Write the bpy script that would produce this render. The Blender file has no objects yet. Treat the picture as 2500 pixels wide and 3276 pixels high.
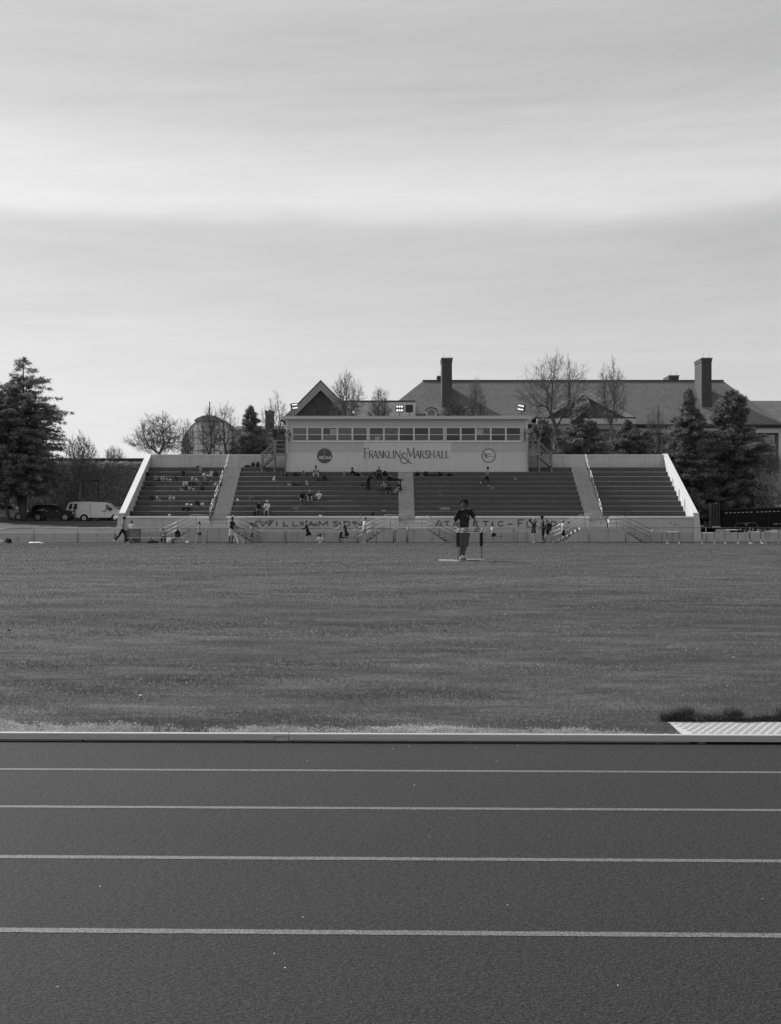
import bpy, bmesh, math, random
import numpy as np
from mathutils import Vector, Matrix
PI = math.pi
R = math.radians
random.seed(7)
SC = bpy.context.scene
COL = SC.collection

# ---------------------------------------------------------------- camera
EYE, FPX, HOR, CX = 1.55, 4000.0, 1690.0, 1250.0      # survey of the photograph: eye height, focal length in px, horizon row, centre column
cam = bpy.data.cameras.new('camera'); camo = bpy.data.objects.new('camera', cam); COL.objects.link(camo)
camo.location = (0, 0, EYE); camo.rotation_euler = (R(90), 0, 0)
cam.sensor_fit = 'HORIZONTAL'; cam.sensor_width = 36; cam.lens = 36 * FPX / 2500
cam.shift_y = (HOR - 1638) / 2500
cam.clip_start = 0.2; cam.clip_end = 3000
SC.camera = camo

# ---------------------------------------------------------------- world (thin high cloud over a clear sky, greyscale)
SUN_EL, SUN_AZ = R(40), R(-50)        # azimuth measured from +Y (view axis), negative = left
w = bpy.data.worlds.new('World'); SC.world = w; w.use_nodes = True
nt = w.node_tree; N = nt.nodes; L = nt.links; N.clear()
out = N.new('ShaderNodeOutputWorld'); bg = N.new('ShaderNodeBackground'); bg.inputs['Strength'].default_value = 0.0785
sky = N.new('ShaderNodeTexSky'); sky.sky_type = 'NISHITA'; sky.sun_disc = False
sky.sun_elevation = SUN_EL; sky.sun_rotation = SUN_AZ; sky.air_density = 1.0; sky.dust_density = 1.5
bw = N.new('ShaderNodeRGBToBW'); L.new(sky.outputs[0], bw.inputs[0])
def wm(op, a, b=None, c=None):
    n = N.new('ShaderNodeMath'); n.operation = op
    for i, v in enumerate((a, b, c)):
        if v is None: continue
        if isinstance(v, (int, float)): n.inputs[i].default_value = v
        else: L.new(v, n.inputs[i])
    return n.outputs[0]
tc = N.new('ShaderNodeTexCoord'); sp = N.new('ShaderNodeSeparateXYZ'); L.new(tc.outputs['Generated'], sp.inputs[0])
hx = wm('SQRT', wm('ADD', wm('MULTIPLY', sp.outputs[0], sp.outputs[0]), wm('MULTIPLY', sp.outputs[1], sp.outputs[1])))
el = wm('DIVIDE', sp.outputs[2], wm('MAXIMUM', hx, 0.02))          # tangent of the elevation
az = wm('ARCTAN2', sp.outputs[0], sp.outputs[1])
cmb = N.new('ShaderNodeCombineXYZ'); L.new(az, cmb.inputs[0]); L.new(wm('MULTIPLY', el, 5.0), cmb.inputs[1])
def noise(vec, scale, detail, rough, lac=2.0, dist=0.0):
    n = N.new('ShaderNodeTexNoise'); n.inputs['Scale'].default_value = scale; n.inputs['Detail'].default_value = detail
    n.inputs['Roughness'].default_value = rough; n.inputs['Distortion'].default_value = dist
    L.new(vec, n.inputs['Vector']); return n.outputs[0]
n1 = noise(cmb.outputs[0], 2.2, 3, .5)
n2 = noise(cmb.outputs[0], 6.0, 6, .62, dist=.6)
el2 = wm('ADD', el, wm('ADD', wm('MULTIPLY', wm('SUBTRACT', n1, .5), .05), wm('MULTIPLY', wm('SUBTRACT', n2, .5), .018)))
el2 = wm('ADD', el2, wm('MULTIPLY', az, 0.0))
ramp = N.new('ShaderNodeValToRGB'); L.new(el2, ramp.inputs[0])
CLOUD = [(0.0, .80), (.08, .76), (.14, .70), (.19, .65), (.236, .60), (.250, .80), (.273, .83), (.30, .75), (.335, .64), (.37, .57), (.42, .60), (.50, .62), (.70, .62), (1.0, .60)]
cr = ramp.color_ramp
while len(cr.elements) > 1: cr.elements.remove(cr.elements[-1])
cr.elements[0].position = CLOUD[0][0]; cr.elements[0].color = (CLOUD[0][1],) * 3 + (1,)
for p_, v_ in CLOUD[1:]:
    e_ = cr.elements.new(p_); e_.color = (v_, v_, v_, 1)
cr.interpolation = 'B_SPLINE'
# brighter towards the sun side, darker to the right; wispy streaks
side = wm('ADD', 1.0, wm('MULTIPLY', az, -0.30))
side = wm('MINIMUM', wm('MAXIMUM', side, 0.78), 1.25)
cmb2 = N.new('ShaderNodeCombineXYZ'); L.new(az, cmb2.inputs[0]); L.new(wm('MULTIPLY', el, 9.0), cmb2.inputs[1]); cmb2.inputs[2].default_value = 3.3
wisp = noise(cmb2.outputs[0], 2.6, 7, .60, dist=1.0)
wv = N.new('ShaderNodeCombineXYZ'); L.new(wm('ADD', wm('MULTIPLY', az, 1.3), wm('MULTIPLY', el, 1.0)), wv.inputs[0]); L.new(wm('ADD', wm('MULTIPLY', el, 10.0), wm('MULTIPLY', az, -.9)), wv.inputs[1])
wisp2 = noise(wv.outputs[0], 4.5, 9, .66, dist=1.6)
cl = wm('MULTIPLY', wm('MULTIPLY', ramp.outputs[0], side), wm('ADD', .78, wm('ADD', wm('MULTIPLY', wisp, .28), wm('MULTIPLY', wisp2, .15))))
cloud = wm('MULTIPLY', cl, 10.0)
tot = wm('ADD', wm('MULTIPLY', cloud, .86), wm('MULTIPLY', bw.outputs[0], .14))
comb = N.new('ShaderNodeCombineColor')
for i in range(3): L.new(tot, comb.inputs[i])
L.new(comb.outputs[0], bg.inputs[0]); L.new(bg.outputs[0], out.inputs[0])

# ---------------------------------------------------------------- sun
sl = bpy.data.lights.new('sun', 'SUN'); sl.energy = 4.8; sl.angle = R(.6); sl.color = (1, 1, 1)
so = bpy.data.objects.new('sun', sl); COL.objects.link(so)
SD = Vector((math.sin(SUN_AZ) * math.cos(SUN_EL), math.cos(SUN_AZ) * math.cos(SUN_EL), math.sin(SUN_EL)))
so.rotation_euler = SD.to_track_quat('Z', 'Y').to_euler(); so.location = (-40, 60, 60)

vs = SC.view_settings
vs.view_transform = 'Standard'; vs.look = 'None'; vs.gamma = 1; vs.use_curve_mapping = False; vs.exposure = 0.35

# ---------------------------------------------------------------- materials (all greys: a black and white photograph)
MATS = {}
def mat(name, col, rough=.85, var=.12, scale=3.0, detail=5, bump=0.0, bscale=None, streak=0.0, metal=0.0, spec=.3,
        stretch=(1, 1, 1), stain=0.0, stain_scale=1.5, grooves=None, emit=0.0, speck=0.0, trans=0.0, coat=0.0, bdist=.02):
    if name in MATS: return MATS[name]
    m = bpy.data.materials.new(name); m.use_nodes = True
    nt = m.node_tree; N = nt.nodes; L = nt.links
    b = N['Principled BSDF']
    b.inputs['Roughness'].default_value = rough; b.inputs['Metallic'].default_value = metal
    b.inputs['Specular IOR Level'].default_value = spec
    if coat: b.inputs['Coat Weight'].default_value = coat
    def M(op, a, c=None, clamp=False):
        n = N.new('ShaderNodeMath'); n.operation = op; n.use_clamp = clamp
        for i, v in enumerate((a, c)):
            if v is None: continue
            if isinstance(v, (int, float)): n.inputs[i].default_value = v
            else: L.new(v, n.inputs[i])
        return n.outputs[0]
    tc = N.new('ShaderNodeTexCoord')
    mp = N.new('ShaderNodeMapping'); mp.inputs['Scale'].default_value = stretch; L.new(tc.outputs['Object'], mp.inputs[0])
    def NZ(sc, det=5, ro=.55, vec=None, dist=0):
        n = N.new('ShaderNodeTexNoise'); n.inputs['Scale'].default_value = sc; n.inputs['Detail'].default_value = det
        n.inputs['Roughness'].default_value = ro; n.inputs['Distortion'].default_value = dist
        L.new(vec or mp.outputs[0], n.inputs['Vector']); return n.outputs[0]
    f = M('ADD', 1.0, M('MULTIPLY', M('SUBTRACT', NZ(scale, detail), .5), var * 2))
    f2 = M('ADD', 1.0, M('MULTIPLY', M('SUBTRACT', NZ(scale * .17, 3), .5), var * 1.6))
    v = M('MULTIPLY', f, f2)
    if streak:
        mq = N.new('ShaderNodeMapping'); mq.inputs['Scale'].default_value = (1.0, 1.0, .10); L.new(tc.outputs['Object'], mq.inputs[0])
        s = NZ(2.6, 6, .6, mq.outputs[0])
        s = M('SUBTRACT', 1.0, M('MULTIPLY', M('MULTIPLY', M('SUBTRACT', s, .52), 4.0, True), streak))
        v = M('MULTIPLY', v, s)
    if stain:
        s = NZ(stain_scale, 7, .65, None, .4)
        s = M('SUBTRACT', 1.0, M('MULTIPLY', M('MULTIPLY', M('SUBTRACT', s, .58), 9.0, True), stain))
        v = M('MULTIPLY', v, s)
    if speck:
        s = NZ(scale * 9, 2, .5)
        v = M('ADD', v, M('MULTIPLY', M('MULTIPLY', M('SUBTRACT', s, .68), 12.0, True), speck))
    if grooves:                         # (period in metres along object x, width share, depth)
        per, wd, dp = grooves
        sx = N.new('ShaderNodeSeparateXYZ'); L.new(tc.outputs['Object'], sx.inputs[0])
        fr = M('FRACT', M('DIVIDE', sx.outputs[0], per))
        g = M('LESS_THAN', fr, wd)
        v = M('MULTIPLY', v, M('SUBTRACT', 1.0, M('MULTIPLY', g, dp)))
    v = M('MULTIPLY', v, col)
    cc = N.new('ShaderNodeCombineColor')
    for i in range(3): L.new(v, cc.inputs[i])
    L.new(cc.outputs[0], b.inputs['Base Color'])
    if bump:
        bn = N.new('ShaderNodeBump'); bn.inputs['Strength'].default_value = bump; bn.inputs['Distance'].default_value = bdist
        L.new(NZ(bscale or scale * 4, 4, .6), bn.inputs['Height']); L.new(bn.outputs[0], b.inputs['Normal'])
    if trans:
        tr = N.new('ShaderNodeBsdfTranslucent'); L.new(cc.outputs[0], tr.inputs[0]); mx = N.new('ShaderNodeMixShader'); mx.inputs[0].default_value = trans
        L.new(b.outputs[0], mx.inputs[1]); L.new(tr.outputs[0], mx.inputs[2]); L.new(mx.outputs[0], N['Material Output'].inputs[0])
    if emit:
        b.inputs['Emission Color'].default_value = (1, 1, 1, 1); b.inputs['Emission Strength'].default_value = emit
    MATS[name] = m
    return m

def g4(n, c, **k): return mat(n, c, **k)

# ---------------------------------------------------------------- mesh building
class MB:
    def __init__(s): s.v = []; s.f = []
    def add(s, vs, fs):
        o = len(s.v); s.v += [tuple(v) for v in vs]; s.f += [tuple(i + o for i in f) for f in fs]; return s
    def box(s, x0, x1, y0, y1, z0, z1):
        if x0 > x1: x0, x1 = x1, x0
        if y0 > y1: y0, y1 = y1, y0
        if z0 > z1: z0, z1 = z1, z0
        return s.add([(x0,y0,z0),(x1,y0,z0),(x1,y1,z0),(x0,y1,z0),(x0,y0,z1),(x1,y0,z1),(x1,y1,z1),(x0,y1,z1)],
                     [(0,3,2,1),(4,5,6,7),(0,1,5,4),(1,2,6,5),(2,3,7,6),(3,0,4,7)])
    def prism_y(s, pts, y0, y1):           # polygon in xz extruded along y; pts counter-clockwise seen from -y
        n = len(pts)
        v = [(p[0], y0, p[1]) for p in pts] + [(p[0], y1, p[1]) for p in pts]
        f = [tuple(range(n)), tuple(range(2 * n - 1, n - 1, -1))] + [(i + n, (i + 1) % n + n, (i + 1) % n, i) for i in range(n)]
        return s.add(v, f)
    def prism_x(s, pts, x0, x1):           # polygon in yz extruded along x
        n = len(pts)
        v = [(x0, p[0], p[1]) for p in pts] + [(x1, p[0], p[1]) for p in pts]
        f = [tuple(range(n - 1, -1, -1)), tuple(range(n, 2 * n))] + [(i, (i + 1) % n, (i + 1) % n + n, i + n) for i in range(n)]
        return s.add(v, f)
    def prism_z(s, pts, z0, z1):
        n = len(pts)
        v = [(p[0], p[1], z0) for p in pts] + [(p[0], p[1], z1) for p in pts]
        f = [tuple(range(n - 1, -1, -1)), tuple(range(n, 2 * n))] + [(i, (i + 1) % n, (i + 1) % n + n, i + n) for i in range(n)]
        return s.add(v, f)
    def tube(s, a, b, r0, r1=None, n=8, cap=True):
        a = Vector(a); b = Vector(b); r1 = r0 if r1 is None else r1
        d = (b - a)
        if d.length < 1e-6: return s
        d.normalize(); u = d.orthogonal().normalized(); w_ = d.cross(u)
        vs = []
        for c, r in ((a, r0), (b, r1)):
            for i in range(n):
                t = 2 * PI * i / n; vs.append(c + u * (r * math.cos(t)) + w_ * (r * math.sin(t)))
        fs = [(i, (i + 1) % n, (i + 1) % n + n, i + n) for i in range(n)]
        if cap: fs += [tuple(range(n - 1, -1, -1)), tuple(range(n, 2 * n))]
        return s.add(vs, fs)
    def path(s, pts, r, n=8):
        for a, b in zip(pts, pts[1:]): s.tube(a, b, r, r, n)
        return s
    def ell(s, c, r, nu=10, nv=7, rot=None):
        if isinstance(r, (int, float)): r = (r, r, r)
        vs = [Vector((0, 0, r[2]))]
        for j in range(1, nv):
            t = PI * j / nv
            for i in range(nu):
                p = 2 * PI * i / nu
                vs.append(Vector((r[0]*math.sin(t)*math.cos(p), r[1]*math.sin(t)*math.sin(p), r[2]*math.cos(t))))
        vs.append(Vector((0, 0, -r[2])))
        fs = [(0, 1 + i, 1 + (i + 1) % nu) for i in range(nu)]
        for j in range(nv - 2):
            a = 1 + j * nu; b2 = a + nu
            fs += [(a + i, b2 + i, b2 + (i + 1) % nu, a + (i + 1) % nu) for i in range(nu)]
        la = 1 + (nv - 2) * nu; e = len(vs) - 1
        fs += [(la + i, e, la + (i + 1) % nu) for i in range(nu)]
        if rot is not None: vs = [rot @ v for v in vs]
        c = Vector(c)
        return s.add([v + c for v in vs], fs)
    def disc_y(s, cx, cz, r, y0, y1, n=24, sx=1.0):
        return s.prism_y([(cx + r * sx * math.cos(2*PI*i/n), cz + r * math.sin(2*PI*i/n)) for i in range(n)], y0, y1)
    def mesh(s, name, m=None, off=(0,0,0), smooth=False):
        me = bpy.data.meshes.new(name)
        ox, oy, oz = off
        me.from_pydata([(x - ox, y - oy, z - oz) for x, y, z in s.v], [], s.f)
        if m is not None:
            for q in (m if isinstance(m, (list, tuple)) else [m]): me.materials.append(q)
        if smooth: me.shade_smooth()
        me.update(); return me
    def build(s, name, m, parent=None, smooth=False, world=True, bevel=0.0):
        off = tuple(parent['_loc']) if (parent is not None and world and '_loc' in parent.keys()) else (0, 0, 0)
        me = s.mesh(name, m, off, smooth)
        o = bpy.data.objects.new(name, me); COL.objects.link(o)
        if parent is not None: o.parent = parent
        if bevel:
            bv = o.modifiers.new('bevel', 'BEVEL'); bv.width = bevel; bv.segments = 2; bv.limit_method = 'ANGLE'
        return o

def np_mesh(name, V, F, m, parent=None, off=None):        # V (n,3) array, F (k,3|4) array
    me = bpy.data.meshes.new(name)
    V = np.asarray(V, dtype=np.float32); F = np.asarray(F, dtype=np.int32)
    if off is not None: V = V - np.asarray(off, dtype=np.float32)
    k = F.shape[1]
    me.vertices.add(len(V)); me.vertices.foreach_set('co', V.ravel())
    me.loops.add(F.size); me.loops.foreach_set('vertex_index', F.ravel())
    me.polygons.add(len(F)); me.polygons.foreach_set('loop_start', np.arange(0, F.size, k, dtype=np.int32))
    me.polygons.foreach_set('loop_total', np.full(len(F), k, dtype=np.int32))
    me.materials.append(m); me.update(calc_edges=True); me.validate()
    o = bpy.data.objects.new(name, me); COL.objects.link(o)
    if parent is not None: o.parent = parent
    return o

def tag(o, label=None, cat=None, group=None, kind=None):
    if label: o['label'] = label
    if cat: o['category'] = cat
    if group: o['group'] = group
    if kind: o['kind'] = kind
    return o
def thing(name, loc, label, cat, group=None, rz=0.0):
    """Empty at the thing's base. With rz=0 parts may be given in world coordinates."""
    o = bpy.data.objects.new(name, None); COL.objects.link(o)
    o.empty_display_size = .3
    o.location = loc; o.rotation_euler = (0, 0, rz)
    if rz == 0.0: o['_loc'] = list(map(float, loc))
    return tag(o, label, cat, group)
def copy_tree(o, parent=None):
    c = o.copy(); COL.objects.link(c); c.parent = parent
    for ch in [x for x in bpy.data.objects if x.parent == o]: copy_tree(ch, c)
    return c
def px(x, Y): return (x - CX) / FPX * Y
def pz(y, Y): return EYE - (y - HOR) / FPX * Y
def P(x, y, Y): return Vector((px(x, Y), Y, pz(y, Y)))
def srf(o): o['kind'] = 'structure'; return o

# ---------------------------------------------------------------- ground heights
GP = [(-50, 0), (9.17, 0.0), (9.35, .03), (12, .10), (20, .33), (28, .52), (35, .64), (42, .69), (50, .715), (58, .71), (65, .68), (75, .625), (80, .58), (85, .525), (89, .45), (92, .395), (95, .37), (104, .36), (400, .36)]
def g(Y):
    for (a, za), (b, zb) in zip(GP, GP[1:]):
        if a <= Y <= b:
            t = (Y - a) / (b - a); return za + (zb - za) * t
    return .36
def smooth(t): t = max(0, min(1, t)); return t * t * (3 - 2 * t)
def terr(X, Y):           # ground behind the retaining walls
    left = 1.12 + (2.28 - 1.12) * smooth((Y - 104) / 24)
    right = 1.12 + (2.0 - 1.12) * smooth((Y - 135) / 20)
    t = smooth((X + 30) / 50)
    return left * (1 - t) + right * t
# ---------------------------------------------------------------- ground, field, tracks
YAW = R(-1.25)            # the near track runs slightly towards the camera on the right
def grid_sheet(name, xs, ys, zf, m, kind='structure', skip=None):
    V = [(x, y, zf(x, y)) for y in ys for x in xs]
    n = len(xs)
    F = [(j * n + i, j * n + i + 1, (j + 1) * n + i + 1, (j + 1) * n + i) for j in range(len(ys) - 1) for i in range(n - 1)
         if not (skip and skip((xs[i] + xs[i+1]) / 2, (ys[j] + ys[j+1]) / 2))]
    o = np_mesh(name, V, F, m); o['kind'] = kind; o.data.shade_smooth(); return o

def grass_mat():
    m = bpy.data.materials.new('field_grass'); m.use_nodes = True
    nt = m.node_tree; N = nt.nodes; L = nt.links; b = N['Principled BSDF']
    b.inputs['Roughness'].default_value = .9; b.inputs['Specular IOR Level'].default_value = .15
    def M(op, a, c=None, clamp=False):
        n = N.new('ShaderNodeMath'); n.operation = op; n.use_clamp = clamp
        for i, v in enumerate((a, c)):
            if v is None: continue
            if isinstance(v, (int, float)): n.inputs[i].default_value = v
            else: L.new(v, n.inputs[i])
        return n.outputs[0]
    tc = N.new('ShaderNodeTexCoord')
    def NZ(sc, det, ro, st=(1, 1, 1), dist=0):
        mp = N.new('ShaderNodeMapping'); mp.inputs['Scale'].default_value = st; L.new(tc.outputs['Object'], mp.inputs[0])
        n = N.new('ShaderNodeTexNoise'); n.inputs['Scale'].default_value = sc; n.inputs['Detail'].default_value = det
        n.inputs['Roughness'].default_value = ro; n.inputs['Distortion'].default_value = dist
        L.new(mp.outputs[0], n.inputs['Vector']); return n.outputs[0]
    a = NZ(.30, 5, .6, (.10, 1.0, 1), .6)
    c = NZ(1.3, 5, .66, (.28, 1, 1), .6)
    d = NZ(18, 4, .7)
    c2 = NZ(5.5, 5, .72, (.26, 1, 1), .5)
    e = NZ(95, 3, .7)
    v = M('ADD', 1.0, M('MULTIPLY', M('SUBTRACT', a, .5), 1.1))
    v = M('MULTIPLY', v, M('ADD', 1.0, M('MULTIPLY', M('SUBTRACT', c, .5), 2.3)))
    v = M('MULTIPLY', v, M('ADD', 1.0, M('MULTIPLY', M('SUBTRACT', d, .5), 1.8)))
    v = M('MULTIPLY', v, M('ADD', 1.0, M('MULTIPLY', M('SUBTRACT', e, .5), 1.8)))
    v = M('MULTIPLY', v, M('ADD', 1.0, M('MULTIPLY', M('SUBTRACT', c2, .5), 2.7)))
    # thin worn or dry patches, paler
    dry = M('MULTIPLY', M('SUBTRACT', NZ(.9, 7, .7, (.4, 1, 1), .8), .56), 6.0, True)
    v = M('ADD', v, M('MULTIPLY', dry, .45))
    v = M('MAXIMUM', v, .2)
    v = M('MULTIPLY', v, .058)
    cc = N.new('ShaderNodeCombineColor')
    for i in range(3): L.new(v, cc.inputs[i])
    L.new(cc.outputs[0], b.inputs['Base Color'])
    bn = N.new('ShaderNodeBump'); bn.inputs['Strength'].default_value = .9; bn.inputs['Distance'].default_value = .04
    L.new(M('ADD', d, M('MULTIPLY', c, 1.2)), bn.inputs['Height']); L.new(bn.outputs[0], b.inputs['Normal'])
    return m
MG = grass_mat()
rx = lambda a, b, n: [a + (b - a) * i / n for i in range(n + 1)]
# yawed near side: rows of the sheet follow the kerb
def kerbY(x, y0): return y0 + x * math.tan(YAW)
ys = [9.17] + rx(9.35, 14, 12) + rx(14.5, 95, 90) + [99, 104.9]
KN, KE = 3.62, 9.86       # right of KN the turf stops behind the grating
def fieldz(x, y): return g(y)
def field_sheet():
    xs = rx(-40, -6, 12) + rx(-5.6, 2.17, 18) + rx(2.3, 6.4, 18) + rx(7, 40, 10)
    bumps = random.Random(3)
    V = []; 
    for y in ys:
        k = max(0.0, 1 - (y - 9.17) / 20)
        for x in xs: V.append((x, y + x * math.tan(YAW) * k, g(y)))
    n = len(xs)
    F = []
    for j in range(len(ys) - 1):
        for i in range(n - 1):
            xm = (xs[i] + xs[i + 1]) / 2; ym = (ys[j] + ys[j + 1]) / 2
            if xm > 2.17 and ym < 9.78: continue
            F.append((j * n + i, j * n + i + 1, (j + 1) * n + i + 1, (j + 1) * n + i))
    o = np_mesh('grass_field', V, F, MG); o.data.shade_smooth(); srf(o); return o
field_sheet()
MT = mat('track_rubber', .022, rough=.80, var=.20, scale=.9, stretch=(.4, 1, 1), detail=4, bump=1.0, bscale=85, spec=.22, speck=0.0, bdist=.012)
def track_mat():
    m = MT; nt = m.node_tree; N = nt.nodes; L = nt.links; b = N['Principled BSDF']
    # add granule-scale colour variation
    src = b.inputs['Base Color'].links[0].from_socket
    tc = [n for n in N if n.type == 'TEX_COORD'][0]
    v = N.new('ShaderNodeTexVoronoi'); v.inputs['Scale'].default_value = 125; L.new(tc.outputs['Object'], v.inputs['Vector'])
    mr = N.new('ShaderNodeMapRange'); mr.inputs[1].default_value = 0; mr.inputs[2].default_value = .8; mr.inputs[3].default_value = 2.0; mr.inputs[4].default_value = .15
    L.new(v.outputs['Distance'], mr.inputs[0])
    nz = N.new('ShaderNodeTexNoise'); nz.inputs['Scale'].default_value = 62; nz.inputs['Detail'].default_value = 3; L.new(tc.outputs['Object'], nz.inputs['Vector'])
    m2 = N.new('ShaderNodeMapRange'); m2.inputs[1].default_value = .3; m2.inputs[2].default_value = .7; m2.inputs[3].default_value = .62; m2.inputs[4].default_value = 1.38
    L.new(nz.outputs[0], m2.inputs[0])
    vm = N.new('ShaderNodeVectorMath'); vm.operation = 'SCALE'; L.new(src, vm.inputs[0]); L.new(mr.outputs[0], vm.inputs['Scale'])
    vn = N.new('ShaderNodeVectorMath'); vn.operation = 'SCALE'; L.new(vm.outputs[0], vn.inputs[0]); L.new(m2.outputs[0], vn.inputs['Scale'])
    L.new(vn.outputs[0], b.inputs['Base Color'])
track_mat()
ct, st = math.cos(YAW), math.sin(YAW)
def rot(x, y): return (x * ct - (y - 0) * st, x * st + y * ct)
def strip(name, y0, y1, z, m, x0=-40, x1=40):
    V = [(*rot(x0, y0), z), (*rot(x1, y0), z), (*rot(x1, y1), z), (*rot(x0, y1), z)]
    o = MB().add(V, [(0, 1, 2, 3)]).build(name, m); srf(o); return o
strip('running_track', -12, 9.30, -.012, MT)
def line_mat():
    m = bpy.data.materials.new('worn_white_line'); m.use_nodes = True
    nt = m.node_tree; N = nt.nodes; L = nt.links; b = N['Principled BSDF']; b.inputs['Roughness'].default_value = .7
    tc = N.new('ShaderNodeTexCoord'); n = N.new('ShaderNodeTexNoise'); n.inputs['Scale'].default_value = 120; n.inputs['Detail'].default_value = 3
    n.inputs['Roughness'].default_value = .7
    L.new(tc.outputs['Object'], n.inputs['Vector'])
    r = N.new('ShaderNodeMapRange'); r.inputs[1].default_value = .42; r.inputs[2].default_value = .60; r.inputs[3].default_value = .03; r.inputs[4].default_value = .155
    L.new(n.outputs[0], r.inputs[0])
    cc = N.new('ShaderNodeCombineColor')
    for i in range(3): L.new(r.outputs[0], cc.inputs[i])
    L.new(cc.outputs[0], b.inputs['Base Color'])
    bn = N.new('ShaderNodeBump'); bn.inputs['Strength'].default_value = .5; bn.inputs['Distance'].default_value = .006
    L.new(n.outputs[0], bn.inputs['Height']); L.new(bn.outputs[0], b.inputs['Normal'])
    return m
ML = line_mat()
for r_ in (2461, 2580.5, 2741, 2976):
    yc = EYE * FPX / (r_ - HOR)
    rg = random.Random(int(r_)); m = MB(); n = 260; x0, x1 = -9, 9
    top = []; bot = []
    for i in range(n + 1):           # slightly ragged sprayed edge
        x = x0 + (x1 - x0) * i / n
        top.append((*rot(x, yc + .027 + rg.uniform(-.002, .002)), -.0103)); bot.append((*rot(x, yc - .027 + rg.uniform(-.002, .002)), -.0103))
    m.add(bot + top, [(i, i + 1, n + 2 + i, n + 1 + i) for i in range(n)])
    srf(m.build('lane_line', ML))
# dropped bits on the track (tiny pale petals)
MW = mat('white_paint', .72, rough=.5, var=.06)
# soil bed under the kerb and dark void below the grating
MSOIL = mat('dark_soil', .035, rough=1, var=.4, scale=14, bump=1, bscale=30)
strip('soil_bed', 9.0, 10.3, -.020, MSOIL)
# kerb ---------------------------------------------------------------
MALU = mat('aluminium_kerb', .42, rough=.45, var=.07, scale=5, metal=.35, spec=.5, bump=.1, bscale=30)
MRUB = mat('black_rubber', .02, rough=.7)
MRUB2 = mat('kerb_foot_grey', .07, rough=.7)
kb = thing('track_kerb', (0, 9.1, 0), 'long raised aluminium kerb between the running track and the grass', 'kerb', rz=YAW)
KY = 0.0
def kerb_rail(x0, x1, lap):
    m = MB()
    # hollow box rail: outer shell with rounded front edge
    prof = [(-.0, .003), (-.0, .047), (.004, .051), (.046, .051), (.05, .047), (.05, .003)]
    m.prism_x(prof, x0, x1)
    return m
jx = (922 - CX) / FPX * 9.1
j2 = (880 - CX) / FPX * 9.1
kerb_rail(-4.5, jx, 0).build('rail', MALU, kb, world=False, bevel=0)
kerb_rail(jx + .004, 4.6, 0).build('rail', MALU, kb, world=False)
MB().box(j2, jx + .001, -.004, 0, .001, .027).build('lap_joint', MALU, kb, world=False)
MJ = mat('joint_shadow_gap', .02)
MB().box(j2 - .004, j2, -.0045, -.0002, .000, .029).box(j2 - .004, jx, -.0045, -.0002, .0271, .0295).build('seam', MJ, kb, world=False)
for fx in (245, 770, 922, 2105, 2240, 1500, 1800):
    x = (fx - CX) / FPX * 9.1
    MB().box(x - .028, x + .028, -.004, .05, -.014, .0025).build('foot', MRUB2, kb, world=False)
# tongue of weed / light clover along the kerb, built as instanced clumps further down
# grating -------------------------------------------------------------
gr = thing('drain_grating', (*rot(3.2, 9.5), 0), 'pale perforated drain cover in a notch of turf behind the kerb on the right', 'drain cover', rz=YAW)
MGR = mat('pale_grating', .40, rough=.55, var=.12, scale=9, stain=.25, stain_scale=6)
MGD = mat('grating_hole', .17)
gw = 1.6
poly = [(-.78 + .30, -.30), (gw, -.30), (gw, .27), (-.88, .23)]
x0g = px(2182, 9.6) - rot(3.2, 9.5)[0]
gpoly = [(x0g + .10, -.33), (2.4, -.33), (2.4, .31), (x0g, .27)]
_ox = rot(3.2, 9.5)[0]; gpoly = [(2.15 - _ox, -.34), (2.6, -.34), (2.6, .31), (2.16 - _ox, .27)]; x0g = 2.15 - _ox
MB().prism_z(gpoly, .030, .044).build('plate', MGR, gr, world=False)
sl_ = MB(); rb = MB()
row = 0; y = -.30
while y < .25:
    x = x0g + .02 - y * .12 + (row % 2) * .031 + random.uniform(-.004, .004)
    while x < 2.5:
        rb.add([(x, y, .0445), (x + .042, y, .0445), (x + .046, y + .008, .0468), (x + .004, y + .008, .0468), (x + .040, y + .016, .0445), (x + .002, y + .016, .0445)], [(0, 1, 2, 3), (3, 2, 4, 5)])
        sl_.add([(x + .014, y + .024, .0450), (x + .052, y + .024, .0450), (x + .052, y + .044, .0450), (x + .014, y + .044, .0450)], [(0, 1, 2, 3)])
        x += .062
    y += .052; row += 1
o = rb.build('raised_ribs', MGR, gr, world=False); o['kind'] = 'stuff'
o = sl_.build('slots', MGD, gr, world=False); o['kind'] = 'stuff'
# cut face of the turf behind the grating
tf = MB(); rg = random.Random(5)
xs_ = rx(2.17, 7.6, 70)
lo = []; hi = []
for x in xs_:
    yy = 9.78 + x * math.tan(YAW) + rg.uniform(-.012, .012)
    lo.append((x, yy - .01, -.01)); hi.append((x, yy + rg.uniform(0, .05), .072 + .018 * math.sin(x * 7) + rg.uniform(-.015, .015)))
n = len(xs_)
tf.add(lo + hi, [(i, i + 1, n + i + 1, n + i) for i in range(n - 1)])
# back slope to meet field
bk = [(x, 10.05 + x * math.tan(YAW), g(10.05) - .003) for x in xs_]
tf.add(hi + bk, [(i, i + 1, n + i + 1, n + i) for i in range(n - 1)])
srf(tf.build('turf_edge', MSOIL))

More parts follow.
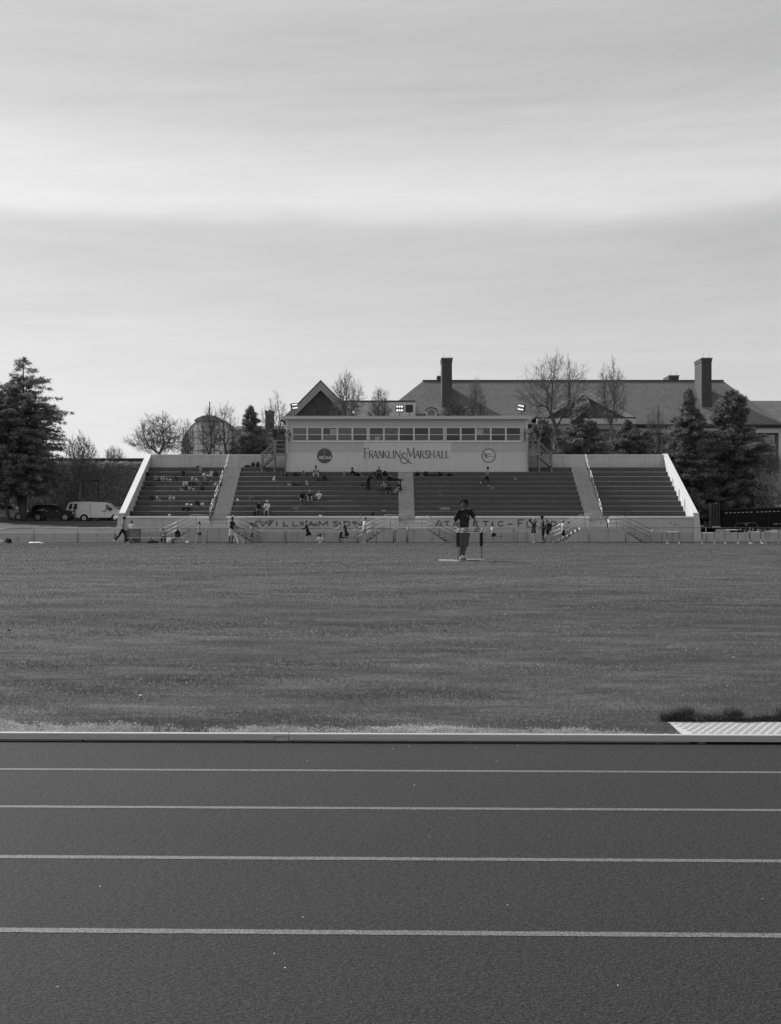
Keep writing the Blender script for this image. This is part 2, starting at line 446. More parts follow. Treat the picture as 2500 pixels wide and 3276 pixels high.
# far track, apron, terrain -------------------------------------------
MT2 = mat('far_track', .075, rough=.85, var=.1, scale=.8, bump=.4, bscale=60)
o = grid_sheet('far_running_track', [-90, -40, 0, 40, 90], [91.5, 92, 95, 99.7], lambda x, y: g(y) + .006, MT2)
MBANK = MG
xs = rx(-240, -45, 20) + rx(-42, -22.6, 14) + [-22.2, -20, -10, 0, 10, 20, 25.2] + rx(26, 42, 16) + rx(45, 240, 20)
grid_sheet('grass_bank', xs, [103.2, 104, 105, 106] + rx(107, 132, 25) + rx(136, 170, 8) + [220, 320, 460, 700], lambda x, y: terr(x, y), MBANK, skip=lambda x, y: -22.2 < x < 25.2 and y < 114)
grid_sheet('ground', rx(-900, 900, 12), [-60, 0, 60, 104, 300, 700, 1800], lambda x, y: -.08 if y < 9 or y > 105 else -.08, mat('ground_grass', .07, var=.2, scale=.5))
grid_sheet('car_park', rx(-120, -22.8, 20), rx(130.6, 140, 6), lambda x, y: terr(x, y) + .02, mat('asphalt', .06, var=.15, scale=2, bump=.3))
# grass field side continuation beyond +-40
for sx in (-1, 1):
    grid_sheet('side_field', [sx * 40, sx * 120, sx * 400] if sx > 0 else [-400, -120, -40], [9.3, 20, 35, 50, 65, 80, 92, 104.9], lambda x, y: g(y), MG)

# ---------------------------------------------------------------- retaining walls
MCON = mat('weathered_concrete', .40, rough=.9, var=.14, scale=2.2, streak=.40, stain=.18, stain_scale=.8, bump=.25, bscale=14)
MCONL = mat('light_concrete', .50, rough=.9, var=.10, scale=2.0, streak=.18, stain=.22, stain_scale=.9, bump=.2, bscale=14)
MCAP = mat('wall_coping', .60, rough=.85, var=.12, scale=3)
def low_wall(label, x0, x1, Y, ztop, n):
    t = thing('retaining_wall', ((x0 + x1) / 2, Y, g(Y)), label, 'wall')
    for i in range(n):
        a = x0 + (x1 - x0) * i / n; b = x0 + (x1 - x0) * (i + 1) / n
        MB().box(a + .006, b - .006, Y, Y + .28, g(Y) - .3, ztop - .0).build('wall_section', MCON, t)
        MB().box(a + .004, b - .004, Y - .02, Y + .30, ztop + .002, ztop + .05).build('coping', MCAP, t)
    return t
YW = 105.0; YFW = 103.0; YL = 103.0; YF = 100.2
low_wall('low stained concrete retaining wall on the left below the parked vehicles', px(-420, YL), px(369, YL), YL, pz(1705, YL) - .03, 4)
low_wall('low streaked concrete retaining wall on the right in front of the black trailer', px(2242, YL), px(2960, YL), YL, pz(1705, YL) - .03, 6)

# turf blades in the near field, and pale weeds along the kerb ---------------
MBL = mat('grass_blade', .102, rough=.8, var=1.0, scale=1.5, stretch=(.14, 1, 1), spec=.2, trans=.45)
MBLS = mat('straw_blade', .32, rough=.8, var=.9, scale=1.8, stretch=(.14, 1, 1), spec=.2, trans=.4)
MWEED = mat('pale_weed', .40, rough=.85, var=.5, scale=8, spec=.2, trans=.35)
def gnp(y): return np.interp(y, [q[0] for q in GP], [q[1] for q in GP])
def turf(name, n, ya, yb, m, h0, h1, w0, seed, power=1.0, tilt=.55, mask=None, flat=False):
    rs = np.random.RandomState(seed)
    y = ya + (yb - ya) * rs.rand(n) ** power; x = (rs.rand(n) - .5) * 2 * (y * .335 + .3)
    k = np.maximum(0, 1 - (y - 9.17) / 20); yy = y + x * math.tan(YAW) * k
    keep = ~((x > 2.14) & (y < 9.86))
    if mask is not None: keep &= mask(x, y, rs)
    x, y, yy = x[keep], y[keep], yy[keep]; n = len(x); z = gnp(y)
    a = rs.rand(n) * 2 * PI; h = rs.uniform(h0, h1, n) * (1 + .5 * np.sin(x * 3.1 + y * 2) * np.sin(y * 4.3 + x)); w_ = w0 * (.7 + .6 * rs.rand(n)) * (y / 9.3) ** .8
    C = np.stack([x, yy, z - .004], 1)
    D = np.stack([np.cos(a * 1.7) * tilt * rs.rand(n), np.sin(a * 1.7) * tilt * rs.rand(n), np.ones(n)], 1)
    if flat: D[:, 2] = rs.uniform(.1, .7, n)
    D /= np.linalg.norm(D, axis=1)[:, None]; W = np.stack([np.cos(a), np.sin(a) * .4, np.zeros(n)], 1) * w_[:, None]
    A = C - W; B = C + W; T = C + D * h[:, None]
    if flat: A[:, 2] += rs.rand(n) * .03; B[:, 2] = A[:, 2] + rs.uniform(-.01, .01, n); T[:, 2] += .01
    V = np.stack([A, B, T], 1).reshape(-1, 3); F = np.arange(len(V)).reshape(-1, 3)
    o = np_mesh(name, V, F, m); o['kind'] = 'stuff'; return o
fade = lambda x, y, rs: rs.rand(len(x)) < np.clip((20 - y) / 8, 0, 1)
turf('grass', 260000, 9.22, 20, MBL, .012, .026, .0030, 1, power=1.3, tilt=.9, mask=fade)
turf('dry_grass', 30000, 9.22, 20, MBLS, .012, .028, .0026, 2, power=1.3, tilt=.9, mask=lambda x, y, rs: (np.sin(x * .9 + np.sin(y * 3) * 2) + rs.normal(size=len(x)) * .9 > .2) & (rs.rand(len(x)) < np.clip((20 - y) / 8, 0, 1)))
def wm_(x, y, rs):
    return (y - 9.20) < (.09 + .10 * (np.sin(x * 1.5 + .6) + np.sin(x * 5.3) * .6 + .35 + .7 * np.sin(x * 13 + y * 31) * np.sin(x * 7.7 - y * 19)) + .06 * rs.normal(size=len(x))) * np.clip(1.0 - .28 * x, .45, 2.0)
turf('far_grass', 330000, 14, 82, MBL, .016, .032, .0034, 11, power=1.5, tilt=.9, mask=lambda x, y, rs: rs.rand(len(x)) < np.clip((y - 13.5) / 5, 0, 1))
turf('far_dry_grass', 60000, 14, 82, MBLS, .014, .030, .0030, 12, power=1.5, tilt=.9, mask=lambda x, y, rs: (np.sin(x * .5 + np.sin(y * 1.3) * 2) + rs.normal(size=len(x)) * .9 > .2) & (rs.rand(len(x)) < np.clip((y - 13.5) / 5, 0, 1)))
turf('kerb_weeds', 150000, 9.20, 9.75, MWEED, .012, .026, .006, 3, mask=wm_, flat=True, power=1.3)
# overhanging tufts at the notch behind the grating
rs = np.random.RandomState(9); n = 12000
x = 2.10 + 3.1 * rs.rand(n); yb_ = 9.80 + x * math.tan(YAW) + np.abs(rs.normal(size=n)) * .05; z = .05 + .06 * rs.rand(n)
C = np.stack([x, yb_, z], 1); D = np.stack([rs.normal(size=n) * .4, -rs.rand(n) * .6, rs.normal(.5, .6, n)], 1); D /= np.linalg.norm(D, axis=1)[:, None]
W = np.stack([np.ones(n) * .004, np.zeros(n), np.zeros(n)], 1)
kp = rs.rand(n) < np.clip(.62 + .5 * np.sin(x * 9 + 1) * np.sin(x * 3.7) + .2 * np.sin(x * 31), .08, 1); C, D, W = C[kp], D[kp], W[kp]; n = len(C); C[:, 2] += .02 * np.sin(C[:, 0] * 17)
np_mesh('edge_grass', np.stack([C - W, C + W, C + D * rs.uniform(.03, .075, n)[:, None]], 1).reshape(-1, 3), np.arange(n * 3).reshape(-1, 3), MBL)['kind'] = 'stuff'
# tiny fallen petals on the track
rs = np.random.RandomState(4); n = 26; y = 4.2 + 4.8 * rs.rand(n); x = (rs.rand(n) - .5) * .68 * y; C = np.stack([x, y, np.full(n, -.003)], 1)
r_ = rs.uniform(.0012, .0032, n)[:, None]; 
np_mesh('fallen_petals', np.stack([C + r_ * np.array([[-1, -.6, .3]]), C + r_ * np.array([[1, -.5, .8]]), C + r_ * np.array([[.1, 1, 1.2]])], 1).reshape(-1, 3), np.arange(n * 3).reshape(-1, 3), MW)['kind'] = 'stuff'
# ---------------------------------------------------------------- lettering (stroke glyphs on a unit cell: x 0..1, y 0..1; 'T' thick, 't' thin)
O8 = [(.3,0),(.7,0),(1,.3),(1,.7),(.7,1),(.3,1),(0,.7),(0,.3),(.3,0)]
GL = {
 'A': [('t',[(0,0),(.5,1)]),('T',[(.5,1),(1,0)]),('t',[(.2,.36),(.8,.36)])],
 'B': [('T',[(.05,0),(.05,1)]),('t',[(.05,1),(.7,1),(.9,.82),(.7,.55),(.05,.53)]),('t',[(.7,.55),(1,.3),(.75,0),(.05,0)])],
 'C': [('T',[(1,.82),(.72,1),(.3,1),(0,.7),(0,.3),(.3,0),(.72,0),(1,.18)])],
 'D': [('T',[(.05,0),(.05,1)]),('t',[(.05,1),(.65,1),(1,.72),(1,.28),(.65,0),(.05,0)])],
 'E': [('T',[(.05,0),(.05,1)]),('t',[(.05,1),(1,1)]),('t',[(.05,.52),(.75,.52)]),('t',[(.05,0),(1,0)])],
 'F': [('T',[(.08,0),(.08,1)]),('t',[(.08,1),(1,1)]),('t',[(.08,.52),(.75,.52)])],
 'G': [('T',[(1,.82),(.72,1),(.3,1),(0,.7),(0,.3),(.3,0),(.75,0),(1,.2),(1,.46),(.6,.46)])],
 'H': [('T',[(.05,0),(.05,1)]),('T',[(.95,0),(.95,1)]),('t',[(.05,.52),(.95,.52)])],
 'I': [('T',[(.5,0),(.5,1)])],
 'K': [('T',[(.08,0),(.08,1)]),('t',[(.08,.45),(.9,1)]),('T',[(.35,.6),(1,0)])],
 'L': [('T',[(.08,0),(.08,1)]),('t',[(.08,0),(1,0)])],
 'M': [('t',[(0,0),(.1,1)]),('T',[(.1,1),(.5,.12)]),('t',[(.5,.12),(.9,1)]),('T',[(.9,1),(1,0)])],
 'N': [('t',[(.05,0),(.05,1)]),('T',[(.05,1),(.95,0)]),('t',[(.95,0),(.95,1)])],
 'O': [('T',O8)],
 'R': [('T',[(.08,0),(.08,1)]),('t',[(.08,1),(.7,1),(.92,.8),(.7,.52),(.08,.5)]),('T',[(.5,.5),(1,0)])],
 'S': [('T',[(.95,.85),(.7,1),(.28,1),(.04,.8),(.2,.58),(.8,.44),(.98,.2),(.72,0),(.28,0),(.02,.15)])],
 'T': [('T',[(.5,0),(.5,1)]),('t',[(0,1),(1,1)])],
 'W': [('T',[(0,1),(.27,0)]),('t',[(.27,0),(.5,.75)]),('T',[(.5,.75),(.73,0)]),('t',[(.73,0),(1,1)])],
 '-': [('T',[(0,.45),(1,.45)])],
 'e': [('t',[(.05,.3),(.9,.36),(.75,.6),(.35,.62),(.1,.35),(.3,0),(.85,.08)])],
 'n': [('T',[(.1,0),(.15,.6)]),('t',[(.15,.45),(.6,.62),(.8,.45),(.8,0)])],
 't': [('T',[(.5,.95),(.4,.1),(.8,0)]),('t',[(.1,.62),(.85,.62)])],
 'i': [('T',[(.5,0),(.5,.6)]),('T',[(.5,.8),(.55,.92)])],
 'a': [('t',[(.85,.6),(.3,.6),(.1,.25),(.35,0),(.8,.2)]),('T',[(.85,.6),(.85,0)])],
 'l': [('T',[(.5,0),(.5,1)])],
 'o': [('T',[(.3,0),(.7,0),(.95,.3),(.7,.62),(.3,.62),(.05,.3),(.3,0)])],
 'f': [('T',[(.35,-.2),(.5,.85),(.9,.95)]),('t',[(.1,.55),(.85,.55)])],
 'r': [('T',[(.2,0),(.25,.6)]),('t',[(.25,.4),(.8,.62)])],
 'c': [('T',[(.85,.5),(.4,.62),(.08,.3),(.35,0),(.85,.1)])],
 'w': [('T',[(0,.6),(.27,0),(.5,.5),(.73,0),(1,.6)])],
 's': [('T',[(.85,.55),(.3,.62),(.15,.42),(.8,.25),(.7,0),(.1,.05)])],
 '&': [('t',[(1.0,.0),(.32,.78),(.45,1),(.72,.95),(.74,.72),(.15,.42),(0,.2),(.22,0),(.6,.02),(.95,.45)])],
}
def stroke(mb, pts, wd, y0, y1, tf):
    """a poly-line of width wd as butt-jointed slabs between depths y0 (front) and y1, mapped by tf(u,v)->(x,z)"""
    P_ = [Vector(tf(*p)) for p in pts]
    n = len(P_); L_ = []; R_ = []
    for i in range(n):
        closed = (P_[0] - P_[-1]).length < 1e-6
        if i == 0: d = (P_[1] - P_[0]).normalized(); d2 = (P_[-1] - P_[-2]).normalized() if closed else d
        elif i == n - 1: d = (P_[-1] - P_[-2]).normalized(); d2 = (P_[1] - P_[0]).normalized() if closed else d
        else: d = (P_[i] - P_[i-1]).normalized(); d2 = (P_[i+1] - P_[i]).normalized()
        b = d + d2
        if b.length < .2: b = d
        b.normalize(); nr = Vector((-b.y, b.x)); k = max(.5, abs(Vector((-d.y, d.x)).dot(nr)))
        L_.append(P_[i] + nr * wd / 2 / k); R_.append(P_[i] - nr * wd / 2 / k)
    v = [(p.x, y0, p.y) for p in L_] + [(p.x, y0, p.y) for p in R_] + [(p.x, y1, p.y) for p in L_] + [(p.x, y1, p.y) for p in R_]
    f = []
    for i in range(n - 1):
        f += [(i, n+i, n+i+1, i+1), (2*n+i, 2*n+i+1, 3*n+i+1, 3*n+i), (i, i+1, 2*n+i+1, 2*n+i), (n+i, 3*n+i, 3*n+i+1, n+i+1)]
    f += [(0, 2*n, 3*n, n), (n-1, 2*n-1, 4*n-1, 3*n-1)]
    mb.add(v, f)
def glyph(mb, ch, x0, x1, z0, z1, y, wd, thin=None, slant=0, serif=0, depth=.012):
    thin = thin or wd; e = 0
    ins = wd * .5
    zz0, zz1 = z0 + ins * .8, z1 - ins * .8
    tf = lambda u, v: (x0 + ins * .6 + u * (x1 - x0 - ins * 1.2) + slant * v * (z1 - z0), zz0 + v * (zz1 - zz0))
    for kind, pts in GL[ch]:
        stroke(mb, pts, wd if kind == 'T' else thin, y - depth - e, y - .001, tf); e += .0012
        if serif:
            for q, o in ((pts[0], pts[1]), (pts[-1], pts[-2])):
                if q[1] in (0, 1) and abs(q[0] - o[0]) < .6 and abs(q[1] - o[1]) > .4:
                    c = tf(*q); stroke(mb, [(c[0] - serif, c[1]), (c[0] + serif, c[1])], thin * .9, y - depth - e, y - .001, lambda a, b: (a, b)); e += .0012

# ---------------------------------------------------------------- grandstand
Z0, DZ, DY = 2.545, .4540, .84
zk = lambda k: Z0 + DZ * k
XL, XR = -21.95, 24.97
gs = thing('grandstand', (1.5, YW, g(YW)), 'long concrete stepped grandstand behind the far fence with painted lettering along its front wall', 'grandstand')
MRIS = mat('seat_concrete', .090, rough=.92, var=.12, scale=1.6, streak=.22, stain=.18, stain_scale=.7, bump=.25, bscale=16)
MNOS = mat('sunlit_nosing', .22, rough=.9, var=.35, scale=1.3, stain=.5, stain_scale=.8)  # paler than the risers: sunlight on the tread edges put into the colour
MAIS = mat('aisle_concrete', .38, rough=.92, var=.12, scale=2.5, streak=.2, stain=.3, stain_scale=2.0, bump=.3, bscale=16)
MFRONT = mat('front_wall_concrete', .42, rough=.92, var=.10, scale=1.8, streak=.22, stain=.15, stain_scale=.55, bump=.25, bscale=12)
MFRLOW = mat('front_wall_lower', .35, rough=.92, var=.12, scale=1.6, streak=.5, stain=.2, stain_scale=.7, bump=.25, bscale=12)
MBACK = mat('back_wall_concrete', .46, rough=.92, var=.12, scale=2, streak=.30, stain=.15, stain_scale=.6, bump=.2, bscale=12)
SEC = [(XL, -14.95), (-13.55, .68), (2.05, 16.40), (17.85, XR)]
AIS = [(-14.95, -13.55), (.68, 2.05), (16.40, 17.85)]
rg = random.Random(11)
for k in range(0, 11):
    y = YW + DY * k
    for s, (a, b) in enumerate(SEC):
        if k == 0:
            MB().prism_x([(YFW + .01, zk(0) - .15), (y + DY + .3, zk(0) - .15), (y + DY + .3, zk(0) + .012), (YFW + .01, zk(0) - .02)], a + .003, b - .003).build('seat_row', MRIS, gs)
            continue
        dz = rg.uniform(-.006, .006)
        zt = zk(k) + dz; zb = zk(k - 1) - .12
        c = .028
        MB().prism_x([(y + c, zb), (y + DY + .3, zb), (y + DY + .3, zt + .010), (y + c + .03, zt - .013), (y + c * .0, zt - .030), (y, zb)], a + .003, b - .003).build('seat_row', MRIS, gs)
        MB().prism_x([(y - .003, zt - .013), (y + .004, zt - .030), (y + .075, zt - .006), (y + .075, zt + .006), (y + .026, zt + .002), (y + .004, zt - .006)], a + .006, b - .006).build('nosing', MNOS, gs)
for a, b in AIS:
    for j in range(-3, 20):
        y = YW + DY / 2 * (j + 1); z = zk(0) + DZ / 2 * (j + 1)
        if j < 0: y = YFW + .42 * (j + 3)
        m = MB(); m.box(a + .01, b - .01, y + .02, y + (.9 if j != -1 else 1.9), z - DZ / 2 - (.25 if j >= 0 else 1.0), z + .004)
        m.box(a + .01, b - .01, y + .02 - .03, y + .0195, z - .04, z + .0035)
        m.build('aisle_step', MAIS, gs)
# front wall in four lengths with coping and lower plinth
segs = [(XL, -14.95), (-13.55, .68), (2.05, 16.40), (18.07, XR)]
for a, b in segs:
    MB().box(a, b, YFW, YFW + .35, 1.215, zk(0) - .161).build('front_wall', MFRONT, gs)
    MB().box(a, b, YFW - .03, YFW + .35, g(YFW) - .3, 1.212).build('plinth', MFRLOW, gs)
    MB().prism_x([(YFW - .07, zk(0) - .158), (YFW + .009, zk(0) - .158), (YFW + .009, zk(0) - .004), (YFW - .045, zk(0) + .000), (YFW - .07, zk(0) - .022)], a, b).build('coping', MCAP if a < -20 else MCAP, gs)
# side walls: sloping tops, carried forward to a pillar
def side_wall(xi, xo):
    y0, y1 = 102.95, 114.65
    zt0, zt1 = 2.72, 8.29
    m = MB(); m.prism_x([(y0 + .3, g(102) - .3), (y1, g(102) - .3), (y1, zt1), (y0 + .3, zt0 + .02)], min(xi, xo), max(xi, xo)); m.build('side_wall', MCONL, gs)
    m = MB(); e = .03
    m.prism_x([(y0 + .3, zt0 + .025), (y1 + .03, zt1 + .005), (y1 + .03, zt1 + .085), (y0 + .3, zt0 + .105)], min(xi, xo) - e, max(xi, xo) + e); m.build('sloping_coping', MCAP, gs)
    s = 1 if xo > xi else -1
    m = MB(); a, b = xi, xo
    pts = [(a + s * .02, g(102) - .3), (b + s * .18, g(102) - .3), (b + s * .16, 1.6), (b + s * .02, 2.72), (a + s * .01, 2.72)]
    if s < 0: pts = pts[::-1]
    m.prism_y(pts, y0 - .02, y0 + .297); m.build('end_pillar', MCONL, gs)
    MB().box(min(a, b) - .05, max(a, b) + .05, y0 - .06, y0 + .295, 2.723, 2.80).build('pillar_cap', MCAP, gs)
side_wall(XL, XL - .45); side_wall(XR, XR + .42)
for (yy, zz) in ((105.9, 3.5), (108.0, 4.4), (110.4, 5.4)):          # shallow buttresses on the inner face, right
    MB().box(XR - .06, XR - .001, yy, yy + .16, zk(int((yy - YW) / DY)) , zz + .55).build('buttress', MCONL, gs)
# back wall with shallow pilasters
YB = 114.3
MB().box(XL, XR, YB, YB + .3, 0, 8.20).build('back_wall', MBACK, gs)
MB().box(XL, XR, YB - .05, YB + .35, 8.203, 8.30).build('back_wall_coping', MCAP, gs)
for x in (-21.6, -18.6, -15.4, -14.2, 14.9, 17.6, 19.3, 21.7, 24.4):
    MB().box(x - .22, x + .22, YB - .035, YB - .001, zk(10) + .01, 8.19).build('pilaster', MBACK, gs)
MB().box(XL + .3, XR - .3, 115, 115.5, 0, 7.0).build('rear_structure', MCON, gs)

# wall lettering ------------------------------------------------------
MINK = mat('dark_lettering', .05, rough=.7, var=.2)
def wall_letter(ch, x0, x1, r0, r1, wd=.078):
    m = MB(); X0, X1, z0, z1 = px(x0, YFW), px(x1, YFW), pz(r1, YFW), pz(r0, YFW)
    if ch in '-I': pass
    if ch == 'I': X0 -= .1; X1 += .1
    glyph(m, ch, X0, X1, z0, z1, YFW - .002, wd, depth=.02)
    m.build('letter', MINK, gs)
for ch, a, b, r0, r1 in [('W',829,875,1661,1684),('I',883,889,1667,1684),('L',906,923,1667,1684),('L',936,954,1667,1684),('I',967,973,1667,1684),('A',987,1004,1667,1684),
        ('M',1018,1051,1667,1684),('S',1066,1085,1667,1684),('O',1101,1120,1667,1684),('N',1134,1160,1667,1684),('-',1190,1207,1668,1684),
        ('A',1394,1415,1663,1684),('T',1422,1440,1667,1684),('H',1452,1468,1667,1684),('L',1484,1500,1667,1684),('E',1514,1532,1667,1684),('T',1545,1564,1667,1684),('I',1574,1580,1667,1684),
        ('C',1594,1612,1667,1684),('-',1624,1642,1668,1684),('F',1656,1679,1662,1685),('I',1684,1690,1667,1684),('E',1705,1721,1667,1684),('L',1734,1750,1667,1684),('D',1763,1781,1667,1684)]:
    wall_letter(ch, a, b, r0, r1)
MPAT = mat('grey_paint_patch', .16, rough=.9, var=.2, scale=3)
def patch(cx, cy, w_, h_, seed, m=MPAT, Y=None, parent=None, name='paint_patch'):
    Y = Y or (YFW - .004); parent = parent or gs
    rg = random.Random(seed); n = 12; X = px(cx, Y); Z = pz(cy, Y); s = Y / FPX
    pts = [(X + w_ * s / 2 * math.cos(2*PI*i/n) * rg.uniform(.7, 1.15), Z + h_ * s / 2 * math.sin(2*PI*i/n) * rg.uniform(.7, 1.15)) for i in range(n)]
    MB().prism_y(pts, Y - .001, Y + .0012).build(name, m, parent)
for i, q in enumerate([(963,1674,9,15),(1010,1679,14,14),(864,1670,12,16),(842,1670,5,6),(814,1680,26,16),(1131,1672,12,8),(1145,1687,14,4),(822,1669,14,9),(790,1666,3,3),(781,1674,3,3),
                       (792,1684,3,3),(1821,1674,9,12),(1692,1687,24,6),(1808,1666,2,2)]): patch(*q, seed=i)
MPAT2 = mat('rust_stain', .20, rough=.95, var=.4, scale=4)
for i, q in enumerate([(2165,1678,6,6),(2160,1683,3,4),(2175,1681,5,4),(2147,1673,10,3),(2086,1715,10,40),(1540,1555,16,2)][:5]): patch(*q, seed=30 + i, m=MPAT2)
MB().box(px(1639, YFW) - .0, px(1652, YFW), YFW - .04, YFW - .031, pz(1698.5, YFW), pz(1697, YFW)).build('wall_slot', MINK, gs)
# graffiti scuffs on seat risers
MSC = mat('chalk_scuff', .28, rough=.95, var=.5, scale=8)
for i, (cx, cy, w_, h_, k) in enumerate([(945,1626,26,4,2),(950,1634,12,2,1),(1423,1627,34,12,2),(1413,1581,2,12,5),(1406,1577,2,10,5),(1573,1561,4,12,6),(1580,1561,3,10,6),(1650,1532,8,8,8),(2012,1454.5,10,6,None)]):
    if k is None: continue
    patch(cx, cy, w_, h_, 50 + i, m=MSC, Y=YW + DY * k - .003, name='chalk_scuff')
# grey blocked patch outlines
MDK = mat('damp_stain', .08, rough=.95, var=.4, scale=5)
for i, (cx, cy, w_, h_, k) in enumerate([(798,1611,60,11,2),(775,1627,40,11,1),(830,1612,26,8,2),(880,1628,30,7,1),(905,1643,30,6,1),(965,1644,22,6,1)]):
    patch(cx, cy, w_, h_, 70 + i, m=MDK, Y=YW + DY * k - .003, name='damp_patch')

# landing stairs --------------------------------------------------------
MSTEP = mat('step_concrete', .38, rough=.9, var=.15, scale=3, stain=.2)
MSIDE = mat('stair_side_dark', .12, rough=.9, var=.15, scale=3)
MPIPE = mat('galvanised_pipe', .50, rough=.4, var=.05, metal=.2, spec=.5)
MPIPED = mat('dark_shaded_pipe', .16, rough=.55, var=.08, metal=.2)  # darker copy of the pipe; on the stair rails its colour paints shade
MPAN = mat('stair_wall_concrete', .38, rough=.92, var=.12, scale=1.8, streak=.4, stain=.15, stain_scale=.8, bump=.2)
ZL = 1.62; YN, YD = 101.3, 102.99
def landing(label, xa, xb, aisle):
    A, B = px(xa, YN), px(xb, YN); zg = g(YN)
    t = thing('landing_stairs', ((A + B) / 2, YN, zg), label, 'stairs', 'landing stairs in front of the grandstand')
    nst = 7; rise = (ZL - zg) / nst; run = .335
    MB().box(A, B, YN, YD, ZL - .14, ZL - .05).box(A - .02, B + .02, YN - .04, YD, ZL - .0495, ZL).build('landing_slab', MCAP, t)
    pa = [(A - run * nst + .45, zg - .2), (B + run * nst - .45, zg - .2), (B - .02, ZL - .145), (A + .02, ZL - .145)]
    MB().prism_y(pa, YN + .02, YN + .22).build('side_panel', MPAN, t)
    for s, X in ((-1, A), (1, B)):
        for i in range(nst - 1):
            z = ZL - rise * (i + 1); x0 = X + s * run * i; x1 = X + s * run * (i + 1)
            MB().box(min(x0, x1), max(x0, x1), YN + .05, YN + 1.3, z - .05, z).build('tread', MSTEP, t)
            rsr = x1 + s * -.0
            MB().box(min(x1, x1 + s*.012), max(x1, x1 + s*.012), YN + .05, YN + 1.3, z - rise, z - .004).build('riser', MSTEP, t)
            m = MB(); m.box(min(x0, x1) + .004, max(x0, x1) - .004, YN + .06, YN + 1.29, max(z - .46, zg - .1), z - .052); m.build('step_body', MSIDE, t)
    # rails
    yr = YN + .10
    for s, X in ((-1, A), (1, B)):
        for h in (1.0, .66, .33):
            a = Vector((X, yr, ZL + h)); b = Vector((X + s * (run * nst + .05), yr, zg + h + .12))
            MB().tube(a, b, .024).build('sloping_rail', MPIPE if s < 0 else MPIPED, t, smooth=True)  # left flights take the pale pipe, so their sunlit look is in the colour
            if h == 1.0: MB().path([b, b + Vector((s * .18, 0, -.02)), b + Vector((-s * .02, 0, -.32))], .022).build('rail_return', MPIPE, t, smooth=True)
        for u in (.45, 1.0):
            x = X + s * run * nst * u; zt = ZL + 1.0 + (zg + 1.12 - ZL - 1.0) * u
            MB().tube((x, yr, zt - 1.0 - .1), (x, yr, zt), .022).build('rail_post', MPIPED, t, smooth=True)
    for h in (1.0, .66, .33): MB().tube((A, yr, ZL + h), (B, yr, ZL + h), .024).build('landing_rail', MPIPED, t, smooth=True)
    for u in (.12, .5, .88): MB().tube((A + (B - A) * u, yr, ZL), (A + (B - A) * u, yr, ZL + 1.0), .022).build('rail_post', MPIPED, t, smooth=True)
    return t
landing('concrete landing stairs with pipe rails below the left aisle of the grandstand', 612, 741, 0)
landing('concrete landing stairs with pipe rails below the middle aisle behind the fence gate', 1234, 1366, 1)
landing('concrete landing stairs with pipe rails below the right aisle of the grandstand', 1857, 1990, 2)
MB().box(17.96, 18.06, 102.93, 104.9, 1.0, 2.50).build('opening_cheek', MCAP, gs)
# aisle handrails: four short two-bar rails up the left and right aisles
for X0, X1 in ((-15.12, -14.78), (17.72, 17.80)):
    for (ya, yb) in ((104.7, 106.2), (106.9, 108.5), (109.2, 111.1), (111.9, 114.0)):
        def q(y, h):
            t = (y - 104.7) / 9.3; return Vector((X0 + (X1 - X0) * t, y, zk(0) + DZ / DY * (y - YW) + h))
        m = MB()
        m.tube(q(ya, .88), q(yb, .88), .024).tube(q(ya, .50), q(yb, .50), .022)
        m.tube(q(ya, -.05), q(ya, .88), .022).tube(q(yb, -.05), q(yb, .88), .022)
        m.build('aisle_handrail', MPIPE, gs, smooth=True)
# ---------------------------------------------------------------- press box
YP = 112.9
BX0, BX1 = px(915.5, YP), px(1689, YP)
MSID = mat('painted_siding', .43, rough=.8, var=.07, scale=2.5, streak=.12, bump=.1, grooves=(.262, .07, .28))
MPANL = mat('smooth_painted_panel', .53, rough=.8, var=.07, scale=2.5, streak=.10, stain=.06, bump=.08)
MTRIM = mat('window_trim', .60, rough=.6, var=.05)
MGLS = mat('dark_glass', .045, rough=.08, var=.25, scale=1.1, spec=.6)
MGLS2 = mat('dark_glass_dim', .025, rough=.06, var=.5, scale=1.7, spec=.5); MGLS3 = mat('dark_glass_pale', .065, rough=.10, var=.5, scale=1.3, spec=.6)
MROOF = mat('metal_roof_edge', .45, rough=.6, var=.1, metal=.2)
pb = thing('press_box', ((BX0 + BX1) / 2, YP, zk(9)), 'long pale boarded press box with a ribbon of windows on top of the grandstand', 'press box')
zb, zt = zk(9) + .01, pz(1338, YP)
zl = pz(1448, YP); wz0, wz1 = pz(1411, YP), pz(1368, YP)
wx0, wx1 = px(936, YP), px(1668, YP)
D = 3.4
wl = MB()
wl.box(BX0, BX1, YP, YP + .12, wz1, zt).box(BX0, BX1, YP, YP + .12, zl, wz0).box(BX0, wx0, YP, YP + .12, wz0, wz1).box(wx1, BX1, YP, YP + .12, wz0, wz1)
wl.box(BX0, BX0 + .12, YP + .121, YP + D, zb, zt).box(BX1 - .12, BX1, YP + .121, YP + D, zb, zt).box(BX0 + .121, BX1 - .121, YP + D - .12, YP + D, zb, zt)
wl.build('boarded_wall', MSID, pb)
npan = 6
for i in range(npan):
    a = BX0 - .012 + (BX1 - BX0 + .024) * i / npan; b = BX0 - .012 + (BX1 - BX0 + .024) * (i + 1) / npan
    MB().box(a + .002, b - .002, YP - .03, YP + .10, zb, zl - .002).build('lower_panel', MPANL, pb)
MB().box(px(1164, YP), px(1444, YP), YP - .028, YP - .002, zl + .001, pz(1415, YP)).build('sign_board', MPANL, pb)
MB().box(BX0 - .01, BX0 + .16, YP - .032, YP - .001, zl + .002, zt).build('corner_trim', MPANL, pb)
MB().box(BX1 - .16, BX1 + .01, YP - .032, YP - .001, zl + .002, zt).build('corner_trim', MPANL, pb)
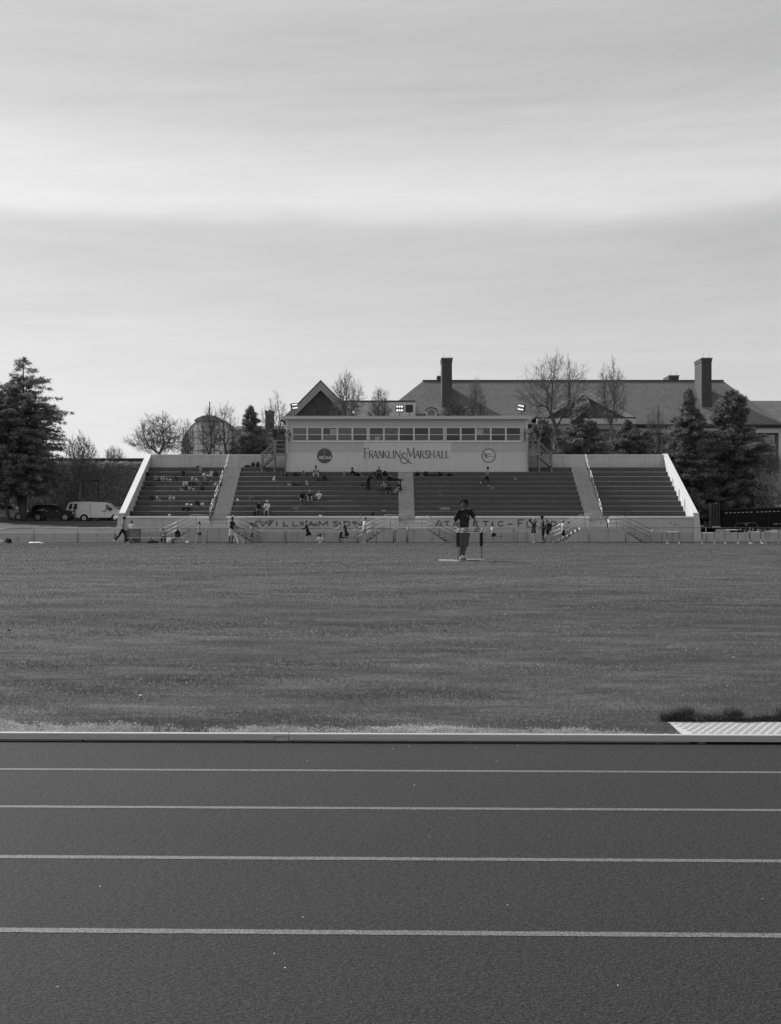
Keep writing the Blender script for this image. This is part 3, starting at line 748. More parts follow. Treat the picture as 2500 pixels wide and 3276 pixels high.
# floor and interior back wall give the glass something dark behind
MB().box(BX0 + .13, BX1 - .13, YP + .13, YP + D - .13, zl - .2, zl - .1).build('floor', mat('dim_interior', .12), pb)
# roof
rf = MB(); rf.prism_x([(YP - .42, zt - .02), (YP + D + .3, zt + .02), (YP + D + .3, zt + .30), (YP - .42, zt + .16)], px(901, YP), px(1697, YP)); rf.build('roof', MROOF, pb)
m = MB(); x = px(902, YP)
while x < px(1696, YP): m.box(x, x + .06, YP - .43, YP + D, zt + .161, zt + .215); x += .26
m.build('roof_ribs', mat('roof_rib', .30, rough=.7), pb)['kind'] = 'stuff'
MB().box(px(902, YP), px(1696, YP), YP - .40, YP - .33, zt - .09, zt - .021).build('fascia', MTRIM, pb)
# windows
grp = [[938, 986], [986, 1034], [1034, 1082], [1082, 1130], [1130, 1177]], 
WX = []
for g0 in (938, 1183, 1429):
    for i in range(5): WX.append((g0 + i * 48.2, g0 + i * 48.2 + 43))
MB().box(wx0 - .1, wx1 + .1, YP - .07, YP - .001, wz0 - .10, wz0 - .005).build('sill', MTRIM, pb)
MB().box(wx0 - .1, wx1 + .1, YP - .05, YP - .001, wz1 + .005, wz1 + .06).build('window_head', MTRIM, pb)
for i, (a, b) in enumerate(WX):
    A, B = px(a, YP) , px(b, YP); zm = pz(1390.5, YP); f = .055
    m = MB()
    m.box(A - f, A, YP - .03, YP + .06, wz0, wz1).box(B, B + f, YP - .03, YP + .06, wz0, wz1)
    m.box(A + .0005, B - .0005, YP - .028, YP + .06, wz0, wz0 + f).box(A + .0005, B - .0005, YP - .028, YP + .06, wz1 - f * .6, wz1).box(A + .0005, B - .0005, YP - .028, YP + .06, zm - .028, zm + .028)
    wn = m.build('window', MTRIM, pb)
    if i in (4, 9): MB().box(B + f + .001, px(WX[i + 1][0], YP) - f - .001, YP - .02, YP + .06, wz0, wz1).build('mullion', MSID, pb)
    elif i < 14: MB().box(B + f + .001, px(WX[i + 1][0], YP) - f - .001, YP - .012, YP + .05, wz0, wz1).build('mullion', MTRIM, pb)
    for (u, v) in ((wz0 + f, zm - .028), (zm + .028, wz1 - f * .6)):
        me = MB().box(A, B, YP + .02, YP + .028, u, v).mesh('pane', [MGLS, MGLS2, MGLS3][(i * 7 + (1 if u > wz0 + .3 else 0) * 2) % 3], tuple(pb['_loc']))
        p = bpy.data.objects.new('pane', me); COL.objects.link(p); p.parent = wn
MPAP = mat('pale_notice', .30, var=.25, scale=6)
for (a, b, r0, r1) in ((1056, 1077, 1372, 1393), (1215, 1228, 1372, 1389), (1200, 1216, 1396, 1409), (1525, 1547, 1372, 1390)):
    MB().box(px(a, YP), px(b, YP), YP + .008, YP + .014, pz(r1, YP), pz(r0, YP)).build('notice', MPAP if a != 1215 else mat('dim_notice', .10), pb)
# lettering: FRANKLIN & MARSHALL
MLET = mat('sign_lettering', .10, rough=.7, var=.1)
yt = YP - .032
def sgl(ch, a, b, r0, r1, wd=.085, thin=.038, serif=.07, slant=0, mm=None, parent=None):
    m = MB(); glyph(m, ch, px(a, YP), px(b, YP), pz(r1, YP), pz(r0, YP), yt, wd, thin, slant, serif, .02)
    m.build('letter', mm or MLET, parent or pb)
s_ = 1 / 4.667
def fx(v): return 1120 + v * s_
def fy(v): return 1400 + v * s_
for ch, a, b in (('F', 212, 296), ('R', 284, 352), ('A', 345, 418), ('N', 428, 500), ('K', 490, 562), ('L', 574, 634), ('I', 640, 664), ('N', 672, 756),
                 ('M', 848, 968), ('A', 975, 1045), ('R', 1048, 1108), ('S', 1120, 1180), ('H', 1190, 1264), ('A', 1282, 1352), ('L', 1368, 1426), ('L', 1430, 1488)):
    top = 152 if ch in 'F' or (ch == 'M') else 192
    sgl(ch, fx(a), fx(b), fy(top), fy(308))
# ampersand: large, hanging below the line
m = MB()
pts = [(828,240),(820,232),(800,228),(780,240),(775,262),(800,290),(840,325),(880,365),(920,386)]
Q = lambda p: (px(fx(p[0]), YP), pz(fy(p[1]), YP))
stroke(m, pts, .085, yt - .026, yt - .001, lambda a, b: Q((a, b)))
stroke(m, [(800,292),(765,308),(752,338),(765,368),(800,384),(835,382),(862,362),(880,330),(878,312)], .07, yt - .023, yt - .001, lambda a, b: Q((a, b)))
m.build('letter', MLET, pb)
# NCAA disc
lx, lz, lr = px(1039, YP), pz(1458.3, YP), 24 * YP / FPX
dk = MB().disc_y(lx, lz, lr, YP - .055, YP - .0305, 40).build('round_emblem', mat('emblem_blue_grey', .085, rough=.6, var=.08), pb)
MLW = mat('emblem_letter', .46, rough=.6)
for i, ch in enumerate('NCAA'):
    m = MB(); a = 1020.5 + i * 9.8
    glyph(m, ch, px(a, YP), px(a + 8.8, YP), pz(1469.5, YP), pz(1458, YP), YP - .056, .085, .075, .22, 0, .012)
    o = m.build('emblem_letter', MLW, pb); 
MB().box(px(1038.3, YP), px(1039.2, YP), YP - .060, YP - .0555, pz(1453, YP), pz(1436, YP)).build('emblem_line', MLW, pb)
# round conference emblem
cx, cz, cr_ = px(1564, YP), pz(1457.5, YP), 23 * YP / FPX
def ring(r0, r1, y0, n=40):
    m = MB()
    for i in range(n):
        a0, a1 = 2*PI*i/n, 2*PI*(i+1)/n
        m.prism_y([(cx + r0*math.cos(a0), cz + r0*math.sin(a0)), (cx + r1*math.cos(a0), cz + r1*math.sin(a0)), (cx + r1*math.cos(a1), cz + r1*math.sin(a1)), (cx + r0*math.cos(a1), cz + r0*math.sin(a1))], y0, YP - .031)
    return m
MB().disc_y(cx, cz, cr_ * .84, YP - .040, YP - .0305, 40).build('emblem_face', MPANL, pb)
ring(cr_ * .86, cr_ * .92, YP - .05).build('emblem_ring', MLET, pb)
ring(cr_ * .97, cr_ * 1.0, YP - .05).build('emblem_ring', MLET, pb)
def word(txt, x, r, cw, h, big):
    for i, ch in enumerate(txt):
        m = MB()
        if i == 0: glyph(m, 'C', px(x - big * .2, YP), px(x + big * .8, YP), pz(r + big * .35, YP), pz(r - big * .75, YP), YP - .041, .07, .05, .12, 0, .010)
        else: glyph(m, ch, px(x + big * .55 + (i - 1) * cw, YP), px(x + big * .55 + i * cw - .3, YP), pz(r, YP), pz(r - h, YP), YP - .041, .024, .016, .15, 0, .010)
        m.build('letter', MLET, pb)
word('Centennial', 1550, 1454.5, 2.5, 4.2, 8)
word('Conference', 1554, 1462.5, 2.5, 4.2, 8)
# conduit, horn loudspeakers
for xx, s in ((925, 1), (1680, -1)):
    MB().tube((px(xx, YP), YP - .06, pz(1373, YP)), (px(xx, YP), YP - .06, pz(1412, YP)), .03).build('bracket', MRUB, pb)
    MB().tube((px(xx, YP), YP - .05, pz(1412, YP)), (px(xx, YP), YP - .05, pz(1447, YP)), .018).build('conduit', MTRIM, pb)
MHORN = mat('grey_horn', .30, rough=.5)
def horn(x, r, ang, label):
    t = thing('horn_loudspeaker', (px(x, YP), YP - .15, pz(r, YP)), label, 'loudspeaker', 'horn loudspeakers on the press box corners')
    d = Vector((math.cos(ang), -.35, math.sin(ang))).normalized()
    c = Vector((px(x, YP), YP - .35, pz(r, YP)))
    u = d.cross(Vector((0, 1, 0))).normalized(); v = d.cross(u)
    def fr(c, a, b): return [c + u*a + v*b, c - u*a + v*b, c - u*a - v*b, c + u*a - v*b]
    V = fr(c - d*.18, .06, .06) + fr(c, .12, .12) + fr(c + d*.16, .24, .2)
    m = MB(); m.add(V, [(3,2,1,0),(0,1,5,4),(1,2,6,5),(2,3,7,6),(3,0,4,7),(4,5,9,8),(5,6,10,9),(6,7,11,10),(7,4,8,11)])
    m.build('flare', MHORN, t)
    MB().ell(c - d * .22, .09).build('driver', MRUB, t)
    MB().tube(c - d * .1, (px(x, YP), YP - .06, pz(r, YP)), .02).build('arm', MRUB, t)
horn(922, 1386, R(165), 'upper grey horn loudspeaker on the left corner of the press box')
horn(922, 1399, R(215), 'lower grey horn loudspeaker on the left corner of the press box')
horn(1686, 1381, R(20), 'upper grey horn loudspeaker on the right corner of the press box')
horn(1686, 1397, R(-20), 'lower grey horn loudspeaker on the right corner of the press box')

# floodlights ---------------------------------------------------------
MLAMP = mat('lit_lamp', .9, emit=1.2); MHOUS = mat('lamp_housing', .03, rough=.6)
ML2 = mat('lamp_reflector', .35, rough=.4)
def flood(x, r, w_, h_, label, yaw, lit=True, rows=2, cols=4, tilt=0.0, Y=113.6):
    s = Y / FPX; W, H = w_ * s, h_ * s
    t = thing('floodlight', (px(x, Y), Y, pz(1331, Y)), label, 'floodlight', 'floodlights on the press box roof', rz=yaw)
    z0 = pz(r, Y) - pz(1331, Y)
    MB().tube((0, 0, -.1), (0, 0, z0 - H * .3), .03).build('pole', MHOUS, t, world=False)
    rm = Matrix.Rotation(tilt, 3, 'Y')
    def tb(mb):
        mb.v = [tuple(rm @ Vector((a, b, c - z0)) + Vector((0, 0, z0))) for a, b, c in mb.v]; return mb
    hh = MB(); hh.box(-W/2, W/2, -.10, .14, z0 - H/2, z0 + H/2)
    tb(hh).build('housing', MHOUS, t, world=False)
    if lit:
        for j in range(rows):
            zc = z0 + H * (j + .5 - rows / 2) / rows
            m = MB(); m.box(-W*.44, W*.44, -.125, -.101, zc - H * .40 / rows, zc + H * .40 / rows); tb(m).build('reflector', ML2, t, world=False)
            for i in range(cols):
                xc = W * .84 * ((i + .5) / cols - .5)
                m = MB(); m.disc_y(xc, zc, min(W / cols, H / rows) * .27, -.15, -.126, 10); tb(m).build('lamp', MLAMP, t, world=False)
    return t
flood(942, 1300, 22, 21, 'tilted lit floodlight on the left end of the press box roof', R(28), tilt=R(-8))
flood(1279, 1307, 27, 24, 'bright lit floodlight on the middle of the press box roof', R(0), rows=2, cols=3)
flood(1310, 1307, 24, 24, 'unlit dark floodlight panel on the middle of the press box roof', 0, lit=False)
flood(1669, 1304, 24, 23, 'tilted lit floodlight on the right end of the press box roof', R(-30), tilt=R(12))
fl = thing('roof_lamp', (px(1132, 113.5), 113.5, pz(1331, 113.5)), 'small white lamp on the press box roof left of the middle floodlights', 'lamp')
MB().tube((px(1132,113.5), 113.5, pz(1332,113.5)), (px(1132,113.5), 113.5, pz(1322,113.5)), .02).build('post', MHOUS, fl)
MB().ell((px(1132,113.5), 113.4, pz(1319,113.5)), (.10, .08, .11)).build('shade', MW, fl)

# wooden stairs either side -------------------------------------------
MWD = mat('weathered_timber', .20, rough=.9, var=.2, scale=5, stretch=(1, 1, 3))
MWD2 = mat('dark_tread_timber', .06, rough=.9)
def wood_stair(s, xd0, xd1, xn, label):
    Y0 = 112.55; Y1 = 113.7
    A, B = px(xd0, Y0), px(xd1, Y0); NX = px(xn, Y0); zd = pz(1449, Y0)
    t = thing('timber_stair', ((A + B) / 2, Y0, zk(9)), label, 'stairs', 'timber stairs beside the press box')
    MB().box(min(A, B), max(A, B), Y0, Y1, zd - .05, zd).build('deck', MWD, t)
    MB().box(min(A, B), max(A, B), Y0 - .04, Y0 - .001, zd - .24, zd - .01).build('fascia_board', MWD, t)
    for X in (A, B):
        for y in (Y0 + .06, Y1 - .06):
            MB().box(X - .055, X + .055, y - .05, y + .05, zk(8) if y < 113 else zk(9), zd + 1.18).build('post', MWD, t)
    for h in (1.14, .76, .36):
        MB().box(min(A, B), max(A, B), Y0 - .03, Y0 + .005, zd + h - .05, zd + h + .03).build('rail', MWD, t)
    zn = pz(1492, Y0)
    for y in (Y0 + .02, Y1 - .1):
        st_ = [(A, zd - .10), (A, zd - .36), (NX, zn - .12), (NX, zn + .14)]
        if s < 0: st_ = st_[::-1]
        MB().prism_y(st_[::-1], y, y + .05).build('stringer', MWD, t)
        zz = 1.05
        for h, th in ((1.04, .05), (.56, .05)):
            r = [(A, zd + h + th), (A, zd + h - th), (NX, zn + h - th + .1), (NX, zn + h + th + .1)]
            MB().prism_y(r if s > 0 else r[::-1], y - .03, y + .02).build('sloping_rail', MWD, t)
        MB().box(NX - .06, NX + .06, y, y + .1, zk(8) if y < 113 else zk(9), zn + 1.28).build('newel_post', MWD, t)
    for i in range(5):
        u = (i + .7) / 5; x = A + (NX - A) * u; z = zd + (zn - zd) * u
        MB().box(x - .17, x + .17, Y0 + .08, Y1 - .12, z - .03, z + .015).build('tread', MWD2, t)
    return t
wood_stair(-1, 878, 914, 838, 'weathered timber stair and landing on the left side of the press box')
wood_stair(1, 1726, 1691, 1766, 'weathered timber stair and landing on the right side of the press box')

# ---------------------------------------------------------------- fence in front of the stand
MFP = mat('fence_pipe', .12, rough=.5, var=.1, metal=.3)
MFL = mat('fence_foot_rail', .05, rough=.7)
def fence(label, xa, xb, posts, tops, gate=False):
    zg = g(YF)
    t = thing('pipe_fence', (px(xa, YF), YF, zg), label, 'fence', 'low pipe fence lengths along the far track')
    for (a, ra), (b, rb_) in zip(tops, tops[1:]):
        MB().tube((px(a, YF), YF, pz(ra, YF)), (px(b, YF), YF, pz(rb_, YF)), .024).build('top_rail', MFP, t, smooth=True)
    MB().tube((px(xa, YF), YF, zg + .07), (px(xb, YF), YF, zg + .07), .028).build('bottom_rail', MFL, t, smooth=True)
    for x in posts:
        r = np.interp(x, [q[0] for q in tops], [q[1] for q in tops])
        MB().tube((px(x, YF), YF - .03, zg - .1), (px(x, YF), YF - .03, pz(r, YF) + .03), .03).build('post', MFP, t, smooth=True)
    return t
fence('long pipe fence left of the gate from the field edge to the middle stairs', -40, 1259, [-30, 109, 248, 367, 663, 787, 917, 1035, 1145, 1204], [(-40, 1692), (110, 1689.5), (1259, 1690.5)])
fence('pipe fence right of the gate passing the hurdles and the trailer', 1306, 2600, [1423, 1537, 1655, 1769, 1885, 2002, 2119, 2260, 2401, 2540], [(1306, 1689.5), (2600, 1688)])
gt = thing('fence_gate', (px(1283, YF), YF, g(YF)), 'narrow pipe gate in the fence in front of the middle stairs', 'gate')
for x in (1260, 1305): MB().tube((px(x, YF), YF, g(YF) - .1), (px(x, YF), YF, pz(1686, YF)), .05).build('gate_post', MFP, gt, smooth=True)
zz0, zz1 = g(YF) + .08, pz(1691, YF)
MB().path([(px(1266, YF), YF, zz0), (px(1266, YF), YF, zz1), (px(1300, YF), YF, zz1), (px(1300, YF), YF, zz0), (px(1266, YF), YF, zz0)], .022).build('gate_frame', MFP, gt, smooth=True)
for x in (1263, 1302.5):
    for z in (zz0 + .2, zz1 - .2): MB().box(px(x, YF) - .07, px(x, YF) + .07, YF - .03, YF + .03, z - .03, z + .03).build('hinge', MRUB, gt)
# ---------------------------------------------------------------- buildings behind
MSHIN = mat('slate_roof', .135, rough=.85, var=.18, scale=1.2, stretch=(1.2, 1, 5), bump=.1)
def shingle(m, per=.14):
    nt = m.node_tree; N = nt.nodes; L = nt.links; b = N['Principled BSDF']
    src = b.inputs['Base Color'].links[0].from_socket
    tc = [n for n in N if n.type == 'TEX_COORD'][0]
    sp = N.new('ShaderNodeSeparateXYZ'); L.new(tc.outputs['Object'], sp.inputs[0])
    cb = N.new('ShaderNodeCombineXYZ'); L.new(sp.outputs[0], cb.inputs[0]); L.new(sp.outputs[2], cb.inputs[1])
    br = N.new('ShaderNodeTexBrick'); br.inputs['Scale'].default_value = 1; br.inputs['Brick Width'].default_value = per * 2.2; br.inputs['Row Height'].default_value = per
    br.inputs['Mortar Size'].default_value = .10 * per; br.inputs['Color1'].default_value = (.82,) * 3 + (1,); br.inputs['Color2'].default_value = (1.18,) * 3 + (1,); br.inputs['Mortar'].default_value = (.5,) * 3 + (1,)
    L.new(cb.outputs[0], br.inputs[0])
    vm = N.new('ShaderNodeVectorMath'); vm.operation = 'MULTIPLY'; L.new(src, vm.inputs[0]); L.new(br.outputs[0], vm.inputs[1])
    L.new(vm.outputs[0], b.inputs['Base Color'])
    bn = N.new('ShaderNodeBump'); bn.inputs['Strength'].default_value = .6; bn.inputs['Distance'].default_value = .04; L.new(br.outputs[0], bn.inputs['Height']); L.new(bn.outputs[0], b.inputs['Normal'])
    return m
shingle(MSHIN)
MBRK = shingle(mat('brick', .115, rough=.9, var=.2, scale=3), .12)
MBRKD = shingle(mat('dark_brick', .085, rough=.9, var=.25, scale=3), .12)
MCORN = mat('pale_cornice', .48, rough=.8, var=.06)
MSTRIP = mat('chimney_cap', .25, rough=.8)
YE, YR = 165.0, 173.5
ZE = pz(1356, YE); ZR = pz(1218, YR)
bx = thing('brick_hall', (px(1850, YE), YE, 2), 'long brick hall with a big hipped slate roof and two tall chimneys behind the grandstand', 'building')
def hip(xa, xb, ra, rb, yf, yr, ze, zr, parent, name='roof', m=MSHIN):
    yb = 2 * yr - yf
    V = [(xa, yf, ze), (xb, yf, ze), (xb, yb, ze), (xa, yb, ze), (ra, yr, zr), (rb, yr, zr)]
    V += [(x, y, z - .25) for x, y, z in V[:4]]
    return MB().add(V, [(0, 1, 5, 4), (1, 2, 5), (2, 3, 4, 5), (3, 0, 4), (0, 6, 7, 1), (1, 7, 8, 2), (2, 8, 9, 3), (3, 9, 6, 0), (6, 9, 8, 7)]).build(name, m, parent)
HX0, HX1 = px(1180, YE), px(2500, YE)
RX0, RX1 = px(1355, YR), px(2314, YR)
hip(HX0, HX1 + .2, RX0, RX1, YE, YR, ZE, ZR, bx)
MB().box(RX0 - .1, RX1 + .1, YR - .12, YR + .12, ZR - .03, ZR + .12).build('ridge_cap', mat('ridge_lead', .06, rough=.7), bx)
MB().box(HX0 + .5, HX1 - .3, YE + .6, YE + 1.2, 1.5, ZE - .35).build('wall', MBRK, bx)
MB().box(HX0 + .3, HX1 - .1, YE + .25, YE + .595, ZE - 1.15, ZE - .31).build('cornice', MCORN, bx)
MB().box(HX0, HX1 + .2, YE - .1, YE + .24, ZE - .50, ZE - .12).build('gutter', mat('gutter_dark', .03), bx)
# right wing
YW2 = 166.0
w2x0, w2x1 = px(2350, YW2), px(2760, YW2)
V = [(w2x0, YW2, ZE), (w2x1, YW2, ZE), (w2x1, 172, pz(1282, 172)), (px(2300, 172), 172, pz(1282, 172))]
MB().add(V + [(x, y, z - .2) for x, y, z in V], [(0,1,2,3), (0,4,5,1), (7,6,5,4), (1,5,6,2), (2,6,7,3), (3,7,4,0)]).build('wing_roof', MSHIN, bx)
MB().box(HX1 - .29, w2x1, YW2 + .6, YW2 + 1.0, 1.5, ZE - .35).build('wing_wall', MBRK, bx)
MB().box(HX1 - .09, w2x1, YW2 + .25, YW2 + .595, ZE - 1.15, ZE - .31).build('wing_cornice', MCORN, bx)
MB().box(px(2495, YE), px(2508, YE), YE + .3, YE + .59, 1.5, ZE - 1.16).build('corner_pilaster', MCORN, bx)
def sash(x0, x1, r0, r1, Y, parent, cols=3, rows=5, wide=.1):
    A, B, z0, z1 = px(x0, Y), px(x1, Y), pz(r1, Y), pz(r0, Y)
    m = MB(); m.box(A - wide, A, Y - .06, Y + .02, z0 - wide, z1 + wide).box(B, B + wide, Y - .06, Y + .02, z0 - wide, z1 + wide)
    m.box(A + .0005, B - .0005, Y - .058, Y + .02, z0 - wide, z0).box(A + .0005, B - .0005, Y - .058, Y + .02, z1, z1 + wide)
    for i in range(1, cols): m.box(A + (B-A)*i/cols - .02, A + (B-A)*i/cols + .02, Y - .03, Y + .01, z0 + .0005, z1 - .0005)
    for j in range(1, rows): m.box(A + .001, B - .001, Y - .028, Y + .012, z0 + (z1-z0)*j/rows - .02, z0 + (z1-z0)*j/rows + .02)
    w_ = m.build('window', MCORN, parent)
    me = MB().box(A, B, Y - .015, Y - .008, z0, z1).mesh('pane', mat('hall_glass', .12, rough=.15, spec=.6, var=.3), tuple(parent['_loc']))
    p = bpy.data.objects.new('pane', me); COL.objects.link(p); p.parent = w_
    return w_
YWL = YE + .59
for x in (2449, 2350, 2260, 2175, 2090, 1720, 1640, 1560):
    sash(x, x + 26, 1395, 1450, YWL, bx, 4, 6)
    sash(x, x + 26, 1500, 1560, YWL, bx, 4, 6)
# central pediment
YG = 160.0
gx0, gx1, gxm = px(1716, YG), px(2036, YG), px(1867, YG); gz0, gz1 = pz(1333, YG), pz(1240, YG)
# pediment roof runs back into the main roof
yb_ = 172.5
V = [(gx0, YG, gz0), (gxm, YG, gz1), (gx1, YG, gz0), (gx0, yb_, gz0), (gxm, yb_, gz1), (gx1, yb_, gz0)]
MB().add(V, [(0, 1, 4, 3), (1, 2, 5, 4)]).add([(x, y, z - .15) for x, y, z in V], [(3, 4, 1, 0), (4, 5, 2, 1)]).build('gable_roof', MSHIN, bx)
MB().prism_y([(gx0 + 1.4, gz0 - .2), (gx1 - 1.4, gz0 - .2), (gxm, gz1 - .75)], YG + .35, YG + .6).build('tympanum', MBRKD, bx)
dz_ = .85
for s, X in ((-1, gx0), (1, gx1)):
    pts = [(X, gz0 - .06), (gxm, gz1 - .03), (gxm, gz1 - .95), (X - s * 1.45, gz0 - .06)]
    MB().prism_y(pts if s > 0 else pts[::-1], YG - .05, YG + .34).build('raking_cornice', MCORN, bx)
MB().box(gx0 + .1, gx1 - .1, YG + .1, YG + .7, gz0 - .9, gz0 - .21).build('entablature', MCORN, bx)
MB().box(gx0 + .6, gx1 - .6, YG + .3, YE + .5, pz(1372, YG), gz0 - .905).build('frieze', mat('frieze', .24, var=.1), bx)
MB().box(gx0 + .9, gx1 - .9, YG + .5, YE + .5, 1.5, pz(1372, YG) - .003).build('gable_wall', MBRK, bx)
rwx, rwz = px(1864, YG), pz(1290, YG)
m = MB(); m.disc_y(rwx, rwz, .95, YG + .20, YG + .349, 24); m.build('round_window_surround', MCORN, bx)
m = MB(); m.disc_y(rwx, rwz, .68, YG + .15, YG + .199, 24); m.build('round_window_brick', MBRK, bx)
m = MB(); m.disc_y(rwx, rwz, .42, YG + .10, YG + .149, 20); m.build('round_window', mat('hall_glass', .12), bx)
# chimneys on the front slope
def chimney(x0, x1, rtop, yf, yb, name='chimney', zlow=ZE):
    A, B = px(x0, yf), px(x1, yf); z = pz(rtop, yf)
    c = MB().box(A, B, yf, yb, zlow + 1, z - .55).build(name, MBRKD, bx)
    def sub(mb, n, m):
        me = mb.mesh(n, m, tuple(bx['_loc'])); o = bpy.data.objects.new(n, me); COL.objects.link(o); o.parent = c
    sub(MB().box(A - .05, B + .05, yf - .05, yb + .05, z - .54, z - .14), 'corbel', MBRKD)
    sub(MB().box(A - .12, B + .12, yf - .12, yb + .12, z - .135, z), 'cap', MSTRIP)
    for u in (.2, .8): sub(MB().tube((A + (B-A)*u, yf + .2, z), (A + (B-A)*u, yf + .2, z + .7), .015, n=4), 'lightning_rod', MRUB)
chimney(1415, 1447, 1144, 168.2, 172.1); chimney(2246, 2278, 1144, 168.2, 172.1)
chimney(1401, 1413, 1202, 174.6, 177.0); chimney(2142, 2172, 1200, 175, 178.5)
# dormers
for x in (1363, 1491):
    Y = 166.1; A, B = px(x, Y), px(x + 35, Y); zb_, zm_ = pz(1331, Y), pz(1316, Y); cx_ = (A + B) / 2; r = (B - A) / 2
    arc = [(cx_ + r * math.cos(PI * i / 10), zm_ + .42 * math.sin(PI * i / 10)) for i in range(11)]
    d = MB().prism_y([(A, zb_), (B, zb_)] + arc, Y, Y + 3).build('dormer', MCORN, bx)
    arc2 = [(cx_ + r*1.12 * math.cos(PI * i / 10), zm_ + .50 * math.sin(PI * i / 10)) for i in range(11)]
    arc3 = [(cx_ + r*.98 * math.cos(PI * i / 10), zm_ + .40 * math.sin(PI * i / 10)) for i in range(10, -1, -1)]
    def sub2(mb, n, m):
        me = mb.mesh(n, m, tuple(bx['_loc'])); o = bpy.data.objects.new(n, me); COL.objects.link(o); o.parent = d
    for i in range(10): pass
    sub2(MB().prism_y([(A + .25, zb_ + .1), (B - .25, zb_ + .1), (B - .25, zm_ + .05), (cx_, zm_ + .28), (A + .25, zm_ + .05)], Y - .03, Y - .002), 'dormer_window', mat('hall_glass', .12))
    mm = MB()
    for i in range(10): mm.tube((arc2[i][0], Y - .12, arc2[i][1]), (arc2[i+1][0], Y - .12, arc2[i+1][1]), .07, n=5)
    sub2(mm, 'arched_hood', mat('gutter_dark', .03))
# left brick gable house in front of the lower wing
gh = thing('brick_gable_house', (px(1028, 150), 150, 2), 'brick gable end with pale raking eaves rising behind the left half of the press box', 'building')
YH = 150.0
ax, az = px(1027, YH), pz(1221, YH)
lx0, lz0 = px(905, YH), pz(1345, YH); lx1 = px(1149, YH)
for s, X in ((-1, lx0), (1, lx1)):
    slope = (az - lz0) / abs(ax - X)
    pts = [(X, lz0), (ax, az), (ax, az - 1.05), (X - s * 0.95, lz0)]
    MB().prism_y(pts if s > 0 else pts[::-1], YH - .35, YH + .1).build('raking_board', mat('grey_board', .28, rough=.85, var=.1), gh)
    Vr = [(X + s*.15, YH - .4, lz0 - .1), (ax, YH - .4, az + .06), (ax, YH + 14, az + .06), (X + s*.15, YH + 14, lz0 - .1)]
    Vr += [(x, y, z + .12) for x, y, z in Vr]
    MB().add(Vr, [(0,1,2,3), (7,6,5,4), (0,4,5,1), (1,5,6,2), (2,6,7,3), (3,7,4,0)]).build('roof_slope', MSHIN, gh)
MB().prism_y([(lx0 + .8, 2), (lx1 - .8, 2), (lx1 - .8, lz0), (ax, az - .9), (lx0 + .8, lz0)], YH + .101, YH + .5).build('gable_wall', MBRKD, gh)
cxa, cza = px(1028, YH), pz(1327, YH); m = MB()
for i in range(12):
    a0, a1 = PI * i / 12, PI * (i + 1) / 12
    m.tube((cxa + .52*math.cos(a0), YH + .06, cza + .52*math.sin(a0)), (cxa + .52*math.cos(a1), YH + .06, cza + .52*math.sin(a1)), .05, n=5)
m.build('arched_window_trim', MBRK, gh)
# lower link roof between gable house and hall
lk = thing('slate_roofed_link', (px(1200, 168), 168, 2), 'low slate roofed range joining the gable house to the big hipped roof', 'building')
Vk = [(px(1000, 162), 162, pz(1345, 162)), (px(1330, 162), 162, pz(1345, 162)), (px(1330, 168), 168, pz(1284, 168)), (px(1080, 168), 168, pz(1284, 168))]
Vk += [(x, y, z - .2) for x, y, z in Vk]
MB().add(Vk, [(0,1,2,3), (0,4,5,1), (7,6,5,4), (1,5,6,2), (2,6,7,3), (3,7,4,0)]).build('roof', MSHIN, lk)
MB().box(px(1010, 162), px(1325, 162), 162.5, 163, 2, pz(1345, 162) - .2).build('wall', MBRK, lk)
MB().box(px(1085, 168), px(1330, 168), 167.9, 168.2, pz(1284, 168) - .1, pz(1284, 168) + .12).build('ridge_cap', mat('ridge_lead', .06), lk)
# brick chimney stack and low dark range on the left
cs = thing('brick_stack', (px(862, 140), 140, 2), 'lone square brick chimney stack between the spruce and the press box', 'chimney')
Yc = 140.0
MB().box(px(849, Yc), px(875, Yc), Yc, Yc + 1.2, 2, pz(1318, Yc)).build('shaft', MBRK, cs)
MB().box(px(847, Yc), px(877, Yc), Yc - .08, Yc + 1.28, pz(1318, Yc) + .001, pz(1313.5, Yc)).build('cap', MSTRIP, cs)
MB().tube((px(862, Yc), Yc + .5, pz(1313.5, Yc)), (px(862, Yc), Yc + .5, pz(1309, Yc)), .12).build('flue_pot', MRUB, cs)
lr_ = thing('dark_roofed_range', (px(830, 142), 142, 2), 'low dark roofed brick range behind the spruce left of the press box', 'building')
MB().prism_x([(141, 2), (150, 2), (150, pz(1377, 141)), (146, pz(1368, 141) + .6), (141, pz(1378, 141))], px(742, 141), px(925, 141)).build('walls', MBRKD, lr_)
MB().prism_x([(140.6, pz(1379, 141)), (146, pz(1372, 141)), (146, pz(1372, 141) + .3), (140.6, pz(1379, 141) + .2)], px(738, 141), px(930, 141)).build('roof', mat('dark_slate', .06, rough=.85, var=.2, scale=2), lr_)
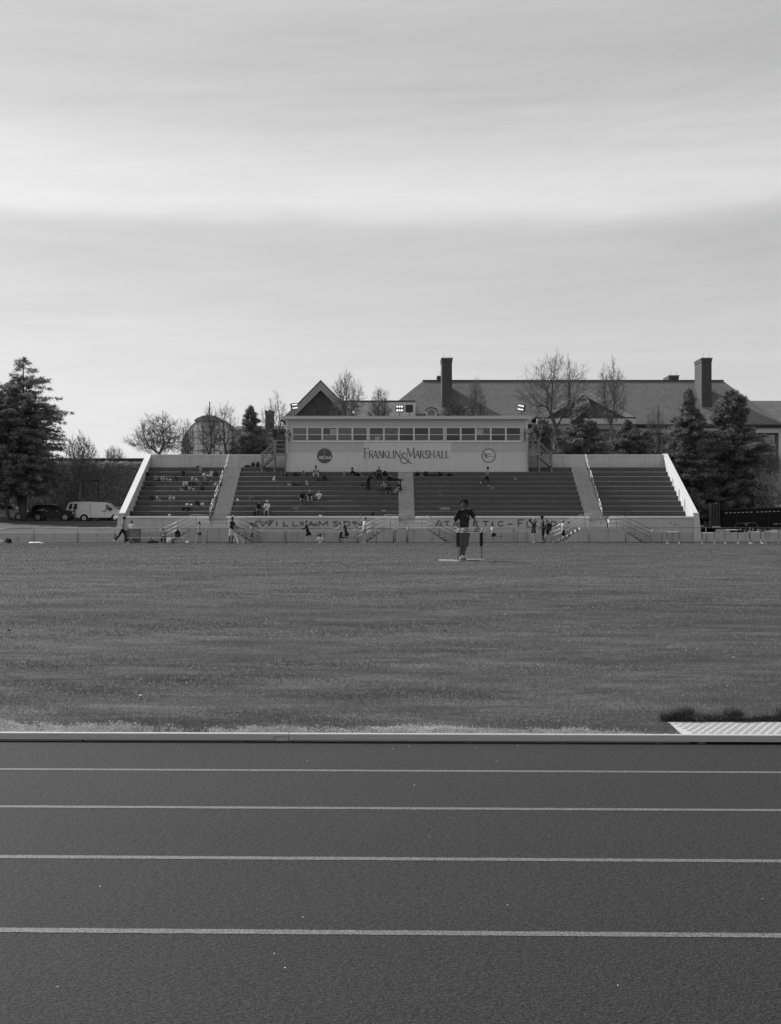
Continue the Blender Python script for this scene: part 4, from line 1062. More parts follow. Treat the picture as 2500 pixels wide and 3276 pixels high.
# conservatory with arched glazed roof
YC = 146.0
gh2 = thing('glass_conservatory', (px(668, YC), YC, 2), 'big pale barrel roofed glass conservatory with a small raised lantern behind the bare trees', 'greenhouse')
MGLZ = mat('whitewashed_glass', .75, rough=.35, var=.2, scale=.8, spec=.5, coat=.2)
MRIB = mat('glazing_bar', .42, rough=.6)
def parc(Y, u):      # arch outline in px: u 0..1 left to right
    return None
arch = [(583, 1455), (583, 1413), (590, 1395), (600, 1376), (612, 1360), (624, 1347), (640, 1338), (655, 1332), (670, 1330), (686, 1332), (702, 1338), (720, 1349), (736, 1362), (750, 1378), (762, 1400), (765, 1455)]
ap = [(px(x, YC), pz(y + 6, YC)) for x, y in arch]
base = [(ap[0][0], 2.0)] + ap + [(ap[-1][0], 2.0)]
MB().prism_y(base[::-1], YC, YC + 14).build('glass_shell', MGLZ, gh2)
m = MB()
for yy in (YC - .05,):
    for (a, b) in zip(ap, ap[1:]): m.tube((a[0], yy, a[1]), (b[0], yy, b[1]), .10, n=6)
m.build('arch_rib', MRIB, gh2)
zlist = [1375, 1395, 1413, 1436]
for r in zlist:
    z = pz(r + 6, YC); xs_l = np.interp(r, [1330, 1347, 1376, 1413], [655, 624, 600, 583]); xs_r = np.interp(r, [1330, 1349, 1378, 1400], [686, 720, 750, 762])
    MB().box(px(xs_l, YC), px(xs_r, YC), YC - .05, YC - .001, z - .045, z + .045).build('cross_bar', MRIB, gh2)
for x in (601, 617, 634, 651, 668, 685, 702, 719, 736):
    r = np.interp(x, [a for a, b in arch[1:-1]], [b for a, b in arch[1:-1]])
    MB().box(px(x, YC) - .04, px(x, YC) + .04, YC - .09, YC - .051, 2, pz(r + 8, YC)).build('glazing_bar', MRIB, gh2)
MB().box(px(624, YC), px(715, YC), YC - .5, YC + 14, pz(1348, YC), pz(1343, YC)).build('lantern_base', mat('lantern_board', .22), gh2)
lan = [(624, 1343), (632, 1337), (650, 1330), (668, 1328), (686, 1330), (704, 1337), (714, 1343)]
MB().prism_y([(px(x, YC), pz(y, YC) + .005) for x, y in lan][::-1], YC - .2, YC + 14).build('lantern_roof', mat('lantern_board', .22), gh2)
MB().tube((px(671, YC), YC, pz(1330, YC)), (px(671, YC), YC, pz(1285, YC)), .05).build('mast', MRUB, gh2)
# ivy covered wall on the left
YI = 138.0
iv = thing('ivy_wall', (px(350, YI), YI, 2.2), 'tall straight topped wall covered with a tangle of ivy behind the white van', 'wall')
MB().box(px(-160, YI), px(640, YI), YI + .5, YI + 1.0, 2, pz(1468, YI) - .0).build('wall', mat('dark_wall', .045, rough=.95, var=.4, scale=2), iv)  # evenly dark wall behind the ivy
MB().box(px(60, YI), px(640, YI), YI + .4, YI + 1.05, pz(1468, YI) + .001, pz(1468, YI) + .10).build('coping', mat('grey_coping', .14), iv)
# small brick outbuilding at the right behind the conifers
ob = thing('brick_shed', (px(2230, 125), 125, 1.2), 'dark brick shed wall half hidden between the grandstand end and the black trailer', 'building')
MB().box(px(2222, 125), px(2290, 125), 125, 129, 1, pz(1545, 125)).build('wall', MBRKD, ob)
MB().box(px(2219, 125), px(2224, 125), 124.8, 124.999, 1, pz(1607, 125)).build('downpipe', MPIPED, ob)

# ---------------------------------------------------------------- vegetation
MNEED = mat('spruce_needles', .13, rough=.85, var=.6, scale=.9, spec=.2, trans=.25)
MNEED2 = mat('light_needles', .30, rough=.85, var=.5, scale=.9, spec=.2, trans=.25)
MBARK = mat('tree_bark', .085, rough=.95, var=.3, scale=5)
MTWIG = mat('bare_twig', .14, rough=.9, var=.3, scale=2)
MTWIGD = mat('dark_twig', .10, rough=.9, var=.3, scale=2)
MIVY = mat('ivy_leaf', .40, rough=.7, var=.6, scale=1.5, trans=.3)
def tris(C, D, W, Ln):
    """n needle sprays: centre C, direction D, side vector W, length Ln -> triangles"""
    A = C - W; B = C + W; T = C + D * Ln[:, None]
    V = np.stack([A, B, T], 1).reshape(-1, 3); F = np.arange(len(V)).reshape(-1, 3)
    return V, F
def rnd_unit(rs, n):
    v = rs.normal(size=(n, 3)); return v / np.linalg.norm(v, axis=1)[:, None]
def tube_np(segs):
    """segs: list of (a,b,ra,rb) -> 3-sided tubes"""
    a = np.array([s[0] for s in segs]); b = np.array([s[1] for s in segs]); ra = np.array([s[2] for s in segs]); rb = np.array([s[3] for s in segs])
    d = b - a; ln = np.linalg.norm(d, axis=1)[:, None]; d = d / np.maximum(ln, 1e-6)
    up = np.where(np.abs(d[:, 2:3]) > .9, np.array([[1.0, 0, 0]]), np.array([[0, 0, 1.0]]))
    u = np.cross(d, up); u /= np.linalg.norm(u, axis=1)[:, None]; w_ = np.cross(d, u)
    V = []
    for c, r in ((a, ra), (b, rb)):
        for k in range(3):
            t = 2 * PI * k / 3; V.append(c + u * (r * math.cos(t))[:, None] + w_ * (r * math.sin(t))[:, None])
    n = len(a); V = np.stack(V, 1).reshape(-1, 3)
    base = np.arange(n)[:, None] * 6
    F = np.concatenate([base + np.array([[k, (k + 1) % 3, (k + 1) % 3 + 3, k + 3]]) for k in range(3)], 0)
    return V, F
def conifer(label, x, rbase, rtop, Y, halfw, seed, dens=1.0, leaders=1, m=MNEED, m2=None, low=.06, shape='cone', group=None, cat='tree', droop=.25, size=1.0, base_z=None):
    rs = np.random.RandomState(seed); rg = random.Random(seed)
    X = px(x, Y); zb = base_z if base_z is not None else pz(rbase, Y); H = pz(rtop, Y) - zb; s = Y / FPX; Rm = halfw * s
    t = thing('conifer_tree', (X, Y, zb), label, cat, group)
    tr = MB(); 
    lead = [(0, 0, 1.0)]
    for i in range(leaders - 1): lead.append((rg.uniform(-.25, .25) * Rm, rg.uniform(-.2, .2) * Rm, rg.uniform(.82, .98)))
    segs = []; C = []; D = []; 
    for li, (ox, oy, hf) in enumerate(lead):
        n = 7; pts = [(ox * min(1, i / 3) + rg.uniform(-.05, .05), oy * min(1, i / 3), H * hf * i / n) for i in range(n + 1)]
        for i in range(n):
            r0 = .026 * H * (1 - i / n) * (1 if li == 0 else .7) + .03; r1 = .026 * H * (1 - (i + 1) / n) * (1 if li == 0 else .7) + .02
            tr.tube(pts[i], pts[i + 1], min(r0, .32), min(r1, .32), 8)
    tr.build('trunk', MBARK, t, smooth=True, world=False)
    nb = int(190 * dens)
    for i in range(nb):
        u = low + (1 - low) * (i + rg.random()) / nb        # height share
        ox, oy, hf = lead[rg.randrange(len(lead))] if u > .35 else (0, 0, 1)
        zz = u * H * hf
        if shape == 'cone': prof = min(1.0, (1 - u) * 2.0 + .04) * (.84 + .16 * math.sin(u * 23 + seed))
        elif shape == 'column': prof = min(1.0, ((1 - u) * 3.6) ** .9 + .05) * (.92 + .08 * math.sin(u * 41 + seed * 2)) * (1 if u > .25 else .8)
        elif shape == 'broad': prof = min(1.0, ((1 - u) * 2.4) ** .7 + .06) * (.72 + .28 * math.sin(u * 19 + seed * 2)) * (1 if u > .2 else .8)
        else: prof = (1 - u) ** .8 + .04
        Lb = Rm * prof * rg.uniform(.72, 1.08)
        a = rg.uniform(0, 2 * PI)
        p0 = np.array([ox * min(1, u * 3), oy * min(1, u * 3), zz]); ns = 5; prev = p0
        dz0 = rg.uniform(-.05, .30) * (.4 + u); 
        for k in range(1, ns + 1):
            q = k / ns
            zc = dz0 * q - droop * q * q * 1.2 * (1 - .5 * u) + .12 * q ** 3
            p = p0 + np.array([math.cos(a) * Lb * q, math.sin(a) * Lb * q, Lb * zc])
            segs.append((prev, p, max(.012, .012 * Lb * (1.3 - q)), max(.008, .010 * Lb * (1.1 - q)))); prev = p
        nt_ = int((6 + 19 * Lb) * (1.9 if shape != 'column' else 1.05))
        q = rs.uniform(.12, 1.02, nt_) ** .75
        zc = dz0 * q - droop * q * q * 1.2 * (1 - .5 * u) + .12 * q ** 3
        lat = rs.normal(size=nt_) * .17 * Lb * (1.15 - q) * (q + .3)
        c = p0[None] + np.stack([math.cos(a) * Lb * q - math.sin(a) * lat, math.sin(a) * Lb * q + math.cos(a) * lat, Lb * zc + rs.normal(size=nt_) * .05 - rs.uniform(0, .12, nt_)], 1)
        dd = np.stack([math.cos(a) * np.ones(nt_) - math.sin(a) * np.sign(lat) * rs.uniform(.2, 1.2, nt_), math.sin(a) + math.cos(a) * np.sign(lat) * rs.uniform(.2, 1.2, nt_), rs.normal(-.25, .45, nt_)], 1)
        dd /= np.linalg.norm(dd, axis=1)[:, None]
        C.append(c); D.append(dd)
    V, F = tube_np(segs); np_mesh('branches', V, F, MBARK, t)
    C = np.concatenate(C); D = np.concatenate(D)
    # 3 slivers per tuft
    C = np.repeat(C, 3, 0) + rs.normal(size=(len(C) * 3, 3)) * .05; D = np.repeat(D, 3, 0) + rs.normal(size=(len(C), 3)) * .6
    D /= np.linalg.norm(D, axis=1)[:, None]
    W = np.cross(D, rnd_unit(rs, len(D))); W /= np.maximum(np.linalg.norm(W, axis=1)[:, None], .01); W *= rs.uniform(.016, .036, len(D))[:, None] * size
    Ln = rs.uniform(.16, .36, len(D)) * size
    if m2:
        k = rs.rand(len(D)) < .35
        V, F = tris(C[~k], D[~k], W[~k], Ln[~k]); np_mesh('foliage', V, F, m, t)['kind'] = 'stuff'
        V, F = tris(C[k], D[k], W[k], Ln[k]); np_mesh('tip_foliage', V, F, m2, t)['kind'] = 'stuff'
    else:
        V, F = tris(C, D, W, Ln); np_mesh('foliage', V, F, m, t)['kind'] = 'stuff'
    return t
def bare_tree(label, x, rbase, rtop, Y, halfw, seed, m=MTWIG, levels=6, fork=.28, group='bare trees behind the grandstand', buds=.5, base_z=None, lean=0, dens=3, cap_=None):
    """crown tips are scattered in an uneven egg-shaped volume and joined back to the trunk by repeated clustering"""
    rg = random.Random(seed); rs = np.random.RandomState(seed)
    X = px(x, Y); zb = base_z if base_z is not None else pz(rbase, Y); H = pz(rtop, Y) - zb; Rm = halfw * Y / FPX
    t = thing('bare_tree', (X, Y, zb), label, 'tree', group)
    n = int((cap_ or (260 * levels + 60 * dens)) * .62)
    c = rnd_unit(rs, n) * (rs.uniform(.02, 1, n) ** .42)[:, None]
    th = np.arctan2(c[:, 1], c[:, 0]); lump = 1 - .20 * (np.sin(th * 3 + seed) * np.cos(c[:, 2] * 5 + seed) + .5 * np.sin(th * 5 + c[:, 2] * 7)) * .9
    c *= lump[:, None]; c[:, 2] = np.where(c[:, 2] < 0, c[:, 2] * .75, c[:, 2]); 
    zc = H * (fork + (1 - fork) * .50); hh = H * (1 - fork) * .5
    P_ = np.stack([c[:, 0] * Rm + lean * .3, c[:, 1] * Rm * .8, zc + c[:, 2] * hh], 1)
    P_[:, 0] *= 1 - .25 * np.clip((P_[:, 2] - zc) / hh, 0, 1)
    f = H * fork; segs = []; tips = []
    rtip = .0075; ex = .49
    def link(a, b, na, nb_, bend):
        d = b - a; L_ = np.linalg.norm(d)
        if L_ < .02: return
        mid = (a + b) / 2 + rs.normal(size=3) * L_ * bend
        ra = min(rtip * na ** ex, .012 * H + .03); rb = min(rtip * nb_ ** ex, .012 * H + .03)
        segs.append((a, mid, ra, (ra + rb) / 2)); segs.append((mid, b, (ra + rb) / 2, rb))
    def build(start, pts, lv):
        k = len(pts)
        if k == 1 or lv > 13:
            for q in pts: link(start, q, 1.4, 1, .07); tips.append((q, (q - start) / (np.linalg.norm(q - start) + 1e-6)))
            return
        cen = pts.mean(0); d = cen - start; dist = np.linalg.norm(d)
        node = start + d * rg.uniform(.30, .48) if k > 3 else start + d * .55
        node = node + np.array([0, 0, -.05 * dist])
        link(start, node, k, k, .05)
        q = pts - node; q /= np.linalg.norm(q, axis=1)[:, None] + 1e-6
        w_ = rs.normal(size=3); u = q - q.mean(0)
        cov = u.T @ u; ev, vec = np.linalg.eigh(cov); ax_ = vec[:, -1] + rs.normal(size=3) * .25
        pr = u @ ax_; cut = np.quantile(pr, rg.uniform(.30, .70)) if k > 3 else np.median(pr)
        a_ = pts[pr <= cut]; b_ = pts[pr > cut]
        if len(a_) == 0 or len(b_) == 0:
            a_, b_ = pts[:k // 2], pts[k // 2:]
        build(node, a_, lv + 1); build(node, b_, lv + 1)
    top = np.array([lean * .3, 0, f * .9])
    build(top, P_, 0)
    tk = MB(); r0 = min(rtip * n ** ex, .012 * H + .03)
    tk.tube((0, 0, -.3), tuple(top), r0 * 1.35, r0, 8); tk.build('trunk', m, t, smooth=True, world=False)
    V, F = tube_np(segs); np_mesh('limbs', V, F, m, t)
    # fine twigs at every tip
    P0 = np.array([q[0] for q in tips]); D = np.array([q[1] for q in tips]); rep = 3 if buds < 1 else 5
    P0 = np.repeat(P0, rep, 0) - np.repeat(D, rep, 0) * rs.uniform(0, .5, len(P0) * rep)[:, None]; D = np.repeat(D, rep, 0) * .8 + rs.normal(size=(len(P0), 3)) * .45 + np.array([[0, 0, .25]])
    D /= np.linalg.norm(D, axis=1)[:, None]; W = np.cross(D, rnd_unit(rs, len(D))); W /= np.linalg.norm(W, axis=1)[:, None] + 1e-6; W *= .008 + .004 * buds
    V, F = tris(P0, D, W, rs.uniform(.25, .75, len(D))); np_mesh('twigs', V, F, m, t)['kind'] = 'stuff'
    return t
# left spruces beside the car park
conifer('tall dark multi-stemmed spruce at the left edge in front of the parked vehicles', 74, 1664, 1142, 128.5, 148, 3, dens=3.0, leaders=5, shape='column', low=.16, droop=.3, size=1.2, m2=MNEED2)
conifer('second dark spruce cut by the left edge beside the tall one', -30, 1660, 1200, 128.2, 120, 8, dens=2.0, leaders=2, shape='column', low=.14, droop=.4, size=1.2, m2=MNEED2)
MLEAN = None
lt = thing('leaning_trunk', (px(30, 128), 128, pz(1662, 128)), 'thin leaning trunk standing in front of the silver car at the left edge', 'tree')
MB().tube((px(30,128), 128, pz(1664,128)), (px(14,128), 128, pz(1590,128)), .16, .11).tube((px(14,128), 128, pz(1590,128)), (px(20,128), 128, pz(1480,128)), .11, .05).build('trunk', MBARK, lt, smooth=True)
# woodland of pale stems behind the cars
for i, (x, w_) in enumerate(((34, 3), (58, 4), (88, 3), (97, 5), (108, 4))):
    Y = 135.5 + i * .3; tt = thing('pale_trunk', (px(x, Y), Y, 2.3), ['pale thin trunk seen above the silver car', 'pale trunk just left of the big spruce trunk', 'pale trunk just right of the big spruce trunk', 'forked pale trunk above the black car', 'faint pale trunk right of the forked one above the black car'][i], 'tree', 'pale trunks behind the parked cars')
    MB().tube((px(x, Y), Y, 2.2), (px(x + w_, Y), Y, pz(1540, Y)), .14, .10).build('trunk', mat('pale_bark', .24, var=.3, scale=4), tt, smooth=True)
bare_tree('bare tree with fine twigs standing against the ivy wall above the white van', 256, 1606, 1384, 136.3, 62, 21, levels=6, fork=.15, dens=4, m=mat('grey_twig', .16, var=.3), buds=1)
bare_tree('low bare tree behind the top of the ivy wall', 365, 1600, 1425, 141, 45, 22, levels=5, fork=.3)
bare_tree('big round budding bare tree behind the left back wall', 512, 1600, 1322, 134, 104, 23, cap_=2000, fork=.42, buds=1)
bare_tree('slender budding tree at the left flank of the conservatory', 600, 1600, 1345, 136, 26, 24, cap_=420, fork=.4, buds=1, m=MTWIG)
bare_tree('bare tree in front of the conservatory lantern', 672, 1600, 1300, 130, 44, 25, cap_=650, fork=.38, buds=1, m=MTWIGD)
bare_tree('bare tree with a bent trunk between conservatory and spruce', 732, 1600, 1280, 131, 50, 26, cap_=620, fork=.45, lean=-1.2, m=MTWIGD, buds=.4)
conifer('pointed spruce behind the back wall left of the press box', 803, 1600, 1299, 128, 90, 12, dens=1.1, m=MNEED, m2=MNEED2, droop=.2, low=.1, size=1.1)
bare_tree('spreading bare tree beside the brick chimney stack', 884, 1600, 1262, 134, 62, 27, cap_=800, fork=.45, m=MTWIGD, buds=.6)
bare_tree('bare tree rising in front of the gable house right slope', 1110, 1600, 1186, 142, 62, 28, levels=6, fork=.55, m=MTWIG, buds=.4)
bare_tree('thin bare tree between the gable house and the hipped roof', 1215, 1600, 1238, 150, 42, 29, levels=5, fork=.6, m=MTWIG, buds=.6)
bare_tree('dense small bare tree in front of the left chimney shadow', 1450, 1600, 1262, 150, 46, 30, levels=6, fork=.6, m=MTWIGD, buds=.8)
bare_tree('thin bare tree in front of the right dormer', 1523, 1600, 1212, 152, 42, 31, levels=5, fork=.5, m=MTWIG, buds=.4)
bare_tree('large bare tree with many upright limbs in front of the pediment', 1778, 1600, 1126, 136, 132, 32, cap_=2600, fork=.45, m=MTWIGD, buds=.3)
bare_tree('upright bare tree in front of the right slope of the pediment', 1955, 1600, 1150, 140, 62, 33, levels=6, fork=.45, m=MTWIG, buds=.4, dens=4)
conifer('dark shaggy pine in front of the pediment', 1866, 1600, 1288, 122, 120, 13, dens=2.1, m=MNEED, m2=MNEED2, shape='broad', droop=.3, size=1.25, leaders=3, base_z=1.2)
conifer('dark pine directly behind the right timber stair', 1735, 1600, 1340, 121, 80, 14, dens=1.2, m=MNEED, m2=MNEED2, shape='broad', size=1.2, base_z=1.2)
conifer('grey green conifer between the pine and the tall spruces', 2010, 1600, 1345, 124, 115, 15, dens=1.8, m=MNEED, m2=MNEED2, shape='broad', size=1.2, base_z=1.2)
conifer('tall pointed spruce left of the right hand chimney', 2204, 1640, 1243, 121, 122, 16, dens=2.5, m=MNEED, m2=MNEED2, shape='cone', leaders=2, size=1.2, low=.10, base_z=1.2)
conifer('tall broad spruce with rounded top right of the right hand chimney', 2345, 1640, 1250, 122, 132, 17, dens=2.8, m=MNEED, m2=MNEED2, shape='broad', leaders=3, size=1.25, low=.10, base_z=1.2)
bare_tree('gaunt dark bare tree between the conifers', 2100, 1600, 1300, 126, 45, 34, levels=4, fork=.5, m=MTWIGD, buds=0, base_z=1.2)
def shrub(label, x, rbase, rtop, Y, halfw, seed, m=MIVY, n=14000, name='shrub', base_z=None):
    rs = np.random.RandomState(seed); X = px(x, Y); zb = base_z if base_z is not None else pz(rbase, Y); H = pz(rtop, Y) - zb; W_ = halfw * Y / FPX
    t = thing(name, (X, Y, zb), label, 'shrub')
    c = rnd_unit(rs, n) * (rs.uniform(0, 1, n) ** .35)[:, None]
    lump = .8 + .25 * np.sin(c[:, 0] * 9 + seed) * np.cos(c[:, 2] * 7 + c[:, 1] * 5)
    c = c * lump[:, None] * np.array([[W_, W_ * .6, H / 2]]); c[:, 2] = np.abs(c[:, 2] + H * .45)
    D = rnd_unit(rs, n); W = np.cross(D, rnd_unit(rs, n)) * .05
    V, F = tris(c, D, W, rs.uniform(.12, .3, n)); np_mesh('leaves', V, F, m, t)['kind'] = 'stuff'
    st = MB()
    for i in range(7): a = rs.uniform(0, 2*PI); st.tube((0, 0, 0), (math.cos(a) * W_ * .6, math.sin(a) * W_ * .3, H * rs.uniform(.6, .95)), .05, .02, 5)
    st.build('stems', MTWIG, t, world=False)
    return t
shrub('light leafy shrub behind the black trailer at the right edge', 2455, 1650, 1490, 120, 75, 41, m=MIVY, base_z=1.2)
shrub('dense dark shrub left of the light one behind the trailer', 2365, 1650, 1560, 119.5, 60, 42, m=mat('dark_leaf', .07, var=.5, scale=1.5), base_z=1.2)
bare_tree('twiggy grey thicket in front of the hall window at the right edge', 2462, 1600, 1420, 123, 62, 43, levels=6, fork=.1, m=mat('grey_twig', .16), buds=1, base_z=1.2, dens=5)
shrub('low shrub between the conifers behind the right back wall', 2080, 1600, 1400, 125, 80, 44, m=mat('mid_leaf', .085, var=.5, scale=1.5), base_z=1.2)
shrub('low greyish undergrowth behind the left back wall beside the spruce', 730, 1600, 1408, 127, 70, 45, m=mat('mid_leaf', .085), n=20000, base_z=2)
shrub('low undergrowth behind the back wall next to the left timber stair', 900, 1600, 1395, 126, 60, 47, m=mat('mid_leaf', .085), n=12000, base_z=2)
# ivy skin
rs = np.random.RandomState(50); n = 90000
x_ = rs.uniform(px(-160, YI), px(480, YI), n); z_ = rs.uniform(2.0, pz(1478, YI), n)
y_ = YI + .35 - np.abs(rs.normal(size=n)) * .35 - .5 * (1 - (z_ - 2) / 7) * (0.5 + .5 * np.sin(x_ * 1.3))
C = np.stack([x_, y_, z_], 1) - np.array([iv['_loc']]); D = rnd_unit(rs, n) + np.array([[.3, 0, .6]]); D /= np.linalg.norm(D, axis=1)[:, None]; W = np.cross(D, rnd_unit(rs, n)) * .03
V, F = tris(C, D, W, rs.uniform(.10, .42, n)); np_mesh('ivy', V, F, MIVY, iv)['kind'] = 'stuff'
# undergrowth wood behind the cars, left
und = shrub('dark undergrowth behind the parked cars under the spruce', 90, 1650, 1470, 141, 150, 46, m=mat('dark_leaf', .07), n=40000, base_z=2.2)
# lamp post
lp = thing('lamp_post', (px(315, 135.6), 135.6, 2.3), 'dark square arm lamp post standing behind the white van', 'lamp post')
Yl = 135.6
MB().box(px(313.5, Yl), px(316.5, Yl), Yl, Yl + .12, 2.2, pz(1538, Yl)).build('pole', MRUB, lp)
MB().box(px(300, Yl), px(316.5, Yl), Yl - .15, Yl + .2, pz(1540, Yl), pz(1536.5, Yl)).build('lamp_head', MRUB, lp)
# ---------------------------------------------------------------- vehicles
MTYRE = mat('tyre', .02, rough=.9); MHUB = mat('wheel_hub', .45, rough=.35, metal=.4, spec=.6)
MCG = mat('car_glass', .03, rough=.05, spec=.8, var=.05)
MCHR = mat('chrome', .75, rough=.2, metal=.6, spec=.8)
def paint(n, c, r=.3): return mat(n, c, rough=r, var=.03, spec=.5, coat=(.3 if c > .1 else 0))
def wheel(t, x, y, r, w_=.22, spokes=5, steel=False):
    c = MB().tube((x, y, r), (x, y + w_, r), r, n=24).build('wheel', MTYRE, t, world=False)
    def sub(mb, n, m):
        o = mb.build(n, m, c, world=False); return o
    if steel:
        sub(MB().disc_y(x, r, r * .58, y - .012, y - .001, 20), 'rim', MHUB); sub(MB().disc_y(x, r, r * .22, y - .03, y - .013, 12), 'hub_cap', MTYRE)
    else:
        m = MB()
        for i in range(spokes):
            a = 2*PI*i/spokes + .3
            m.prism_y([(x + .04*math.cos(a-1.2), r + .04*math.sin(a-1.2)), (x + r*.64*math.cos(a-.16), r + r*.64*math.sin(a-.16)), (x + r*.64*math.cos(a+.16), r + r*.64*math.sin(a+.16)), (x + .04*math.cos(a+1.2), r + .04*math.sin(a+1.2))], y - .012, y - .001)
        sub(m, 'spokes', MHUB)
        m = MB(); n = 20
        for i in range(n):
            a0, a1 = 2*PI*i/n, 2*PI*(i+1)/n
            m.prism_y([(x + r*.62*math.cos(a0), r + r*.62*math.sin(a0)), (x + r*.70*math.cos(a0), r + r*.70*math.sin(a0)), (x + r*.70*math.cos(a1), r + r*.70*math.sin(a1)), (x + r*.62*math.cos(a1), r + r*.62*math.sin(a1))], y - .014, y - .0005)
        sub(m, 'rim', MHUB)
def loft(profile, wfun, m, name, t, zsplit=None, bevel=.05):
    """side outline (x,z) in order, given half widths per point; makes a closed body with curved flanks"""
    n = len(profile); ring = []
    V = []; rows = [-1, -.96, -.7, 0, .7, .96, 1]
    for s in rows:
        for (x, z) in profile:
            w_ = wfun(x, z)
            inset = {1: .05, .96: .0}.get(abs(s), 0)
            V.append((x, s * w_, z - (0 if abs(s) < 1 else 0)))
    F = []
    for j in range(len(rows) - 1):
        for i in range(n):
            F.append((j*n + i, j*n + (i+1) % n, (j+1)*n + (i+1) % n, (j+1)*n + i))
    F.append(tuple(range(n - 1, -1, -1))); F.append(tuple((len(rows)-1)*n + i for i in range(n)))
    mb = MB().add(V, F); o = mb.build(name, m, t, world=False)
    return o
def vehicle(name, x, rbase, Y, label, cat, body_m, prof, half, wheels, wr, windows, flip=1, tumble=.12, belt=.9, extra=None, steel=False, group=None):
    """prof: outline metres with x forward; near side faces -y"""
    zb = pz(rbase, Y)
    t = thing(name, (px(x, Y), Y, zb), label, cat, group, rz=0.0)
    topz = max(p[1] for p in prof)
    def wf(X, Z):
        k = max(0, (Z - belt) / (topz - belt)); return half - tumble * k
    P2 = [(flip * a, b) for a, b in prof]
    if flip < 0: P2 = P2[::-1]
    loft(P2, wf, body_m, 'body', t)
    for wx in wheels:
        wheel(t, flip * wx, -half - .015, wr, steel=steel)
        wheel(t, flip * wx, half - .2, wr, steel=steel)
        m = MB(); n = 16                       # dark wheel arch
        m.prism_y([(flip * wx + (wr + .07) * math.cos(PI * i / n), wr + (wr + .07) * math.sin(PI * i / n)) for i in range(n + 1)], -half - .006, -half + .1)
        m.build('wheel_arch', MTYRE, t, world=False)
    for wn in windows:
        m = MB()
        V = []
        pts = [(flip * a, b) for a, b in wn]
        for off in (-.012, .03):
            for a, b in pts: V.append((a, -(wf(a, b) + .0) + off, b))
        n = len(pts); m.add(V, [tuple(range(n)), tuple(range(2*n-1, n-1, -1))] + [(i, i+n, (i+1) % n + n, (i+1) % n) for i in range(n)])
        m.build('side_window', MCG, t, world=False)
    if extra: extra(t, flip, wf)
    return t
VAN = paint('van_white', .62, .35)
def van_extra(t, f, wf):
    h = 1.0
    for (a, b, c, d) in ((2.1, .0, 0, 0),): pass
    MB().box(.0 + 2.62, 2.64, -1.012, -.99, .35, 1.95).box(.55 + .02, 2.62, -1.012, -.995, 1.12, 1.135).build('door_seam', mat('seam', .12), t, world=False)
    MB().box(4.14, 4.155, -1.012, -.99, .35, 1.25).build('door_seam', mat('seam', .12), t, world=False)
    for x in (3.98, 4.22): MB().box(x - .05, x + .03, -1.03, -1.0, 1.02, 1.18).build('door_handle', MTYRE, t, world=False)
    MB().box(.86, 1.06, -1.02, -.96, .95, 1.28).build('tail_light', mat('tail_lamp', .07, rough=.3), t, world=False)
    MB().box(.40, .62, -1.0, -.90, .98, 1.2).build('number_plate_panel', MTYRE, t, world=False)
    MB().box(-.12, .9, -1.04, -.7, .38, .62).build('rear_bumper', MTYRE, t, world=False)
    MB().box(4.60, 4.90, -1.16, -1.0, 1.18, 1.42).build('mirror', MTYRE, t, world=False)
VP = [(0.02, .42), (0.0, 1.05), (.10, 1.35), (.30, 1.92), (.42, 2.03), (.70, 2.08), (2.6, 2.09), (4.1, 2.03), (4.42, 1.96), (4.72, 1.72), (5.02, 1.36), (5.35, 1.27), (5.9, 1.17), (6.02, .95), (6.02, .5), (5.9, .40)]
vehicle('cargo_van', 217, 1668.5, 133, 'white windowless cargo van parked behind the low left wall', 'van', VAN, VP, 1.0, (1.98, 5.25), .36,
        [[(.28, 1.30), (.66, 1.30), (.75, 1.88), (.48, 1.88)], [(.80, 1.30), (1.24, 1.30), (1.24, 1.88), (.92, 1.88)], [(4.25, 1.26), (4.93, 1.22), (4.62, 1.66), (4.42, 1.80), (4.25, 1.80)]],
        extra=van_extra, tumble=.14, belt=1.2, steel=True)
SUVP = [(.0, .40), (-.02, .62), (.04, .95), (.18, 1.14), (.52, 1.52), (.62, 1.60), (1.1, 1.69), (2.3, 1.69), (2.9, 1.60), (3.55, 1.18), (4.35, 1.05), (4.62, .88), (4.70, .55), (4.6, .34), (3.2, .30), (1.2, .30)]
SW = [[(.98, 1.14), (1.86, 1.14), (1.86, 1.56), (1.12, 1.52)], [(1.93, 1.14), (2.55, 1.13), (2.55, 1.55), (1.93, 1.57)], [(2.62, 1.13), (3.40, 1.12), (2.98, 1.43), (2.62, 1.54)]]
def suv_extra(t, f, wf):
    for y in (-.62, .62): MB().tube((f*1.0, y, 1.73), (f*2.6, y, 1.73), .025, n=6).build('roof_rail', MHUB, t, world=False)
    MB().box(f*.93, f*3.44, -1*(.90), -.88, 1.085, 1.115).build('window_trim', MCHR, t, world=False)
    for x in (1.9, 3.0): MB().box(f*(x-.09), f*(x+.09), -.965, -.94, .98, 1.02).build('door_handle', MHUB, t, world=False)
    MB().box(f*.02, f*.35, -.95, -.6, .93, 1.10).build('tail_light', mat('tail_lamp', .07), t, world=False)
    for x in (1.9, 2.6): MB().box(f*x, f*(x+.012), -.951, -.93, .42, 1.1).build('door_seam', mat('seam', .12), t, world=False)
    MB().box(f*4.45, f*4.68, -.9, -.55, .72, .88).build('headlight', MCHR, t, world=False)
    MB().box(f*-.06, f*.5, -.955, .9, .34, .58).build('bumper', MTYRE, t, world=False)
vehicle('parked_suv', 99, 1666, 132, 'black sport utility vehicle parked between the silver one and the white van', 'car', mat('car_black', .010, rough=.3, var=.03, spec=.2), SUVP, .95, (1.0, 3.85), .37, SW, extra=suv_extra)
